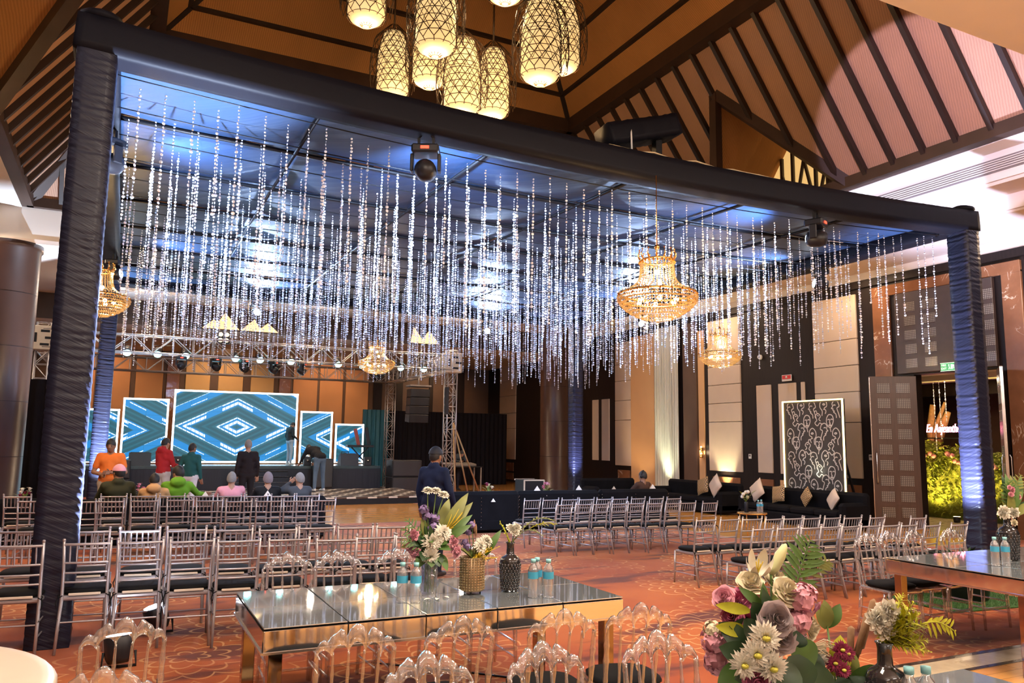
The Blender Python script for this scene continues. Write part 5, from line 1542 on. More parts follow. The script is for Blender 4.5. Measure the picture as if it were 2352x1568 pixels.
for k in range(16):
    i = mr.random(); y = 11.7 + 3.2 * i; z = 1.5 + .5 * i - mr.uniform(0, .35)
    fl_.ball((-.10, y - 13.3, z), (.05, .07, .06), 7, 5)
o = fl_.build('blossoms', M_ROSEP, mw); o['kind'] = 'stuff'
# twisted branch trunk
t = thing('branch_trunk', 'golden branching tree trunk behind the moss wall', 'tree', (19.3, 13.75, 0))
M_BARK = mat('gold_bark', (.50, .30, .10), .7, var=.4, scale=20, bump=.6)
for k, pts in enumerate((((0, 0, 0), (0, .05, 1.6), (0, -.05, 2.3), (0, -.35, 2.95)), ((0, 0, 1.4), (0, .12, 2.2), (0, .0, 2.9)), ((0, -.05, 1.8), (0, -.28, 2.4), (0, -.42, 2.7)))):
    MB().tube(pts, [.12, .10, .07, .04][:len(pts)], 8).build('branch', M_BARK, t)
# pink neon script
def text(name, body, size, loc, rot, m, parent=None, ext=.004, shear=0.0, align='CENTER', off=0.0):
    cu = bpy.data.curves.new(name, 'FONT'); cu.body = body; cu.size = size; cu.extrude = ext; cu.shear = shear; cu.align_x = align; cu.align_y = 'CENTER'; cu.offset = off
    cu.materials.append(m)
    tmp = bpy.data.objects.new('tmp', cu); COL.objects.link(tmp)
    dg = bpy.context.evaluated_depsgraph_get(); dg.update()
    me = bpy.data.meshes.new_from_object(tmp.evaluated_get(dg)); me.name = name
    bpy.data.objects.remove(tmp)
    return link(name, me, parent, loc, rot)
m_neon = mat('pink_neon', (1, .5, .6), .3, emit=(1.0, .22, .36), es=9.0)
ns = thing('neon_sign', 'pink neon script sign above the moss wall in the entrance', 'sign', (18.6, 13.0, 2.25))
text('lettering', 'En Aajeanthei', .30, (0, 0, 0), (PI / 2, 0, -PI / 2), m_neon, ns, .012, .3).scale = (.58, 1, 1)
MB().box((.03, 0, -.24), (.02, 1.5, .03)).build('support_bar', M_BLACK, ns)
for s in (-1, 1): MB().bar((.03, s * .6, .1), (.03, s * .6, 1.24), .01).build('support_wire', M_BLACK, ns)
# crystal strands in the foyer
for k in range(9):
    v = VAR[(k * 5) % 14]
    tag(link('crystal_strand', v[0], None, (18.2 + .12 * (k % 3), 11.9 + .24 * k, 3.5), (0, 0, k)), 'crystal strand hanging in the entrance, %s from the right' % ORD[k], 'crystal strand', 'crystal strands in the foyer')
for y in (12.4, 13.4):
    light('SPOT', 'moss_uplight', (18.2, y, .12), 260, (1.0, .74, .18), .08, (18.95, y, 1.3), 95, .8)
m_amberl = mat('amber_lens', (1, .8, .4), .3, emit=(1, .75, .3), es=12)
for k, y in enumerate((12.4, 13.4)):
    t = thing('foyer_uplight', 'amber floor lamp lighting the moss wall, ' + ('right one' if k == 0 else 'left one'), 'uplight', (18.05, y, 0))
    MB().lathe([(.07, 0), (.08, .04), (.085, .14)], 14).build('housing', M_BLACKP, t); MB().lathe([(.08, .141), (.001, .145)], 14).build('lens', m_amberl, t)

# ------------------------------------------------------------------ face line-art backdrop with LED border
bd = thing('photo_backdrop', 'tall charcoal backdrop with white line-drawn faces and glowing yellow border', 'backdrop', (14.78, 13.7, 0))
M_CHAR = mat('charcoal_print', (.045, .038, .035), .7, var=.2)
M_LINE = mat('white_print_line', (.62, .58, .52), .7)
MB().box((.05, 0, 1.43), (.06, 1.84, 2.86), bev=.006).build('panel', M_CHAR, bd)
m_strip = mat('yellow_led_strip', (1, .85, .5), .4, emit=(1.0, .66, .20), es=5.0)
for s in (-1, 1): MB().bar((.01, s * .91, .04), (.01, s * .91, 2.86), .03, .03).build('led_strip', m_strip, bd)
MB().bar((.01, -.91, 2.85), (.01, .91, 2.85), .03, .03).build('led_strip', m_strip, bd)
for s in (-1, 1): MB().bar((.08, s * .7, 2.0), (.75, s * .7, .02), .04).build('strut', M_BLACK, bd)
MOT = [  # loose single-line profiles in a unit cell
    [[(-.3, .9), (.1, 1.0), (.35, .7), (.3, .4), (.45, .2), (.25, .15), (.28, 0), (.1, -.1), (.2, -.2), (-.05, -.4), (-.1, -.8)], [(-.3, .9), (-.45, .4), (-.2, .2), (-.35, -.3), (-.5, -.8)], [(-.05, .5), (.12, .56), (.22, .48)]],
    [[(-.35, .6), (-.1, .9), (.3, .8), (.42, .3), (.25, -.2), (0, -.45), (-.3, -.2), (-.4, .2), (-.35, .6)], [(-.25, .35), (-.12, .42), (0, .35), (-.04, .1), (.06, .0), (-.06, -.02)], [(.1, .38), (.24, .44), (.34, .36)], [(-.15, -.2), (0, -.14), (.15, -.2), (0, -.28), (-.15, -.2)], [(0, -.45), (.1, -.9)]],
    [[(-.2, -.9), (-.15, -.4), (-.4, 0), (-.35, .5), (0, .85), (.35, .6), (.4, .1), (.1, -.1), (.3, -.4), (.2, -.7)], [(-.1, .3), (.05, .38), (.2, .28), (.05, .22), (-.1, .3)], [(.0, -.25), (.14, -.2), (.2, -.28)]],
    [[(-.5, -.5), (-.2, -.3), (.1, -.6), (.4, -.3), (.15, 0), (.35, .4), (0, .7), (-.3, .4), (-.1, .1), (-.3, -.1)], [(-.1, .45), (.1, .5)], [(.1, .7), (.2, 1.0), (.4, .9)]],
]
def ribbon(mb, pts, w_, to3):
    P = []
    for i in range(len(pts) - 1):                       # Catmull-Rom smoothing
        p0, p1, p2, p3 = pts[max(0, i - 1)], pts[i], pts[i + 1], pts[min(len(pts) - 1, i + 2)]
        for k in range(5):
            t = k / 5
            P.append(tuple(.5 * (2 * p1[a] + (p2[a] - p0[a]) * t + (2 * p0[a] - 5 * p1[a] + 4 * p2[a] - p3[a]) * t * t + (3 * p1[a] - p0[a] - 3 * p2[a] + p3[a]) * t ** 3) for a in (0, 1)))
    P.append(pts[-1])
    vs = []; fs = []
    for i, p in enumerate(P):
        a, b = P[max(0, i - 1)], P[min(len(P) - 1, i + 1)]
        dx, dy = b[0] - a[0], b[1] - a[1]; l = math.hypot(dx, dy) or 1
        nx, ny = -dy / l * w_ / 2, dx / l * w_ / 2
        vs += [to3(p[0] + nx, p[1] + ny), to3(p[0] - nx, p[1] - ny)]
    for i in range(len(P) - 1): fs.append((2 * i, 2 * i + 1, 2 * i + 3, 2 * i + 2))
    mb.raw(vs, fs, False)
la = MB(); k = 0
for r in range(9):
    for c in range(5):
        cy_, cz = -.70 + .345 * c + (.17 if r % 2 else 0), .2 + .30 * r + .08 * (c % 2)
        if abs(cy_) > .76: continue
        m_ = MOT[(c * 2 + r * 3) % 4]; sx = -1 if (c + r) % 2 else 1; s_ = .235
        for ln in m_:
            ribbon(la, [(sx * p[0] * s_ * 1.05 + cy_, p[1] * s_ * .95 + cz) for p in ln], .022, lambda a, b: (.0165, a, min(2.8, b)))
la.build('line_art', M_LINE, bd)
light('SPOT', 'backdrop_uplight', (14.55, 13.5, .95), 10, (.95, 1.0, .8), .05, (14.8, 13.6, 1.6), 110, .8)

# ------------------------------------------------------------------ wall fittings
m_green = mat('exit_green', (.02, .25, .08), .4, emit=(.10, .55, .22), es=.5)
m_greenl = mat('exit_letters', (.8, 1, .8), .4, emit=(.75, 1.0, .65), es=1.2)
ex = thing('exit_sign', 'small green illuminated fire exit sign over the entrance', 'sign', (15.87, 10.9, 3.50))
MB().box((.02, 0, 0), (.04, .36, .17), bev=.008).build('box', m_green, ex)
text('lettering', 'FIRE', .062, (-.004, .10, .035), (PI / 2, 0, -PI / 2), m_greenl, ex, .001)
text('lettering', 'EXIT', .062, (-.004, .10, -.035), (PI / 2, 0, -PI / 2), m_greenl, ex, .001)
pg = MB(); pg.ball((-.004, -.02, .04), (.002, .014, .014), 8, 5); pg.bar((-.004, -.02, .025), (-.004, -.03, -.015), .02, .004); pg.bar((-.004, -.03, -.01), (-.004, -.01, -.055), .012, .004); pg.bar((-.004, -.03, -.01), (-.004, -.05, -.05), .012, .004)
pg.box((-.004, -.085, 0), (.004, .045, .10)); pg.tube([(-.004, -.13, -.04), (-.004, -.13, .04)], .006, 5); pg.bar((-.004, -.145, .015), (-.004, -.13, .04), .008, .004); pg.bar((-.004, -.115, .015), (-.004, -.13, .04), .008, .004)
pg.build('pictograms', m_greenl, ex)
for a, b in (((-.18, -.085), (.18, -.085)), ((-.18, .085), (.18, .085))): MB().bar((-.002, a[0], a[1]), (-.002, b[0], b[1]), .008, .008).build('border', m_greenl, ex)
rs_ = thing('fire_sign', 'small white and red fire equipment sign on the right wall', 'sign', (15.94, 15.58, 3.58))
MB().box((.01, 0, 0), (.02, .34, .17), bev=.004).build('plate', M_WHITE, rs_)
MB().box((-.003, 0, .02), (.006, .30, .10)).build('red_field', mat('sign_red', (.65, .03, .03), .4), rs_)
MB().lathe([(.035, 0), (.001, .002)], 14, (-.007, 0, .02), (-1, 0, 0)).build('emblem', M_WHITE, rs_)
for k, (y, z, lab) in enumerate(((17.06, 1.46, 'between lit cream panel and slim panels'), (13.04, 1.52, 'beside the open door'))):
    t = thing('wall_thermostat', 'small white thermostat plate on dark wall ' + lab, 'switch', (15.97, y, z), 0, 'white wall plates')
    MB().box((0, 0, 0), (.02, .11, .13), bev=.005).build('plate', M_WHITE, t); MB().box((-.011, 0, .02), (.004, .07, .05)).build('display', M_GRILLE, t)
t = thing('cctv_dome', 'small white dome camera on the dark wall above slim panels', 'camera', (15.96, 16.53, 4.23))
MB().lathe([(.07, 0), (.07, .03), (.05, .08), (.001, .10)], 16, (0, 0, 0), (-1, 0, 0)).build('dome', M_WHITE, t); MB().lathe([(.03, .0), (.001, .01)], 12, (-.09, -.02, -.01), (-1, 0, -.3)).build('lens', M_BLACK, t)
t = thing('wall_sconce', 'small gold wall sconce on the gold strip beside the lit panel', 'wall lamp', (15.93, 19.05, 1.55))
MB().lathe([(.05, -.06), (.06, -.02), (.03, .02), (.05, .06)], 12, (-.05, 0, .08)).build('cup', M_GOLD, t); MB().lathe([(.05, -.06), (.06, -.02), (.03, .02), (.05, .06)], 12, (-.05, 0, -.12)).build('cup', M_GOLD, t); MB().bar((0, 0, -.16), (0, 0, .14), .04, .02).build('back_plate', M_GOLD, t)
for z in (.08, -.12): MB().ball((-.05, 0, z + .07), .022, 8, 5).build('bulb', m_bulb, t)
light('POINT', 'sconce_glow', (15.82, 19.05, 1.55), 5, WARM, .05)
curtain('tall pale ribbed sheer curtain lit from below on the right wall', (15.85, 21.34, 0), (15.85, 20.1, 0), .05, 5.6, M_CURTAIN, 12, .04, 'curtain', 'curtain')
light('SPOT', 'curtain_uplight', (15.45, 20.55, .15), 260, (.95, 1.0, .72), .08, (15.85, 20.5, 3.2), 60, .8)
light('SPOT', 'panel_uplight', (15.72, 18.0, .30), 260, (1.0, .86, .50), .05, (15.98, 18.05, 2.2), 62, .7)
light('SPOT', 'peach_wall_light', (14.6, 22.0, .3), 60, (1, .7, .35), .1, (15.9, 22.0, 2.4), 90, .8)
for k, (x, y, lab) in enumerate(((15.72, 18.0, 'below the brightly lit cream panel'), (15.45, 20.55, 'at the foot of the pale curtain'))):
    t = thing('wall_uplight', 'small black floor uplight ' + lab, 'uplight', (x, y, 0), 0, 'wall uplights')
    MB().lathe([(.06, 0), (.07, .03), (.075, .11), (.06, .12)], 14).build('housing', M_BLACKP, t)
    MB().lathe([(.06, .121), (.001, .123)], 14).build('lens', m_amberl, t)
# pink-violet wash on the vault's right slope, from a lamp on the canopy corner
light('SPOT', 'vault_wash', (7.4, 5.9, 5.9), 1000, (.92, .74, 1.0), .06, (12.45, 8.6, 7.55), 36, .10)

# ------------------------------------------------------------------ people
import numpy as np
M_SKINS = [mat('skin_brown', (.30, .15, .09), .55, var=.08), mat('skin_tan', (.42, .23, .15), .55, var=.08)]
M_HAIRK = mat('hair_black', (.012, .010, .010), .6, var=.3, scale=60)
M_HAIRG = mat('hair_grey', (.22, .20, .19), .7, var=.25, scale=60)
M_SHOE = mat('shoe_dark', (.03, .03, .035), .5)
M_SHOEW = mat('shoe_white', (.6, .6, .6), .5)
M_EYE = mat('eye_dark', (.02, .015, .012), .3)
M_LIP = mat('lip', (.30, .10, .09), .5)
def capsule(mb, a, b, ra, rb, n=12):
    a, b = Vector(a), Vector(b); d = b - a
    if d.length < 1e-5: mb.ball(a, ra, n, 8); return
    u = d.normalized(); path = []; rad = []
    for k in range(4):
        t = k / 4; ang = t * PI / 2
        path.append(a - u * ra * math.cos(ang)); rad.append(max(.002, ra * math.sin(ang)))
    path += [a, a.lerp(b, .5), b]; rad += [ra, (ra + rb) / 2, rb]
    for k in range(3, -1, -1):
        ang = k / 4 * PI / 2
        path.append(b + u * rb * math.cos(ang)); rad.append(max(.002, rb * math.sin(ang)))
    mb.tube(path, rad, n)
BASE = dict(pel=(0, 0, .95), spi=(0, -.005, 1.14), che=(0, -.01, 1.32), nek=(0, -.01, 1.47), hed=(0, .02, 1.615),
            shL=(-.175, -.01, 1.405), shR=(.175, -.01, 1.405), elL=(-.235, -.03, 1.13), elR=(.235, -.03, 1.13), wrL=(-.25, .04, .89), wrR=(.25, .04, .89),
            hiL=(-.09, 0, .92), hiR=(.09, 0, .92), knL=(-.10, .02, .50), knR=(.10, .02, .50), anL=(-.105, -.01, .085), anR=(.105, -.01, .085))
def hand_mesh(mb, wr, el, skin_i, side, curl=.5):
    """palm, four unequal bent fingers and a thumb, continuing the forearm"""
    w_, e_ = Vector(wr), Vector(el); d = (w_ - e_).normalized()
    ref = Vector((0, 1, 0)) if abs(d.y) < .8 else Vector((0, 0, 1))
    x = d.cross(ref).normalized(); nrm = x.cross(d).normalized()
    mb.cur = skin_i
    M = Matrix((x, d, nrm)).transposed()
    mb.box(w_ + d * .045, (.078, .10, .030), M, bev=.012)
    for k, L in enumerate((.062, .074, .070, .055)):
        b0 = w_ + d * .09 + x * (-.029 + .0195 * k)
        p1 = b0 + d * L * .45; p2 = p1 + (d * math.cos(curl) + nrm * math.sin(curl)) * L * .32; p3 = p2 + (d * math.cos(curl * 2) + nrm * math.sin(curl * 2)) * L * .28
        mb.tube([b0, p1, p2, p3], [.0095, .009, .0085, .006], 6)
    t0 = w_ + d * .03 + x * (-.036 * side)
    mb.tube([t0, t0 + (d * .6 - x * side * .7 + nrm * .3).normalized() * .035, t0 + (d * .95 - x * side * .45 + nrm * .4).normalized() * .062], [.012, .0105, .007], 6)
def person(label, loc, rz, pose=None, top=(.1, .1, .1), pants=(.05, .05, .06), skin=0, hair='black', hy=0.0, hp=0.0, s=1.0, shoes=None,
           hood=False, cap=None, beanie=None, short_sleeve=False, sit=False, curl=.5, band=None, extra=None, phones=False, collar=None, beard=False):
    J = {k: Vector(v) for k, v in BASE.items()}
    for k, v in (pose or {}).items(): J[k] = Vector(v)
    sk = M_SKINS[skin]
    mt = mat('top_cloth', top, .8, var=.18, scale=8, spec=.2)
    mp = mat('trouser_cloth', pants, .8, var=.18, scale=8, spec=.2)
    ms = shoes or M_SHOE
    seg = []                                            # (label index, a, b, ra, rb)   0 skin 1 top 2 trousers 3 shoes
    T = lambda i, a, b, ra, rb: seg.append((i, Vector(a), Vector(b), ra, rb))
    for sx, L in ((-1, 'L'), (1, 'R')):
        sh, el, wr = J['sh' + L], J['el' + L], J['wr' + L]
        T(1, J['che'] + Vector((sx * .05, 0, .05)), sh, .10, .072)
        mid = sh.lerp(el, .62)
        if short_sleeve:
            T(1, sh, mid, .070, .060); T(0, mid, el, .046, .040)
        else: T(1, sh, el, .068, .052)
        T(0 if short_sleeve else 1, el, wr, .042 if short_sleeve else .050, .030 if short_sleeve else .036)
        hi, kn, an = J['hi' + L], J['kn' + L], J['an' + L]
        T(2, hi, kn, .098, .066); T(2, kn, an, .064, .048)
        fw = Vector((0, 1, 0)) if not sit else Vector((0, 1, 0))
        T(3, an + Vector((0, -.03, -.035)), an + Vector((0, .15, -.05)), .045, .036)
    T(1, J['pel'] + Vector((-.06, 0, .05)), J['pel'] + Vector((.06, 0, .05)), .125, .125)
    T(1, J['spi'] + Vector((-.05, 0, 0)), J['spi'] + Vector((.05, 0, 0)), .122, .122)
    T(1, J['pel'].lerp(J['spi'], .5), J['spi'].lerp(J['che'], .6), .135, .14)
    T(1, J['che'] + Vector((-.08, 0, 0)), J['che'] + Vector((.08, 0, 0)), .118, .118)
    T(2, J['hiL'], J['hiR'], .112, .112)
    T(0, J['nek'] + (J['che'] - J['nek']) * .25, J['nek'].lerp(J['hed'], .6), .058, .052)
    if hood: T(1, J['nek'] + Vector((-.05, -.07, .0)), J['nek'] + Vector((.05, -.07, .0)), .075, .075); T(1, J['nek'] + Vector((0, -.05, -.02)), J['nek'] + Vector((0, .05, -.03)), .08, .06)
    if collar: T(1, J['nek'] + Vector((-.03, -.01, .0)), J['nek'] + Vector((.03, -.01, .0)), .062, .062)
    mb = MB()
    for i, a, b, ra, rb in seg: capsule(mb, a, b, ra, rb)
    HR = Euler((hp, 0, hy)).to_matrix(); hc = J['hed']
    hpnt = lambda x, y, z: hc + HR @ Vector((x, y, z))
    mb.ball(hc, (.077, .098, .118), 16, 12, rot=HR)
    mb.ball(hpnt(0, .032, -.065), (.055, .062, .055), 12, 8, rot=HR)
    mb.ball(hpnt(0, .098, -.015), (.018, .022, .030), 10, 6, rot=HR)
    for sx in (-1, 1): mb.ball(hpnt(sx * .080, -.005, -.012), (.014, .022, .034), 10, 6, rot=HR)
    tmp = bpy.data.objects.new('tmp', mb.mesh('tmp', [sk])); COL.objects.link(tmp)
    md = tmp.modifiers.new('r', 'REMESH'); md.mode = 'VOXEL'; md.voxel_size = .019
    m2 = tmp.modifiers.new('s', 'SMOOTH'); m2.factor = .5; m2.iterations = 3
    dg = bpy.context.evaluated_depsgraph_get(); dg.update()
    ev = tmp.evaluated_get(dg); em = ev.to_mesh()
    V = np.empty(len(em.vertices) * 3); em.vertices.foreach_get('co', V); V = V.reshape(-1, 3)
    F = [tuple(p.vertices) for p in em.polygons]
    ev.to_mesh_clear()
    bpy.data.objects.remove(tmp)
    Cn = np.array([V[list(f)].mean(0) for f in F])
    best = np.linalg.norm(Cn - np.array(hc), axis=1) - .105; lab = np.zeros(len(F), int)
    for i, a, b, ra, rb in seg:
        a_, b_ = np.array(a), np.array(b); ab = b_ - a_; l2 = (ab @ ab) or 1e-9
        t = np.clip(((Cn - a_) @ ab) / l2, 0, 1)
        d = np.linalg.norm(Cn - a_ - t[:, None] * ab, axis=1) - (ra + (rb - ra) * t)
        m = d < best; best[m] = d[m]; lab[m] = i
    out = MB(); out.v = [tuple(v) for v in V]; out.f = F; out.m = [int(x) for x in lab]; out.sm = [True] * len(F)
    for sx, L in ((-1, 'L'), (1, 'R')): hand_mesh(out, J['wr' + L], J['el' + L], 0, sx, curl)
    out.cur = 4
    for sx in (-1, 1): out.ball(hpnt(sx * .030, .088, .012), (.012, .006, .007), 8, 5, rot=HR)
    for sx in (-1, 1): out.ball(hpnt(sx * .031, .090, .034), (.019, .005, .004), 8, 4, rot=HR)
    out.cur = 5; out.ball(hpnt(0, .091, -.060), (.024, .006, .007), 8, 5, rot=HR)
    if beard: out.cur = 6; out.ball(hpnt(0, .045, -.085), (.056, .058, .045), 10, 6, rot=HR)
    root = thing('person', label, 'person', loc, rz, 'people in the hall'); root.scale = (s, s, s)
    out.build('body', [sk, mt, mp, ms, M_EYE, M_LIP, M_HAIRK], root)
    hm = {'black': M_HAIRK, 'grey': M_HAIRG}[hair]
    # hair: shell over the skull, open at the face
    h = MB(); n, m_ = 18, 9; vs = []; fs = []
    for i in range(m_ + 1):
        for k in range(n):
            a = 2 * PI * k / n; fr = (math.sin(a) + 1) / 2          # 1 = face side
            lim = PI * (.66 - .30 * fr ** 1.5); t = lim * i / m_
            rr = 1.07 + .02 * math.sin(5 * a + 3 * t)
            vs.append(hpnt(.079 * rr * math.sin(t) * math.cos(a), -.004 + .100 * rr * math.sin(t) * math.sin(a), .002 + .121 * rr * math.cos(t)))
    for i in range(m_):
        for k in range(n): fs.append((i * n + k, i * n + (k + 1) % n, (i + 1) * n + (k + 1) % n, (i + 1) * n + k))
    h.raw(vs, fs, True)
    if not (cap or beanie): h.build('hair', hm, root)
    if beanie:
        b_ = MB(); b_.raw([hc + (Vector(v) - hc) * 1.08 for v in vs], fs, True); b_.build('beanie', beanie, root)
    if cap:
        h.build('hair', hm, root)
        c = MB(); vs2 = []; fs2 = []
        for i in range(7):
            for k in range(n):
                a = 2 * PI * k / n; t = PI * .47 * i / 6
                vs2.append(hpnt(.092 * math.sin(t) * math.cos(a), -.004 + .115 * math.sin(t) * math.sin(a), .022 + .118 * math.cos(t)))
        for i in range(6):
            for k in range(n): fs2.append((i * n + k, i * n + (k + 1) % n, (i + 1) * n + (k + 1) % n, (i + 1) * n + k))
        c.raw(vs2, fs2, True); co_ = c.build('cap', cap, root)
        br = MB(); pts = []
        for k in range(9):
            a = PI * (k / 8); pts.append((.082 * math.cos(a), .085 + .095 * math.sin(a) ** .8))
        vb = [hpnt(x, y, .030 - .10 * max(0, y - .09)) for x, y in pts] + [hpnt(x, y, .038 - .10 * max(0, y - .09)) for x, y in pts]
        br.raw(vb, [tuple(range(9))[::-1], tuple(range(9, 18))] + [(i, i + 1, i + 10, i + 9) for i in range(8)], False); br.build('brim', cap, co_)
    if phones:
        c = MB(); c.tube([hpnt(.088 * math.cos(PI * k / 10), -.01, .02 + .115 * math.sin(PI * k / 10)) for k in range(11)], .011, 6)
        for sx in (-1, 1): c.ball(hpnt(sx * .088, -.005, -.005), (.022, .038, .045), 10, 6, rot=HR)
        c.build('headphones', M_BLACKP, root)
    if band:
        c = MB(); q = J['che']; c.box(q + Vector((0, -.125, -.02)), (.22, .012, .035), Euler((J['che'].y - J['spi'].y and -.9 or 0, 0, 0))); c.build('printed_band', M_WHITE, root)
    return root, J
def seated(lean=.28, head_fwd=.03, **kw):
    """legs forward on a seat 0.40 high, torso leaning back"""
    p = dict(pel=(0, 0, .50), spi=(0, -.08 - lean * .12, .66), che=(0, -.12 - lean * .30, .83), nek=(0, -.13 - lean * .42, .965), hed=(0, -.12 - lean * .45 + head_fwd, 1.10),
             shL=(-.18, -.12 - lean * .34, .90), shR=(.18, -.12 - lean * .34, .90), elL=(-.26, .0, .68), elR=(.26, .0, .68), wrL=(-.14, .20, .62), wrR=(.14, .20, .62),
             hiL=(-.10, .02, .50), hiR=(.10, .02, .50), knL=(-.13, .44, .50), knR=(.13, .44, .50), anL=(-.13, .46, .085), anR=(.13, .46, .085))
    p.update(kw); return p
KH = (.55, .45, .30)
person('man in bright orange T-shirt standing, looking down at his hands', (-.15, 16.3, 0), PI * .93,
       dict(elL=(-.27, .02, 1.12), elR=(.27, .02, 1.12), wrL=(-.06, .24, 1.12), wrR=(.08, .22, 1.08), hed=(0, .05, 1.605)), (.80, .20, .04), (.50, .42, .34), 0, hp=-.35, short_sleeve=True, s=1.0)
person('standing man in red hooded sweatshirt and pale trousers', (.92, 20.0, 0), -.9, dict(elR=(.24, .06, 1.13), wrR=(.16, .28, 1.10), elL=(-.24, .04, 1.13), wrL=(-.16, .26, 1.08)), (.42, .025, .03), (.50, .47, .45), 1, hood=True, s=1.01, shoes=M_SHOEW, hp=-.15)
person('man in teal varsity jacket and white jeans walking before the stage', (1.48, 19.6, 0), -.55, dict(anL=(-.13, .26, .085), knL=(-.12, .18, .51), anR=(.13, -.34, .12), knR=(.11, -.08, .50), wrL=(-.30, .10, .90), elL=(-.28, -.04, 1.13)), (.02, .10, .10), (.66, .66, .70), 0, s=.945, shoes=M_SHOEW, collar=True, hy=-.3)
person('man in black long-sleeved top standing before the stage steps', (2.72, 19.6, 0), .1, None, (.016, .012, .014), (.014, .013, .016), 1, hair='grey', s=1.0)
person('man in dark jacket and blue jeans standing on the stage', (5.21, 27.75, ST), -1.2, dict(hed=(0, .09, 1.55), nek=(0, .03, 1.45), wrR=(.2, .2, 1.0), elR=(.24, .0, 1.14)), (.02, .025, .03), (.26, .33, .42), 0, hp=-.6, s=.87, shoes=M_SHOEW, collar=True)
person('man in black hoodie with white band bending over a stage box', (5.50, 24.35, .2), .35,
       dict(pel=(0, 0, .94), spi=(-.01, .16, 1.06), che=(-.02, .33, 1.15), nek=(-.02, .46, 1.20), hed=(-.02, .58, 1.22), shL=(-.19, .38, 1.18), shR=(.17, .38, 1.20), elL=(-.26, .50, .95), wrL=(-.24, .66, .80), elR=(.24, .46, .95), wrR=(.22, .62, .80),
            anL=(-.16, -.02, .085), anR=(.16, .02, .085), knL=(-.13, .0, .5), knR=(.13, .02, .5)), (.012, .013, .018), (.10, .15, .22), 0, hp=-.9, s=1.06, shoes=M_SHOEW, hood=True)
# seated guests, all looking to the stage
SY = 14.92
person('seated man in pink cap and dark olive jacket', (-.02, 15.0, .0), .1, seated(), (.045, .045, .022), (.04, .04, .05), 0, cap=mat('pink_cap', (.80, .38, .50), .7), s=1.06, collar=True, hy=.5)
person('seated person in beige hoodie slumped low on the sofa', (.58, SY, .0), -.1, seated(.5), (.62, .36, .17), (.05, .05, .06), 1, s=.95, hood=True, hp=-.2)
person('seated man in bright green jacket turning his head left', (.92, 15.05, .0), 0, seated(.30, elR=(.33, -.02, .75), wrR=(.45, .05, .74)), (.16, .38, .03), (.04, .05, .08), 0, s=1.05, hy=.7, hood=True)
person('seated grey-haired man in pink shirt', (1.79, SY, .0), 0, seated(), (.75, .33, .40), (.05, .05, .06), 1, hair='grey', s=.96, hy=-.2)
person('seated man in grey beanie and black top', (2.41, SY, .0), 0, seated(), (.012, .012, .014), (.04, .04, .05), 1, beanie=mat('grey_beanie', (.20, .16, .17), .9, bump=.3), s=.95)
person('seated grey-haired man in slate top holding phone to his ear', (2.95, SY, .0), .1, seated(.3, elL=(-.33, -.02, .86), wrL=(-.16, -.16, 1.04)), (.06, .065, .075), (.04, .04, .05), 1, hair='grey', s=.945, hy=.3, curl=1.2)
person('man in brown top and headphones seated behind the middle chairs', (10.55, SY, .0), .2, seated(), (.07, .035, .025), (.03, .03, .04), 0, phones=True, s=.95, hy=.3)
person('sound technician in grey leaning over the mixing desk', (11.1, 27.05, 0), PI * 1.05, dict(spi=(0, .1, 1.1), che=(0, .24, 1.22), nek=(0, .34, 1.30), hed=(0, .42, 1.36), shL=(-.18, .26, 1.26), shR=(.18, .26, 1.26), elL=(-.24, .34, 1.08), elR=(.24, .34, 1.08), wrL=(-.16, .52, 1.08), wrR=(.16, .54, 1.08)), (.05, .06, .07), (.02, .02, .03), 1, hp=-.5, s=.98)
r_, J_ = person('man in navy cap and navy shirt standing beside the tall bouquet, seen from behind', (3.78, 9.95, 0), -1.0, dict(elR=(.26, .02, 1.13), wrR=(.24, .16, .94)), (.010, .018, .055), (.012, .016, .035), 0, cap=mat('navy_cap', (.006, .008, .016), .7), s=.965, collar=True, beard=True)

# ------------------------------------------------------------------ flowers, vases, bottles
F_WHITE = mat('petal_white', (.84, .79, .66), .6, var=.06, scale=30)
F_PINK = mat('petal_pink', (.78, .36, .44), .6, var=.25, scale=25)
F_ROSE = mat('petal_rose', (.60, .14, .26), .6, var=.25, scale=25)
F_PURP = mat('petal_purple', (.28, .20, .42), .6, var=.25, scale=25)
F_WINE = mat('petal_wine', (.26, .015, .07), .55, var=.25, scale=25)
F_LAV = mat('petal_dusky_lavender', (.42, .34, .34), .55, var=.25, scale=18)
F_CREAM = mat('petal_cream', (.82, .72, .50), .6, var=.1, scale=25)
F_YEL = mat('yellow_foliage', (.66, .46, .02), .6, var=.25, scale=20)
F_LIME = mat('lime_foliage', (.46, .46, .02), .6, var=.25, scale=20)
F_DK = mat('dark_leaf', (.020, .055, .018), .38, var=.35, scale=14)
F_MID = mat('mid_leaf', (.075, .16, .03), .45, var=.35, scale=14)
F_OLV = mat('olive_leaf', (.20, .22, .05), .5, var=.3, scale=14)
F_STEM = mat('green_stem', (.12, .22, .05), .6, var=.2)
F_CAT = mat('bulrush_brown', (.30, .17, .09), .9, var=.25, scale=60)
F_BUDC = mat('flower_eye', (.55, .50, .06), .7, var=.2, scale=80)
fr = random.Random(12)
def outn(p, c):
    d = Vector(p) - Vector(c)
    return d.normalized() if d.length > 1e-4 else Vector((0, 0, 1))
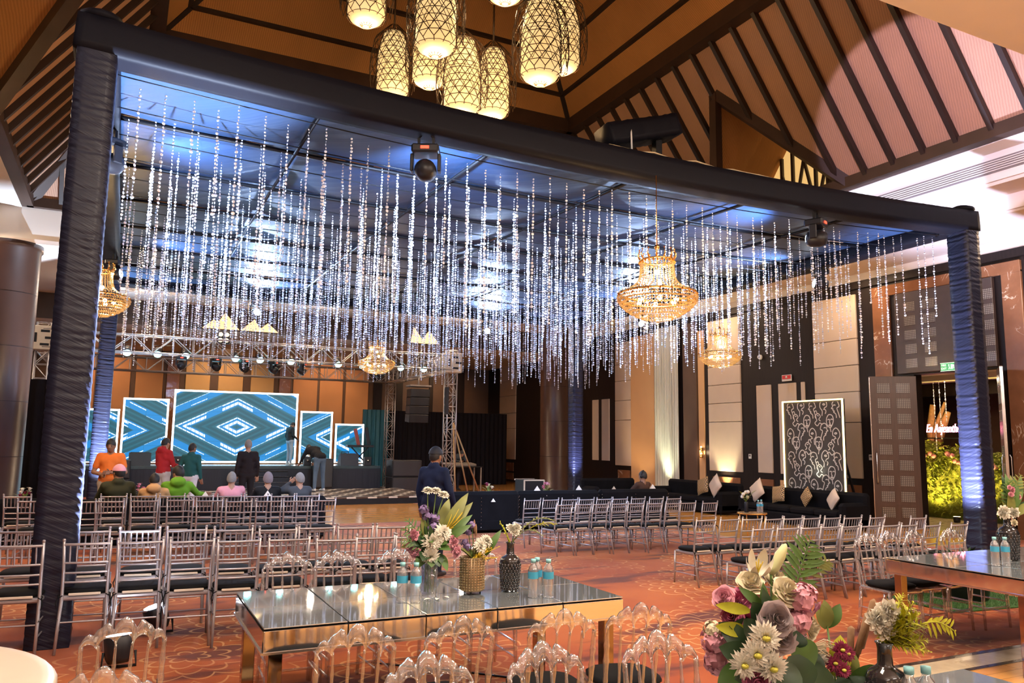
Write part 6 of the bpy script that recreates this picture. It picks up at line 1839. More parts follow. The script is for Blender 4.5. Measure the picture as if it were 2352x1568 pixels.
def mum(par, p, nrm, r, m, org, eye=True, name='chrysanthemum', layers=4):
    x, y, z = frame_of(nrm); p = Vector(p); mb = MB()
    for L in range(layers + 1):
        n = 24 - 4 * L; el = .02 + .30 * L; rr = r * (1 - .13 * L)
        for k in range(n):
            a = 2 * PI * k / n + L * .4 + fr.uniform(-.12, .12); e2 = el + fr.uniform(-.10, .10)
            d = (x * math.cos(a) + y * math.sin(a)) * math.cos(e2) + z * math.sin(e2)
            mb.leaf(p + d * r * .10 + z * r * .05 * L, p + d * rr * fr.uniform(.85, 1.05) + z * r * .06 * L, r * .24, z, .10, .35, 3)
    mb.ball(p - z * r * .05, r * .32, 8, 5)
    o = mb.build(name, m, par, -Vector(org))
    if eye:
        e = MB(); e.ball(p + z * r * .50, (r * .24, r * .24, r * .16), 10, 6); e.build('eye', F_BUDC, o)
    return o
def rose(par, p, nrm, r, m, org, name='rose', n=5):
    x, y, z = frame_of(nrm); p = Vector(p); mb = MB()
    ruff = .16 if name == 'carnation' else .06
    for L in range(6):
        q = L / 5; rad = 1.0 - .84 * q; nn = n if L < 4 else 3
        for k in range(nn):
            a0 = 2 * PI * (k + fr.uniform(-.12, .12)) / nn + L * 1.1; vs = []; fs = []
            ph = fr.uniform(0, 6.28); sc_ = fr.uniform(.9, 1.08)
            for i in range(7):
                for j in range(5):
                    u = i / 6 - .5; t = j / 4
                    a = a0 + u * 2 * PI / nn * 1.35 * (.35 + .65 * t)
                    edge = 1 - .28 * (2 * u) ** 2 * t                     # rounded petal outline
                    R = r * rad * sc_ * (.18 + .82 * math.sin(t * PI / 2)) * (1 + ruff * math.sin(9 * u * 3 + ph) * t)
                    h = r * ((.30 + .55 * q) * t * edge + .10 * q - .30 - (.34 * (1 - q)) * max(0, t - .55) ** 1.4)
                    vs.append(p + x * R * math.cos(a) + y * R * math.sin(a) + z * (h + ruff * r * .25 * math.cos(11 * u + ph) * t))
            for i in range(6):
                for j in range(4): w2 = i * 5 + j; fs.append((w2, w2 + 1, w2 + 6, w2 + 5))
            mb.raw(vs, fs, True)
    return mb.build(name, m, par, -Vector(org))
def cluster(par, p, r, m, org, n=30, name='blossom_cluster', fl=.22):
    mb = MB(); p = Vector(p)
    for k in range(n):
        d = Vector((fr.gauss(0, 1), fr.gauss(0, 1), fr.gauss(0, 1))).normalized(); q = p + d * r * fr.uniform(.75, 1.0)
        x, y, z = frame_of(d)
        for i in range(4):
            a = PI / 2 * i + k; e = q + (x * math.cos(a) + y * math.sin(a)) * r * fl * 1.5 + d * r * .06
            mb.leaf(q, e, r * fl * 1.3, d, .1, .3, 2)
    mb.ball(p, r * .72, 9, 6)
    o = mb.build(name, m, par, -Vector(org)); return o
def leaf(par, a, b, w_, m, org, up=(0, 0, 1), curl=.15, name='leaf'):
    mb = MB(); mb.leaf(a, b, w_, up, curl, .22, 7)
    return mb.build(name, m, par, -Vector(org))
def frond(par, a, b, w_, m, org, n=11, name='fern_frond', sag=.12, up=(0, 0, 1)):
    a, b = Vector(a), Vector(b); mb = MB(); d = (b - a); L = d.length; u = d.normalized(); x = u.cross(Vector(up))
    if x.length < .05: x = u.cross(Vector((.3, 1, 0)))
    x.normalize()
    pts = [a.lerp(b, i / n) + Vector((0, 0, sag * L * math.sin(PI * i / n))) for i in range(n + 1)]
    mb.tube(pts, [.003] * n + [.0012], 4)
    for i in range(1, n + 1):
        t = i / n; ww = w_ * (math.sin(PI * (.12 + .84 * t)) ** .7)
        for s in (-1, 1):
            e = pts[i] + (x * s * .85 + u * .55).normalized() * ww + Vector((0, 0, fr.uniform(-.02, .01)))
            mb.leaf(pts[i], e, ww * .15 + .004, up, .1, .2, 3)
    return mb.build(name, m, par, -Vector(org))
def plume(par, a, b, w_, m, org, n=60, name='feathery_spray'):
    a, b = Vector(a), Vector(b); mb = MB(); u = (b - a).normalized(); x, y, z = frame_of(u); L = (b - a).length
    mb.tube([a, a.lerp(b, .5), b], [.004, .003, .001], 4)
    for k in range(n):
        t = k / n; an = fr.uniform(0, 2 * PI); ww = w_ * math.sin(PI * (.15 + .8 * t)) * fr.uniform(.6, 1.1)
        p = a.lerp(b, t); e = p + (x * math.cos(an) + y * math.sin(an)) * ww + u * ww * .6
        mb.leaf(p, e, ww * .18 + .003, (0, 0, 1), .1, .2, 2)
    return mb.build(name, m, par, -Vector(org))
def stem(par, a, b, org, r=.003, m=None, name='stem'):
    a, b = Vector(a), Vector(b); mid = a.lerp(b, .5) + Vector((fr.uniform(-.01, .01), fr.uniform(-.01, .01), 0))
    return MB().tube([a, mid, b], r, 5).build(name, m or F_STEM, par, -Vector(org))
# ---- vessels
M_GLASS = glass_mat('clear_glass', (.93, .96, .97), .10, .04, .03, .35)
M_PET = glass_mat('clear_bottle_plastic', (.93, .97, 1.0), .22, .16, .10, .45)
M_LABEL = mat('blue_bottle_label', (.06, .40, .62), .4, var=.15, scale=20)
M_CAPB = mat('aqua_bottle_cap', (.30, .66, .70), .4, var=.05)
def bottle_mesh():
    b = MB(); b.lathe([(.026, 0), (.031, .004), (.031, .02), (.0295, .03), (.031, .04), (.0295, .06), (.031, .08), (.0295, .10), (.031, .12), (.031, .165), (.024, .19), (.0125, .205), (.0125, .218)], 14)
    l = MB(); l.lathe([(.0318, .118), (.0318, .160)], 14, cap=False)
    c = MB(); c.lathe([(.0150, .214), (.0155, .236), (.001, .238)], 12)
    return b.mesh('bottle_body', M_PET), l.mesh('label_band', M_LABEL), c.mesh('cap', M_CAPB)
BM = bottle_mesh()
def bottle(x, y, z, lab, group='water bottles'):
    t = thing('water_bottle', lab, 'bottle', (x, y, z), fr.uniform(0, 6), group); t.scale = (1.1, 1.1, 1.03)
    link('body', BM[0], t); link('label_band', BM[1], t); link('cap', BM[2], t)
TZ_ = .76
bottle(1.625, 4.79, TZ_, 'water bottle, left of the pair beside the tall bouquet'); bottle(1.70, 4.75, TZ_, 'water bottle, right of the pair beside the tall bouquet')
bottle(2.455, 4.62, TZ_, 'water bottle, left of three beside the dark vase'); bottle(2.51, 4.67, TZ_, 'water bottle, rear one of three beside the dark vase'); bottle(2.545, 4.58, TZ_, 'water bottle, right of three beside the dark vase')
bottle(6.78, 4.33, TZ_, 'water bottle, left of the pair on the right-hand table'); bottle(6.86, 4.29, TZ_, 'water bottle, right of the pair on the right-hand table')
bottle(2.485, 1.915, TZ_, 'water bottle, left of two tips at the bottom right edge'); bottle(2.545, 1.895, TZ_, 'water bottle, right of two tips at the bottom right edge')
bottle(11.32, 11.9, .455, 'tiny water bottle, left of three on the round coffee table'); bottle(11.40, 11.9, .455, 'tiny water bottle, middle of three on the round coffee table'); bottle(11.46, 11.96, .455, 'tiny water bottle, right of three on the round coffee table')

# ---- clear cylinder vase with the tall bouquet
vx, vy = 1.85, 4.92
t = thing('glass_vase', 'clear glass cylinder vase holding the tall mixed bouquet', 'vase', (vx, vy, TZ_))
MB().lathe([(.050, 0), (.053, .006), (.053, .245), (.050, .245), (.049, .02), (.001, .018)], 24, cap=False).build('glass', M_GLASS, t)
bq = thing('flower_bouquet', 'tall mixed bouquet of white chrysanthemums, pink carnations and leaves in glass vase', 'flowers', (vx, vy, TZ_ + .02))
O = (vx, vy, TZ_ + .02); ctr = (vx + .02, vy + .06, 1.08)
for k in range(9):
    a = 2 * PI * k / 9; stem(bq, (vx + .03 * math.cos(a * 2), vy + .03 * math.sin(a * 2), TZ_ + .03), (vx + .05 * math.cos(a), vy + .05 * math.sin(a), 1.06), O, .004)
frond(bq, (vx, vy, TZ_ + .05), (vx - .02, vy, TZ_ + .24), .035, F_MID, O, 9)
for p, r in (((1.845, 4.86, 1.109), .078), ((1.91, 4.845, 1.166), .068), ((1.828, 4.85, 1.023), .066), ((1.88, 4.85, 1.13), .06)): mum(bq, p, outn(p, ctr) + Vector((-.2, -.8, .1)), r, F_WHITE, O, False)
for p in ((1.735, 4.92, 1.149), (1.725, 4.94, 1.07), (1.745, 4.91, 1.04), (1.985, 4.83, 1.119), (2.004, 4.827, 1.04), (1.99, 4.84, 1.07)): rose(bq, p, outn(p, ctr) + Vector((0, -.5, 0)), .040, F_PINK, O, 'carnation', 6)
for p in ((1.805, 4.93, 1.31), (1.83, 4.93, 1.27), (1.875, 4.91, 1.255), (1.89, 4.93, 1.22), (1.86, 4.9, 1.20)): cluster(bq, p, .032, F_PURP, O, 22, 'statice', .35); stem(bq, p, (vx, vy, 1.02), O, .003)
for p in ((1.822, 4.912, 1.428), (1.872, 4.89, 1.425), (1.915, 4.864, 1.401)): mum(bq, p, (0, -.35, 1), .045, F_WHITE, O, False, 'daisy', 3); stem(bq, p, (vx, vy, 1.1), O, .004)
for a, b, w_ in (((1.92, 4.92, 1.10), (2.09, 4.87, 1.42), .085), ((1.93, 4.92, 1.10), (2.12, 4.86, 1.36), .07), ((1.90, 4.92, 1.12), (1.98, 4.93, 1.38), .08), ((1.93, 4.90, 1.1), (2.10, 4.82, 1.28), .06), ((1.93, 4.88, 1.1), (2.09, 4.80, 1.22), .05)): leaf(bq, a, b, w_, F_OLV if w_ > .06 else F_MID, O, (-.3, -.8, .3), .18, 'palm_leaf')
for a, b in (((1.82, 4.92, 1.08), (1.69, 4.95, 1.25)), ((1.82, 4.92, 1.08), (1.67, 4.96, 1.19)), ((1.80, 4.9, 1.06), (1.66, 4.92, 1.12))): frond(bq, a, b, .06, F_MID, O, 7, sag=.08, up=(0, -.8, .4))
for k in range(14):
    a = 2 * PI * k / 14; rr = fr.uniform(.10, .15); p0 = (vx + .03 * math.cos(a), vy + .03 * math.sin(a), 1.03)
    leaf(bq, p0, (vx + rr * math.cos(a), vy + rr * math.sin(a), fr.uniform(.93, 1.03)), fr.uniform(.07, .10), F_DK if k % 2 else F_MID, O, (0, -.4, 1), .2)
for k in range(12):
    a = fr.uniform(0, 6.28); p0 = (vx + .02 * math.cos(a), vy + .02 * math.sin(a), 1.05)
    leaf(bq, p0, (vx + .10 * math.cos(a), vy + .10 * math.sin(a), fr.uniform(1.1, 1.28)), .055, F_DK if k % 3 else F_MID, O, (0, -.6, .6), .1)
for k in range(8): b = (1.95 + fr.uniform(0, .10), 4.82 + fr.uniform(-.02, .04), 1.2 + fr.uniform(0, .12)); MB().tube([(1.92, 4.85, 1.17), Vector((1.92, 4.85, 1.17)).lerp(Vector(b), .6) + Vector((0, 0, -.01)), b], [.003, .003, .001], 4).build('yellow_spray', F_YEL, bq, -Vector(O))
for k in range(26):
    a = fr.uniform(0, 6.28); e_ = fr.uniform(-.3, 1.2); rr = fr.uniform(.11, .20); c0 = Vector((vx + .01, vy + .03, 1.09))
    leaf(bq, c0, c0 + Vector((rr * math.cos(a) * math.cos(e_), rr * math.sin(a) * math.cos(e_), rr * math.sin(e_))), fr.uniform(.035, .065), (F_DK, F_MID, F_DK, F_OLV)[k % 4], O, (-.3, -.8, .4), .12)
# fallen petals
for k, (x, y) in enumerate(((1.80, 4.80), (1.86, 4.79), (1.93, 4.82))):
    o = MB(); o.leaf((-.025, 0, .004), (.03, 0, .006), .03, (0, 0, 1), .1, .3, 3); ob = o.build('fallen_petal', F_WHITE, None, (x, y, TZ_), (0, 0, k)); tag(ob, 'cream petal fallen on the mirror table, ' + ['left', 'middle', 'right'][k] + ' of three', 'petal', 'fallen petals')
# ---- jewelled gold bucket vase
gx, gy = 2.15, 4.91
M_JEWEL = mat('gold_rhinestone', (.72, .55, .32), .22, .85, var=.35, scale=60)
t = thing('jewelled_vase', 'gold rhinestone-studded bucket vase on small feet in the table middle', 'vase', (gx, gy, TZ_))
MB().lathe([(.076, .02), (.078, .03), (.078, .235), (.074, .235), (.073, .03), (.001, .03)], 26, cap=False).build('bucket', mat('vase_core_gold', (.22, .15, .08), .4, .5), t)
jb = MB()
for i in range(13):
    for k in range(26):
        a = 2 * PI * (k + .5 * (i % 2) * 0) / 26; bead(jb, (.080 * math.cos(a), .080 * math.sin(a), .032 + i * .0165), .0085)
o = jb.build('rhinestones', M_JEWEL, t); o['kind'] = 'stuff'
for k in range(3):
    a = 2 * PI * k / 3; MB().lathe([(.006, 0), (.008, .022)], 8, (.06 * math.cos(a), .06 * math.sin(a), 0)).build('foot', M_BLACK, t)
b2 = thing('short_bouquet', 'short bouquet of white chrysanthemums and yellow foliage in jewelled vase', 'flowers', (gx, gy, .95)); O = (gx, gy, .95); ctr = (gx, gy + .03, 1.02)
for p, r in (((2.185, 4.87, 1.065), .055), ((2.235, 4.885, 1.095), .055), ((2.20, 4.90, 1.08), .05)): mum(b2, p, outn(p, ctr) + Vector((-.1, -.6, .3)), r, F_WHITE, O, False)
for p in ((2.095, 4.93, 1.088), (2.11, 4.91, 1.06), (2.135, 4.895, 1.20), (2.12, 4.92, 1.16)): cluster(b2, p, .026, F_PURP, O, 18, 'statice', .35); stem(b2, p, (gx, gy, .97), O)
for k in range(9): plume(b2, (gx + fr.uniform(-.03, .05), gy - .03, .985), (gx + .03 + fr.uniform(-.06, .14), gy - .07 + fr.uniform(-.02, .03), 1.0 + fr.uniform(-.01, .07)), .022, F_YEL, O, 26)
for k in range(10): a = fr.uniform(0, 6.28); leaf(b2, (gx, gy, .98), (gx + .09 * math.cos(a), gy + .09 * math.sin(a), 1.06), .04, F_OLV, O, (0, -.5, .6))
leaf(b2, (2.24, 4.9, 1.0), (2.335, 4.863, 1.17), .05, F_MID, O, (-.4, -.8, .3))
for x, z in ((2.149, 1.22), (2.162, 1.19)): MB().tube([(x, 4.89, .98), (x, 4.89, z - .06), (x, 4.89, z - .055), (x, 4.89, z), (x, 4.89, z + .02)], [.002, .002, .007, .007, .001], 7).build('bulrush', F_CAT, b2, -Vector(O))
# ---- dark quilted bottle vases
def dark_vase(lab, x, y, z, s_=1.0):
    t = thing('dark_bottle_vase', lab, 'vase', (x, y, z)); t.scale = (s_,) * 3
    m = mat('smoked_glass', (.022, .020, .022), .10, var=.3, coat=.5)
    MB().lathe([(.050, 0), (.056, .006), (.062, .05), (.070, .17), (.072, .195), (.060, .222), (.034, .238), (.027, .246), (.025, .30), (.029, .318), (.031, .322), (.025, .322), (.022, .25), (.001, .24)], 28, cap=False).build('body', m, t)
    q = MB()
    for i in range(9):
        for k in range(20):
            a = 2 * PI * (k + .5 * (i % 2)) / 20; zz = .02 + i * .0195; r = .0565 + .0145 * zz / .19
            q.ball((r * math.cos(a), r * math.sin(a), zz), (.0075, .0075, .0105), 6, 4)
    o = q.build('quilting', m, t); o['kind'] = 'stuff'
    MB().tube([(.030 * math.cos(2 * PI * k / 20), .030 * math.sin(2 * PI * k / 20), .321) for k in range(20)], .003, 5, closed=True).build('rim', m, t)
dark_vase('dark quilted glass bottle vase with one white carnation on the mirrored table', 2.415, 4.88, TZ_)
b3 = thing('carnation_spray', 'single white carnation with curving fern fronds in the dark bottle vase', 'flowers', (2.415, 4.88, 1.06)); O = (2.415, 4.88, 1.06)
for d in ((0, 0, 0), (.022, .0, .008), (-.02, .01, .004), (.0, -.01, -.02)): rose(b3, (2.445 + d[0], 4.885 + d[1], 1.172 + d[2]), (.0, -.7, .7), .034, F_WHITE, O, 'carnation', 7)
stem(b3, (2.415, 4.88, 1.0), (2.445, 4.885, 1.15), O, .004)
frond(b3, (2.42, 4.88, 1.07), (2.75, 4.86, 1.215), .065, F_OLV, O, 14, sag=.22); frond(b3, (2.42, 4.88, 1.07), (2.63, 4.82, 1.12), .05, F_OLV, O, 10, sag=.3); frond(b3, (2.42, 4.88, 1.07), (2.36, 4.93, 1.21), .03, F_LIME, O, 8, sag=.02); frond(b3, (2.41, 4.88, 1.07), (2.38, 4.9, 1.16), .03, F_LIME, O, 6, sag=.02)
frond(b3, (2.55, 4.86, 1.17), (2.76, 4.86, 1.19), .05, F_LIME, O, 8, sag=.1)
# ---- big foreground bouquet
O = (2.10, 2.17, TZ_); ctr = Vector((2.10, 2.24, 1.10))
t = thing('silver_flower_bowl', 'silver pedestal vase under the big foreground bouquet', 'vase', O)
MB().lathe([(.08, 0), (.085, .01), (.03, .03), (.025, .07), (.07, .11), (.10, .17), (.105, .20), (.09, .20), (.001, .18)], 28, cap=False).build('bowl', M_CHROME, t)
bb = thing('foreground_bouquet', 'large foreground bouquet of lilies, white chrysanthemums, dusky roses and pink blooms', 'flowers', (O[0], O[1], O[2] + .19)); O = (O[0], O[1], O[2] + .19)
view = Vector((-.45, -.85, .15))
def nf(p): return outn(p, ctr) * .7 + view * .8
for p, r in (((1.985, 2.076, 1.112), .062), ((1.953, 2.08, 1.062), .060), ((1.998, 2.06, 1.022), .060), ((1.915, 2.097, 1.030), .055)): mum(bb, p, nf(p), r, F_WHITE, O, True)
for p, r, m in (((2.054, 2.085, 1.165), .066, F_LAV), ((2.085, 2.09, 1.10), .058, F_LAV), ((2.174, 2.15, 1.240), .062, F_CREAM), ((2.095, 2.25, 1.262), .055, F_CREAM), ((2.235, 2.26, 1.255), .055, F_CREAM), ((2.278, 2.149, 1.104), .055, F_CREAM), ((2.288, 2.12, 1.005), .05, F_WHITE), ((2.262, 2.12, .965), .05, F_WHITE),
                ((1.983, 2.27, 1.209), .045, F_PINK), ((2.032, 2.25, 1.200), .050, F_ROSE), ((1.999, 2.245, 1.145), .045, F_ROSE), ((2.044, 2.22, 1.140), .040, F_ROSE), ((1.975, 2.102, .968), .048, F_ROSE)): rose(bb, p, nf(p), r, m, O)
for p, r, m in (((2.222, 2.134, 1.206), .060, F_PINK), ((2.200, 2.14, 1.133), .055, F_PINK), ((2.245, 2.15, 1.165), .03, F_PURP), ((1.962, 2.30, 1.053), .050, F_PINK), ((1.975, 2.30, .985), .05, F_PINK), ((1.955, 2.30, 1.09), .035, F_CREAM)): cluster(bb, p, r, m, O, 46, 'hydrangea', .24)
# open lily and bud on a tall stem
lc = Vector((2.165, 2.29, 1.275)); z_ = Vector((-.35, -.55, .75)).normalized(); x_, y_, _ = frame_of(z_)
for k in range(6):
    a = 2 * PI * k / 6; d = (x_ * math.cos(a) + y_ * math.sin(a)); w_ = .042 if k % 2 else .034
    leaf(bb, lc, lc + d * .062 + z_ * .085, w_, F_WHITE, O, -d, -.25, 'lily_petal')
for k in range(4): MB().tube([lc, lc + z_ * .07 + (x_ * math.cos(k * 1.6) + y_ * math.sin(k * 1.6)) * .012], .0022, 4).build('stamen', F_YEL, bb, -Vector(O))
MB().tube([(2.205, 2.262, 1.275), (2.22, 2.257, 1.30), (2.245, 2.253, 1.345), (2.266, 2.25, 1.378), (2.272, 2.249, 1.386)], [.008, .018, .021, .012, .003], 10).build('lily_bud', mat('bud_green_cream', (.58, .60, .30), .5), bb, -Vector(O))
stem(bb, (2.11, 2.17, 1.0), lc, O, .005); stem(bb, (2.12, 2.17, 1.0), (2.205, 2.262, 1.28), O, .005)
for a, b, w_, m in (((2.12, 2.22, 1.12), (2.11, 2.20, 1.262), .04, F_MID), ((2.12, 2.2, 1.1), (2.19, 2.2, 1.235), .045, F_MID), ((2.1, 2.2, 1.18), (2.03, 2.24, 1.245), .035, F_MID), ((2.15, 2.2, 1.2), (2.25, 2.24, 1.24), .035, F_OLV), ((2.12, 2.18, 1.1), (2.08, 2.17, 1.25), .05, F_DK), ((2.15, 2.18, 1.14), (2.17, 2.16, 1.22), .05, F_LIME)): leaf(bb, a, b, w_, m, O, view)
frond(bb, (2.38, 2.33, 1.17), (2.46, 2.31, 1.385), .10, F_MID, O, 12, sag=.02, up=view); frond(bb, (2.40, 2.33, 1.18), (2.53, 2.28, 1.30), .07, F_OLV, O, 9, sag=.25, up=view); stem(bb, (2.14, 2.2, 1.0), (2.40, 2.33, 1.2), O, .004)
for a, b, w_, m in (((2.02, 2.18, 1.05), (1.94, 2.25, 1.13), .075, F_DK), ((2.02, 2.16, 1.02), (1.90, 2.20, 1.06), .085, F_DK), ((2.06, 2.12, 1.0), (1.93, 2.16, .96), .09, F_DK), ((2.1, 2.08, 1.02), (2.02, 2.05, .93), .11, F_DK), ((2.12, 2.08, 1.04), (2.13, 2.05, .92), .12, F_DK),
                ((2.14, 2.1, 1.08), (2.20, 2.06, 1.00), .10, F_MID), ((2.17, 2.1, 1.05), (2.27, 2.08, .95), .07, F_DK), ((2.14, 2.1, 1.06), (2.13, 2.07, 1.12), .08, F_DK), ((2.06, 2.16, 1.14), (2.01, 2.15, 1.21), .07, F_DK), ((2.04, 2.2, 1.17), (1.93, 2.25, 1.19), .04, F_LIME), ((2.03, 2.2, 1.1), (1.92, 2.24, 1.12), .05, F_LIME), ((2.1, 2.15, 1.12), (2.12, 2.12, 1.2), .08, F_DK), ((2.0, 2.2, 1.0), (1.91, 2.22, .9), .09, F_MID), ((2.2, 2.1, 1.0), (2.26, 2.03, .9), .08, F_DK), ((2.02, 2.15, 1.1), (1.96, 2.14, 1.16), .07, F_DK)): leaf(bb, a, b, w_, m, O, view, .12)
for k in range(16):
    a = fr.uniform(0, 6.28); e_ = fr.uniform(-.25, .5); rr = fr.uniform(.09, .15)
    leaf(bb, ctr, ctr + Vector((rr * math.cos(a), rr * math.sin(a), rr * e_ * 1.6)), fr.uniform(.06, .09), F_DK, O, view, .1)
for k in range(10): MB().tube([(2.2, 2.12, 1.04), (2.28 + fr.uniform(-.02, .05), 2.10, 1.03 + fr.uniform(-.02, .05)), (2.36 + fr.uniform(-.03, .05), 2.09, .98 + fr.uniform(-.03, .06))], [.002, .002, .001], 4).build('dry_grass', F_CREAM, bb, -Vector(O))
for k in range(8): stem(bb, (2.10, 2.17, .96), ctr + Vector((fr.uniform(-.06, .06), fr.uniform(-.05, .05), 0)), O, .004)
# ---- wine-red arrangement with bulrushes
O = (2.375, 2.12, TZ_)
t = thing('crystal_bowl', 'crystal bowl with wine-red flowers and bulrushes at the bottom edge', 'vase', O)
MB().lathe([(.05, 0), (.055, .01), (.075, .06), (.085, .14), (.080, .145), (.07, .06), (.001, .03)], 24, cap=False).build('bowl', M_EDGE, t)
b4 = thing('bulrush_bouquet', 'small arrangement of wine-red flowers, lime leaves and tall bulrushes', 'flowers', (O[0], O[1], O[2] + .08)); O = (O[0], O[1], O[2] + .08)
for p in ((2.349, 2.08, 1.035), (2.322, 2.09, .99), (2.375, 2.08, 1.02), (2.34, 2.07, .97)): mum(b4, p, view, .036, F_WINE, O, True, 'wine_flower', 2); stem(b4, p, (2.375, 2.12, .86), O)
for a, m_, b in (((2.40, 2.12, .86), (2.443, 2.125, .97), (2.449, 2.118, 1.10)), ((2.41, 2.12, .86), (2.470, 2.10, 1.02), (2.515, 2.068, 1.20)), ((2.41, 2.12, .86), (2.462, 2.11, 1.0), (2.498, 2.08, 1.15))):
    MB().tube([a, m_, Vector(m_).lerp(Vector(b), .04), Vector(b).lerp(Vector(m_), .06), b], [.004, .004, .0125, .0125, .003], 9).build('bulrush', F_CAT, b4, -Vector(O))
for a, b, w_, m in (((2.424, 2.207, 1.075), (2.385, 2.21, 1.17), .06, F_OLV), ((2.424, 2.207, 1.08), (2.47, 2.18, 1.165), .05, F_MID), ((2.424, 2.207, 1.08), (2.41, 2.2, 1.18), .05, F_OLV), ((2.37, 2.13, .93), (2.40, 2.12, 1.07), .085, F_LIME), ((2.40, 2.1, .9), (2.47, 2.03, .98), .07, F_MID), ((2.40, 2.1, .9), (2.49, 2.02, .93), .08, F_MID), ((2.35, 2.1, .9), (2.30, 2.05, .95), .08, F_DK), ((2.38, 2.08, .9), (2.39, 2.02, .95), .08, F_DK), ((2.42, 2.12, .92), (2.45, 2.1, 1.0), .05, F_OLV)): leaf(b4, a, b, w_, m, O, view)
stem(b4, (2.39, 2.14, .86), (2.424, 2.207, 1.09), O, .004)
# ---- foreground dark vase
dark_vase('dark square-shouldered bottle vase in the bottom right foreground', 2.455, 1.985, TZ_, .97)
b5 = thing('lime_fern_spray', 'white carnation with bright lime feathery fern in foreground dark vase', 'flowers', (2.45, 1.985, 1.06)); O = (2.45, 1.985, 1.06)
for d in ((0, 0, 0), (.03, 0, .006), (-.03, .0, .0), (0, 0, -.03), (.012, -.01, .025)): rose(b5, (2.446 + d[0], 1.971 + d[1], 1.156 + d[2]), view, .042, F_WHITE, O, 'carnation', 7)
stem(b5, (2.455, 1.985, 1.0), (2.446, 1.975, 1.13), O, .004)
for b, w_ in (((2.50, 1.934, 1.245), .05), ((2.535, 1.92, 1.215), .055), ((2.56, 1.915, 1.175), .055), ((2.585, 1.905, 1.14), .05), ((2.56, 1.89, 1.09), .045), ((2.52, 1.92, 1.12), .04), ((2.425, 1.985, 1.115), .025), ((2.47, 1.96, 1.10), .03), ((2.50, 1.935, 1.17), .05), ((2.535, 1.86, 1.06), .03)): plume(b5, (2.458, 1.982, 1.07), b, w_, F_LIME, O, 70, 'fern_plume')
frond(b5, (2.56, 1.91, 1.14), (2.67, 1.868, 1.115), .05, F_LIME, O, 7, sag=.15, up=view)
# ---- right-hand table: planter, white vase
dark_vase('dark glass vase with plant behind the bottles on the right-hand table', 7.25, 4.50, TZ_, 1.25)
b6 = thing('right_table_plant', 'leafy green arrangement with white carnation at the right picture edge', 'flowers', (7.25, 4.50, 1.15)); O = (7.25, 4.50, 1.15)
rose(b6, (7.17, 4.47, 1.19), view, .06, F_WHITE, O, 'carnation', 7); rose(b6, (7.27, 4.44, 1.19), view, .05, F_WHITE, O, 'carnation', 7); rose(b6, (7.26, 4.44, 1.10), view, .03, F_CREAM, O, 'carnation', 6)
for k in range(12): leaf(b6, (7.28, 4.5, 1.15), (7.30 + fr.uniform(-.10, .22), 4.48 + fr.uniform(-.1, .1), 1.25 + fr.uniform(0, .33)), .08, (F_MID, F_DK, F_OLV)[k % 3], O, view)
frond(b6, (7.28, 4.5, 1.2), (7.22, 4.44, 1.47), .10, F_MID, O, 9, sag=.05, up=view); frond(b6, (7.28, 4.5, 1.2), (7.36, 4.42, 1.52), .10, F_OLV, O, 9, sag=.05, up=view)
for k in range(6): rose(b6, (7.22 + fr.uniform(-.04, .12), 4.43, 1.32 + fr.uniform(0, .12)), view, .022, F_PINK, O, 'bud', 4)
t = thing('white_vase', 'tall white porcelain vase cut by the right picture edge', 'vase', (7.22, 4.22, TZ_))
MB().lathe([(.07, 0), (.085, .02), (.10, .12), (.075, .26), (.05, .34), (.06, .37), (.05, .37), (.001, .3)], 28, cap=False).build('body', M_WHITE, t)
# turf mat and black planter by the right table
M_TURF = mat('artificial_turf', (.035, .10, .02), .9, var=.5, scale=60)
tm = thing('turf_mat', 'rectangle of green artificial turf behind the right-hand table', 'turf', (8.9, 6.05, 0), -.1)
MB().box((0, 0, .01), (1.5, .9, .02), bev=.006).build('mat_base', M_TURF, tm)
gb = MB(); gr = random.Random(4)
for k in range(2600):
    x, y = gr.uniform(-.74, .74), gr.uniform(-.44, .44); h = gr.uniform(.02, .045)
    gb.raw([(x - .004, y, .018), (x + .004, y, .018), (x + gr.uniform(-.012, .012), y + gr.uniform(-.012, .012), .018 + h)], [(0, 1, 2)], False)
o = gb.build('grass_blades', M_TURF, tm); o['kind'] = 'stuff'
t = thing('black_planter', 'round black planter with leafy plant on the turf mat', 'planter', (8.95, 6.1, .02))
MB().lathe([(.20, 0), (.24, .02), (.28, .30), (.30, .34), (.27, .34), (.001, .30)], 24, cap=False).build('pot', M_BLACKP, t)
pb = MB()
for k in range(90):
    a = gr.uniform(0, 6.28); el = gr.uniform(-.2, 1.3); p = Vector((.12 * math.cos(a), .12 * math.sin(a), .32 + .1 * gr.random())); d = Vector((math.cos(a) * math.cos(el), math.sin(a) * math.cos(el), math.sin(el)))
    pb.leaf(p, p + d * gr.uniform(.15, .3), .05, n=3)
o = pb.build('foliage', F_DK, t); o['kind'] = 'stuff'
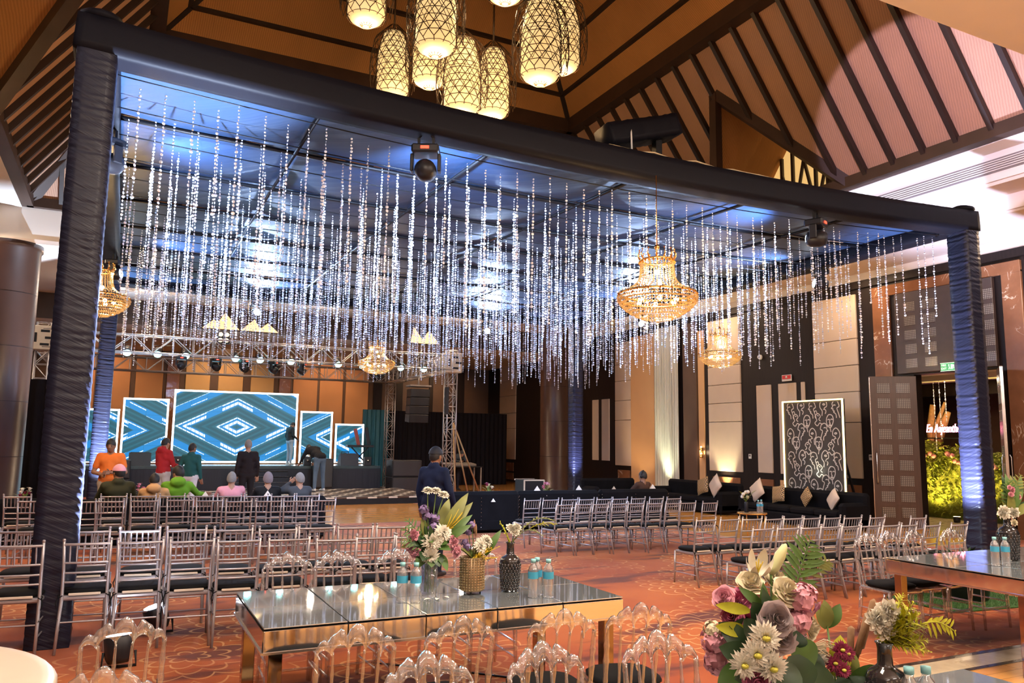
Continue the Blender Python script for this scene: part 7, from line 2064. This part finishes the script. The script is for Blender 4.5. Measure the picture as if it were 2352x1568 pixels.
# ---- small far arrangements on low lounge tables
def far_table(lab, lab2, x, y, tint):
    t = thing('lounge_table', lab, 'table', (x, y, 0))
    MB().lathe([(.29, .40), (.30, .41), (.30, .43), (.001, .435)], 22).build('table_top', M_BLACK, t); MB().lathe([(.18, 0), (.18, .02), (.03, .04), (.03, .40)], 14).build('pedestal', M_BLACK, t)
    v = thing('small_bouquet', lab2, 'flowers', (x, y, .435))
    MB().lathe([(.04, 0), (.05, .02), (.045, .16), (.035, .18)], 12).build('vase', M_LEGM, v)
    for k in range(7):
        a = fr.uniform(0, 6.28); p = Vector((.09 * math.cos(a), .09 * math.sin(a), .27 + fr.uniform(0, .16)))
        mb = MB(); mb.tube([(0, 0, .16), p], .004, 4); mb.build('stem', F_STEM, v)
        mb = MB(); x_, y_, z_ = frame_of(p)
        for q in range(8): d = x_ * math.cos(q * .785) + y_ * math.sin(q * .785); mb.leaf(p, p + d * .055 + Vector((0, 0, .02)), .04, (0, 0, 1), .2, .3, 2)
        mb.ball(p, .028, 7, 5); mb.build('bloom', tint[k % len(tint)], v)
    for k in range(6):
        a = fr.uniform(0, 6.28); mb = MB(); mb.leaf((0, 0, .17), (.16 * math.cos(a), .16 * math.sin(a), .26 + fr.uniform(0, .14)), .05); mb.build('leaf', F_OLV, v)
far_table('low black lounge table at far left', 'white and dark red flowers at far left beside the black post', -1.5, 16.6, (F_WHITE, F_WINE))
far_table('low black lounge table before the man in pink shirt', 'small pink and gold bouquet between the seated grey-haired men', 2.1, 16.3, (F_PINK, F_CREAM))
far_table('low black lounge table before the man in green', 'small pink bouquet beside the seated man in green', .45, 16.9, (F_PINK, F_ROSE))
far_table('low black lounge table behind the studded sofa', 'small bouquet on the lounge table behind the studded sofa', 7.4, 16.1, (F_CREAM, F_WINE))
far_table('low black lounge table left of the far right post', 'small pink bouquet left of the far right canopy post', 8.85, 16.0, (F_PINK, F_ROSE))
v = thing('small_bouquet', 'small bouquet with white blooms in a dark vase on the coffee table', 'flowers', (11.16, 12.06, .455))
MB().lathe([(.04, 0), (.045, .02), (.04, .18), (.035, .2)], 12).build('vase', M_BLACKP, v)
for k in range(6):
    p = Vector((fr.uniform(-.08, .08), fr.uniform(-.08, .08), .28 + fr.uniform(0, .14))); MB().tube([(0, 0, .18), p], .004, 4).build('stem', F_STEM, v)
    mb = MB(); mb.ball(p, .035, 8, 5); mb.build('bloom', (F_WHITE, F_CREAM)[k % 2], v)
frond(v, (0, 0, .2), (.22, -.05, .42), .08, F_OLV, (0, 0, 0), 8); frond(v, (0, 0, .2), (-.14, .02, .40), .07, F_LIME, (0, 0, 0), 8)
# thin black cable on the carpet
cb = MB(); cb.tube([(1.9, 6.3, .006), (2.5, 5.75, .006), (3.2, 5.0, .006), (3.6, 4.3, .007), (3.75, 3.6, .006), (3.9, 3.0, .006)], .007, 5)
tag(cb.build('floor_cable', M_BLACK), 'thin black cable running across the carpet beside the clear chairs', 'cable')

# ------------------------------------------------------------------ fill lamps added on the near wall behind the camera to light the front
for k, x in enumerate((-2.8, 0.6, 4.0, 7.4, 10.8)):
    t = thing('near_wall_fill_lamp', 'added brass fill lamp on the wall behind the viewer, %s from the left' % ORD[k], 'wall lamp', (x, YN, 3.0), 0, 'added fill lamps on the near wall')
    MB().box((0, .03, 0), (.12, .06, .4), bev=.01).build('back_plate', M_GOLD, t)
    MB().lathe([(.10, -.14), (.16, .14), (.155, .14), (.095, -.13)], 20, (0, .22, 0), cap=False).build('lamp_shade', M_SHADE, t)
    light('POINT', 'near_wall_fill', (x, YN + .22, 3.05), 190, NEUT, .12)
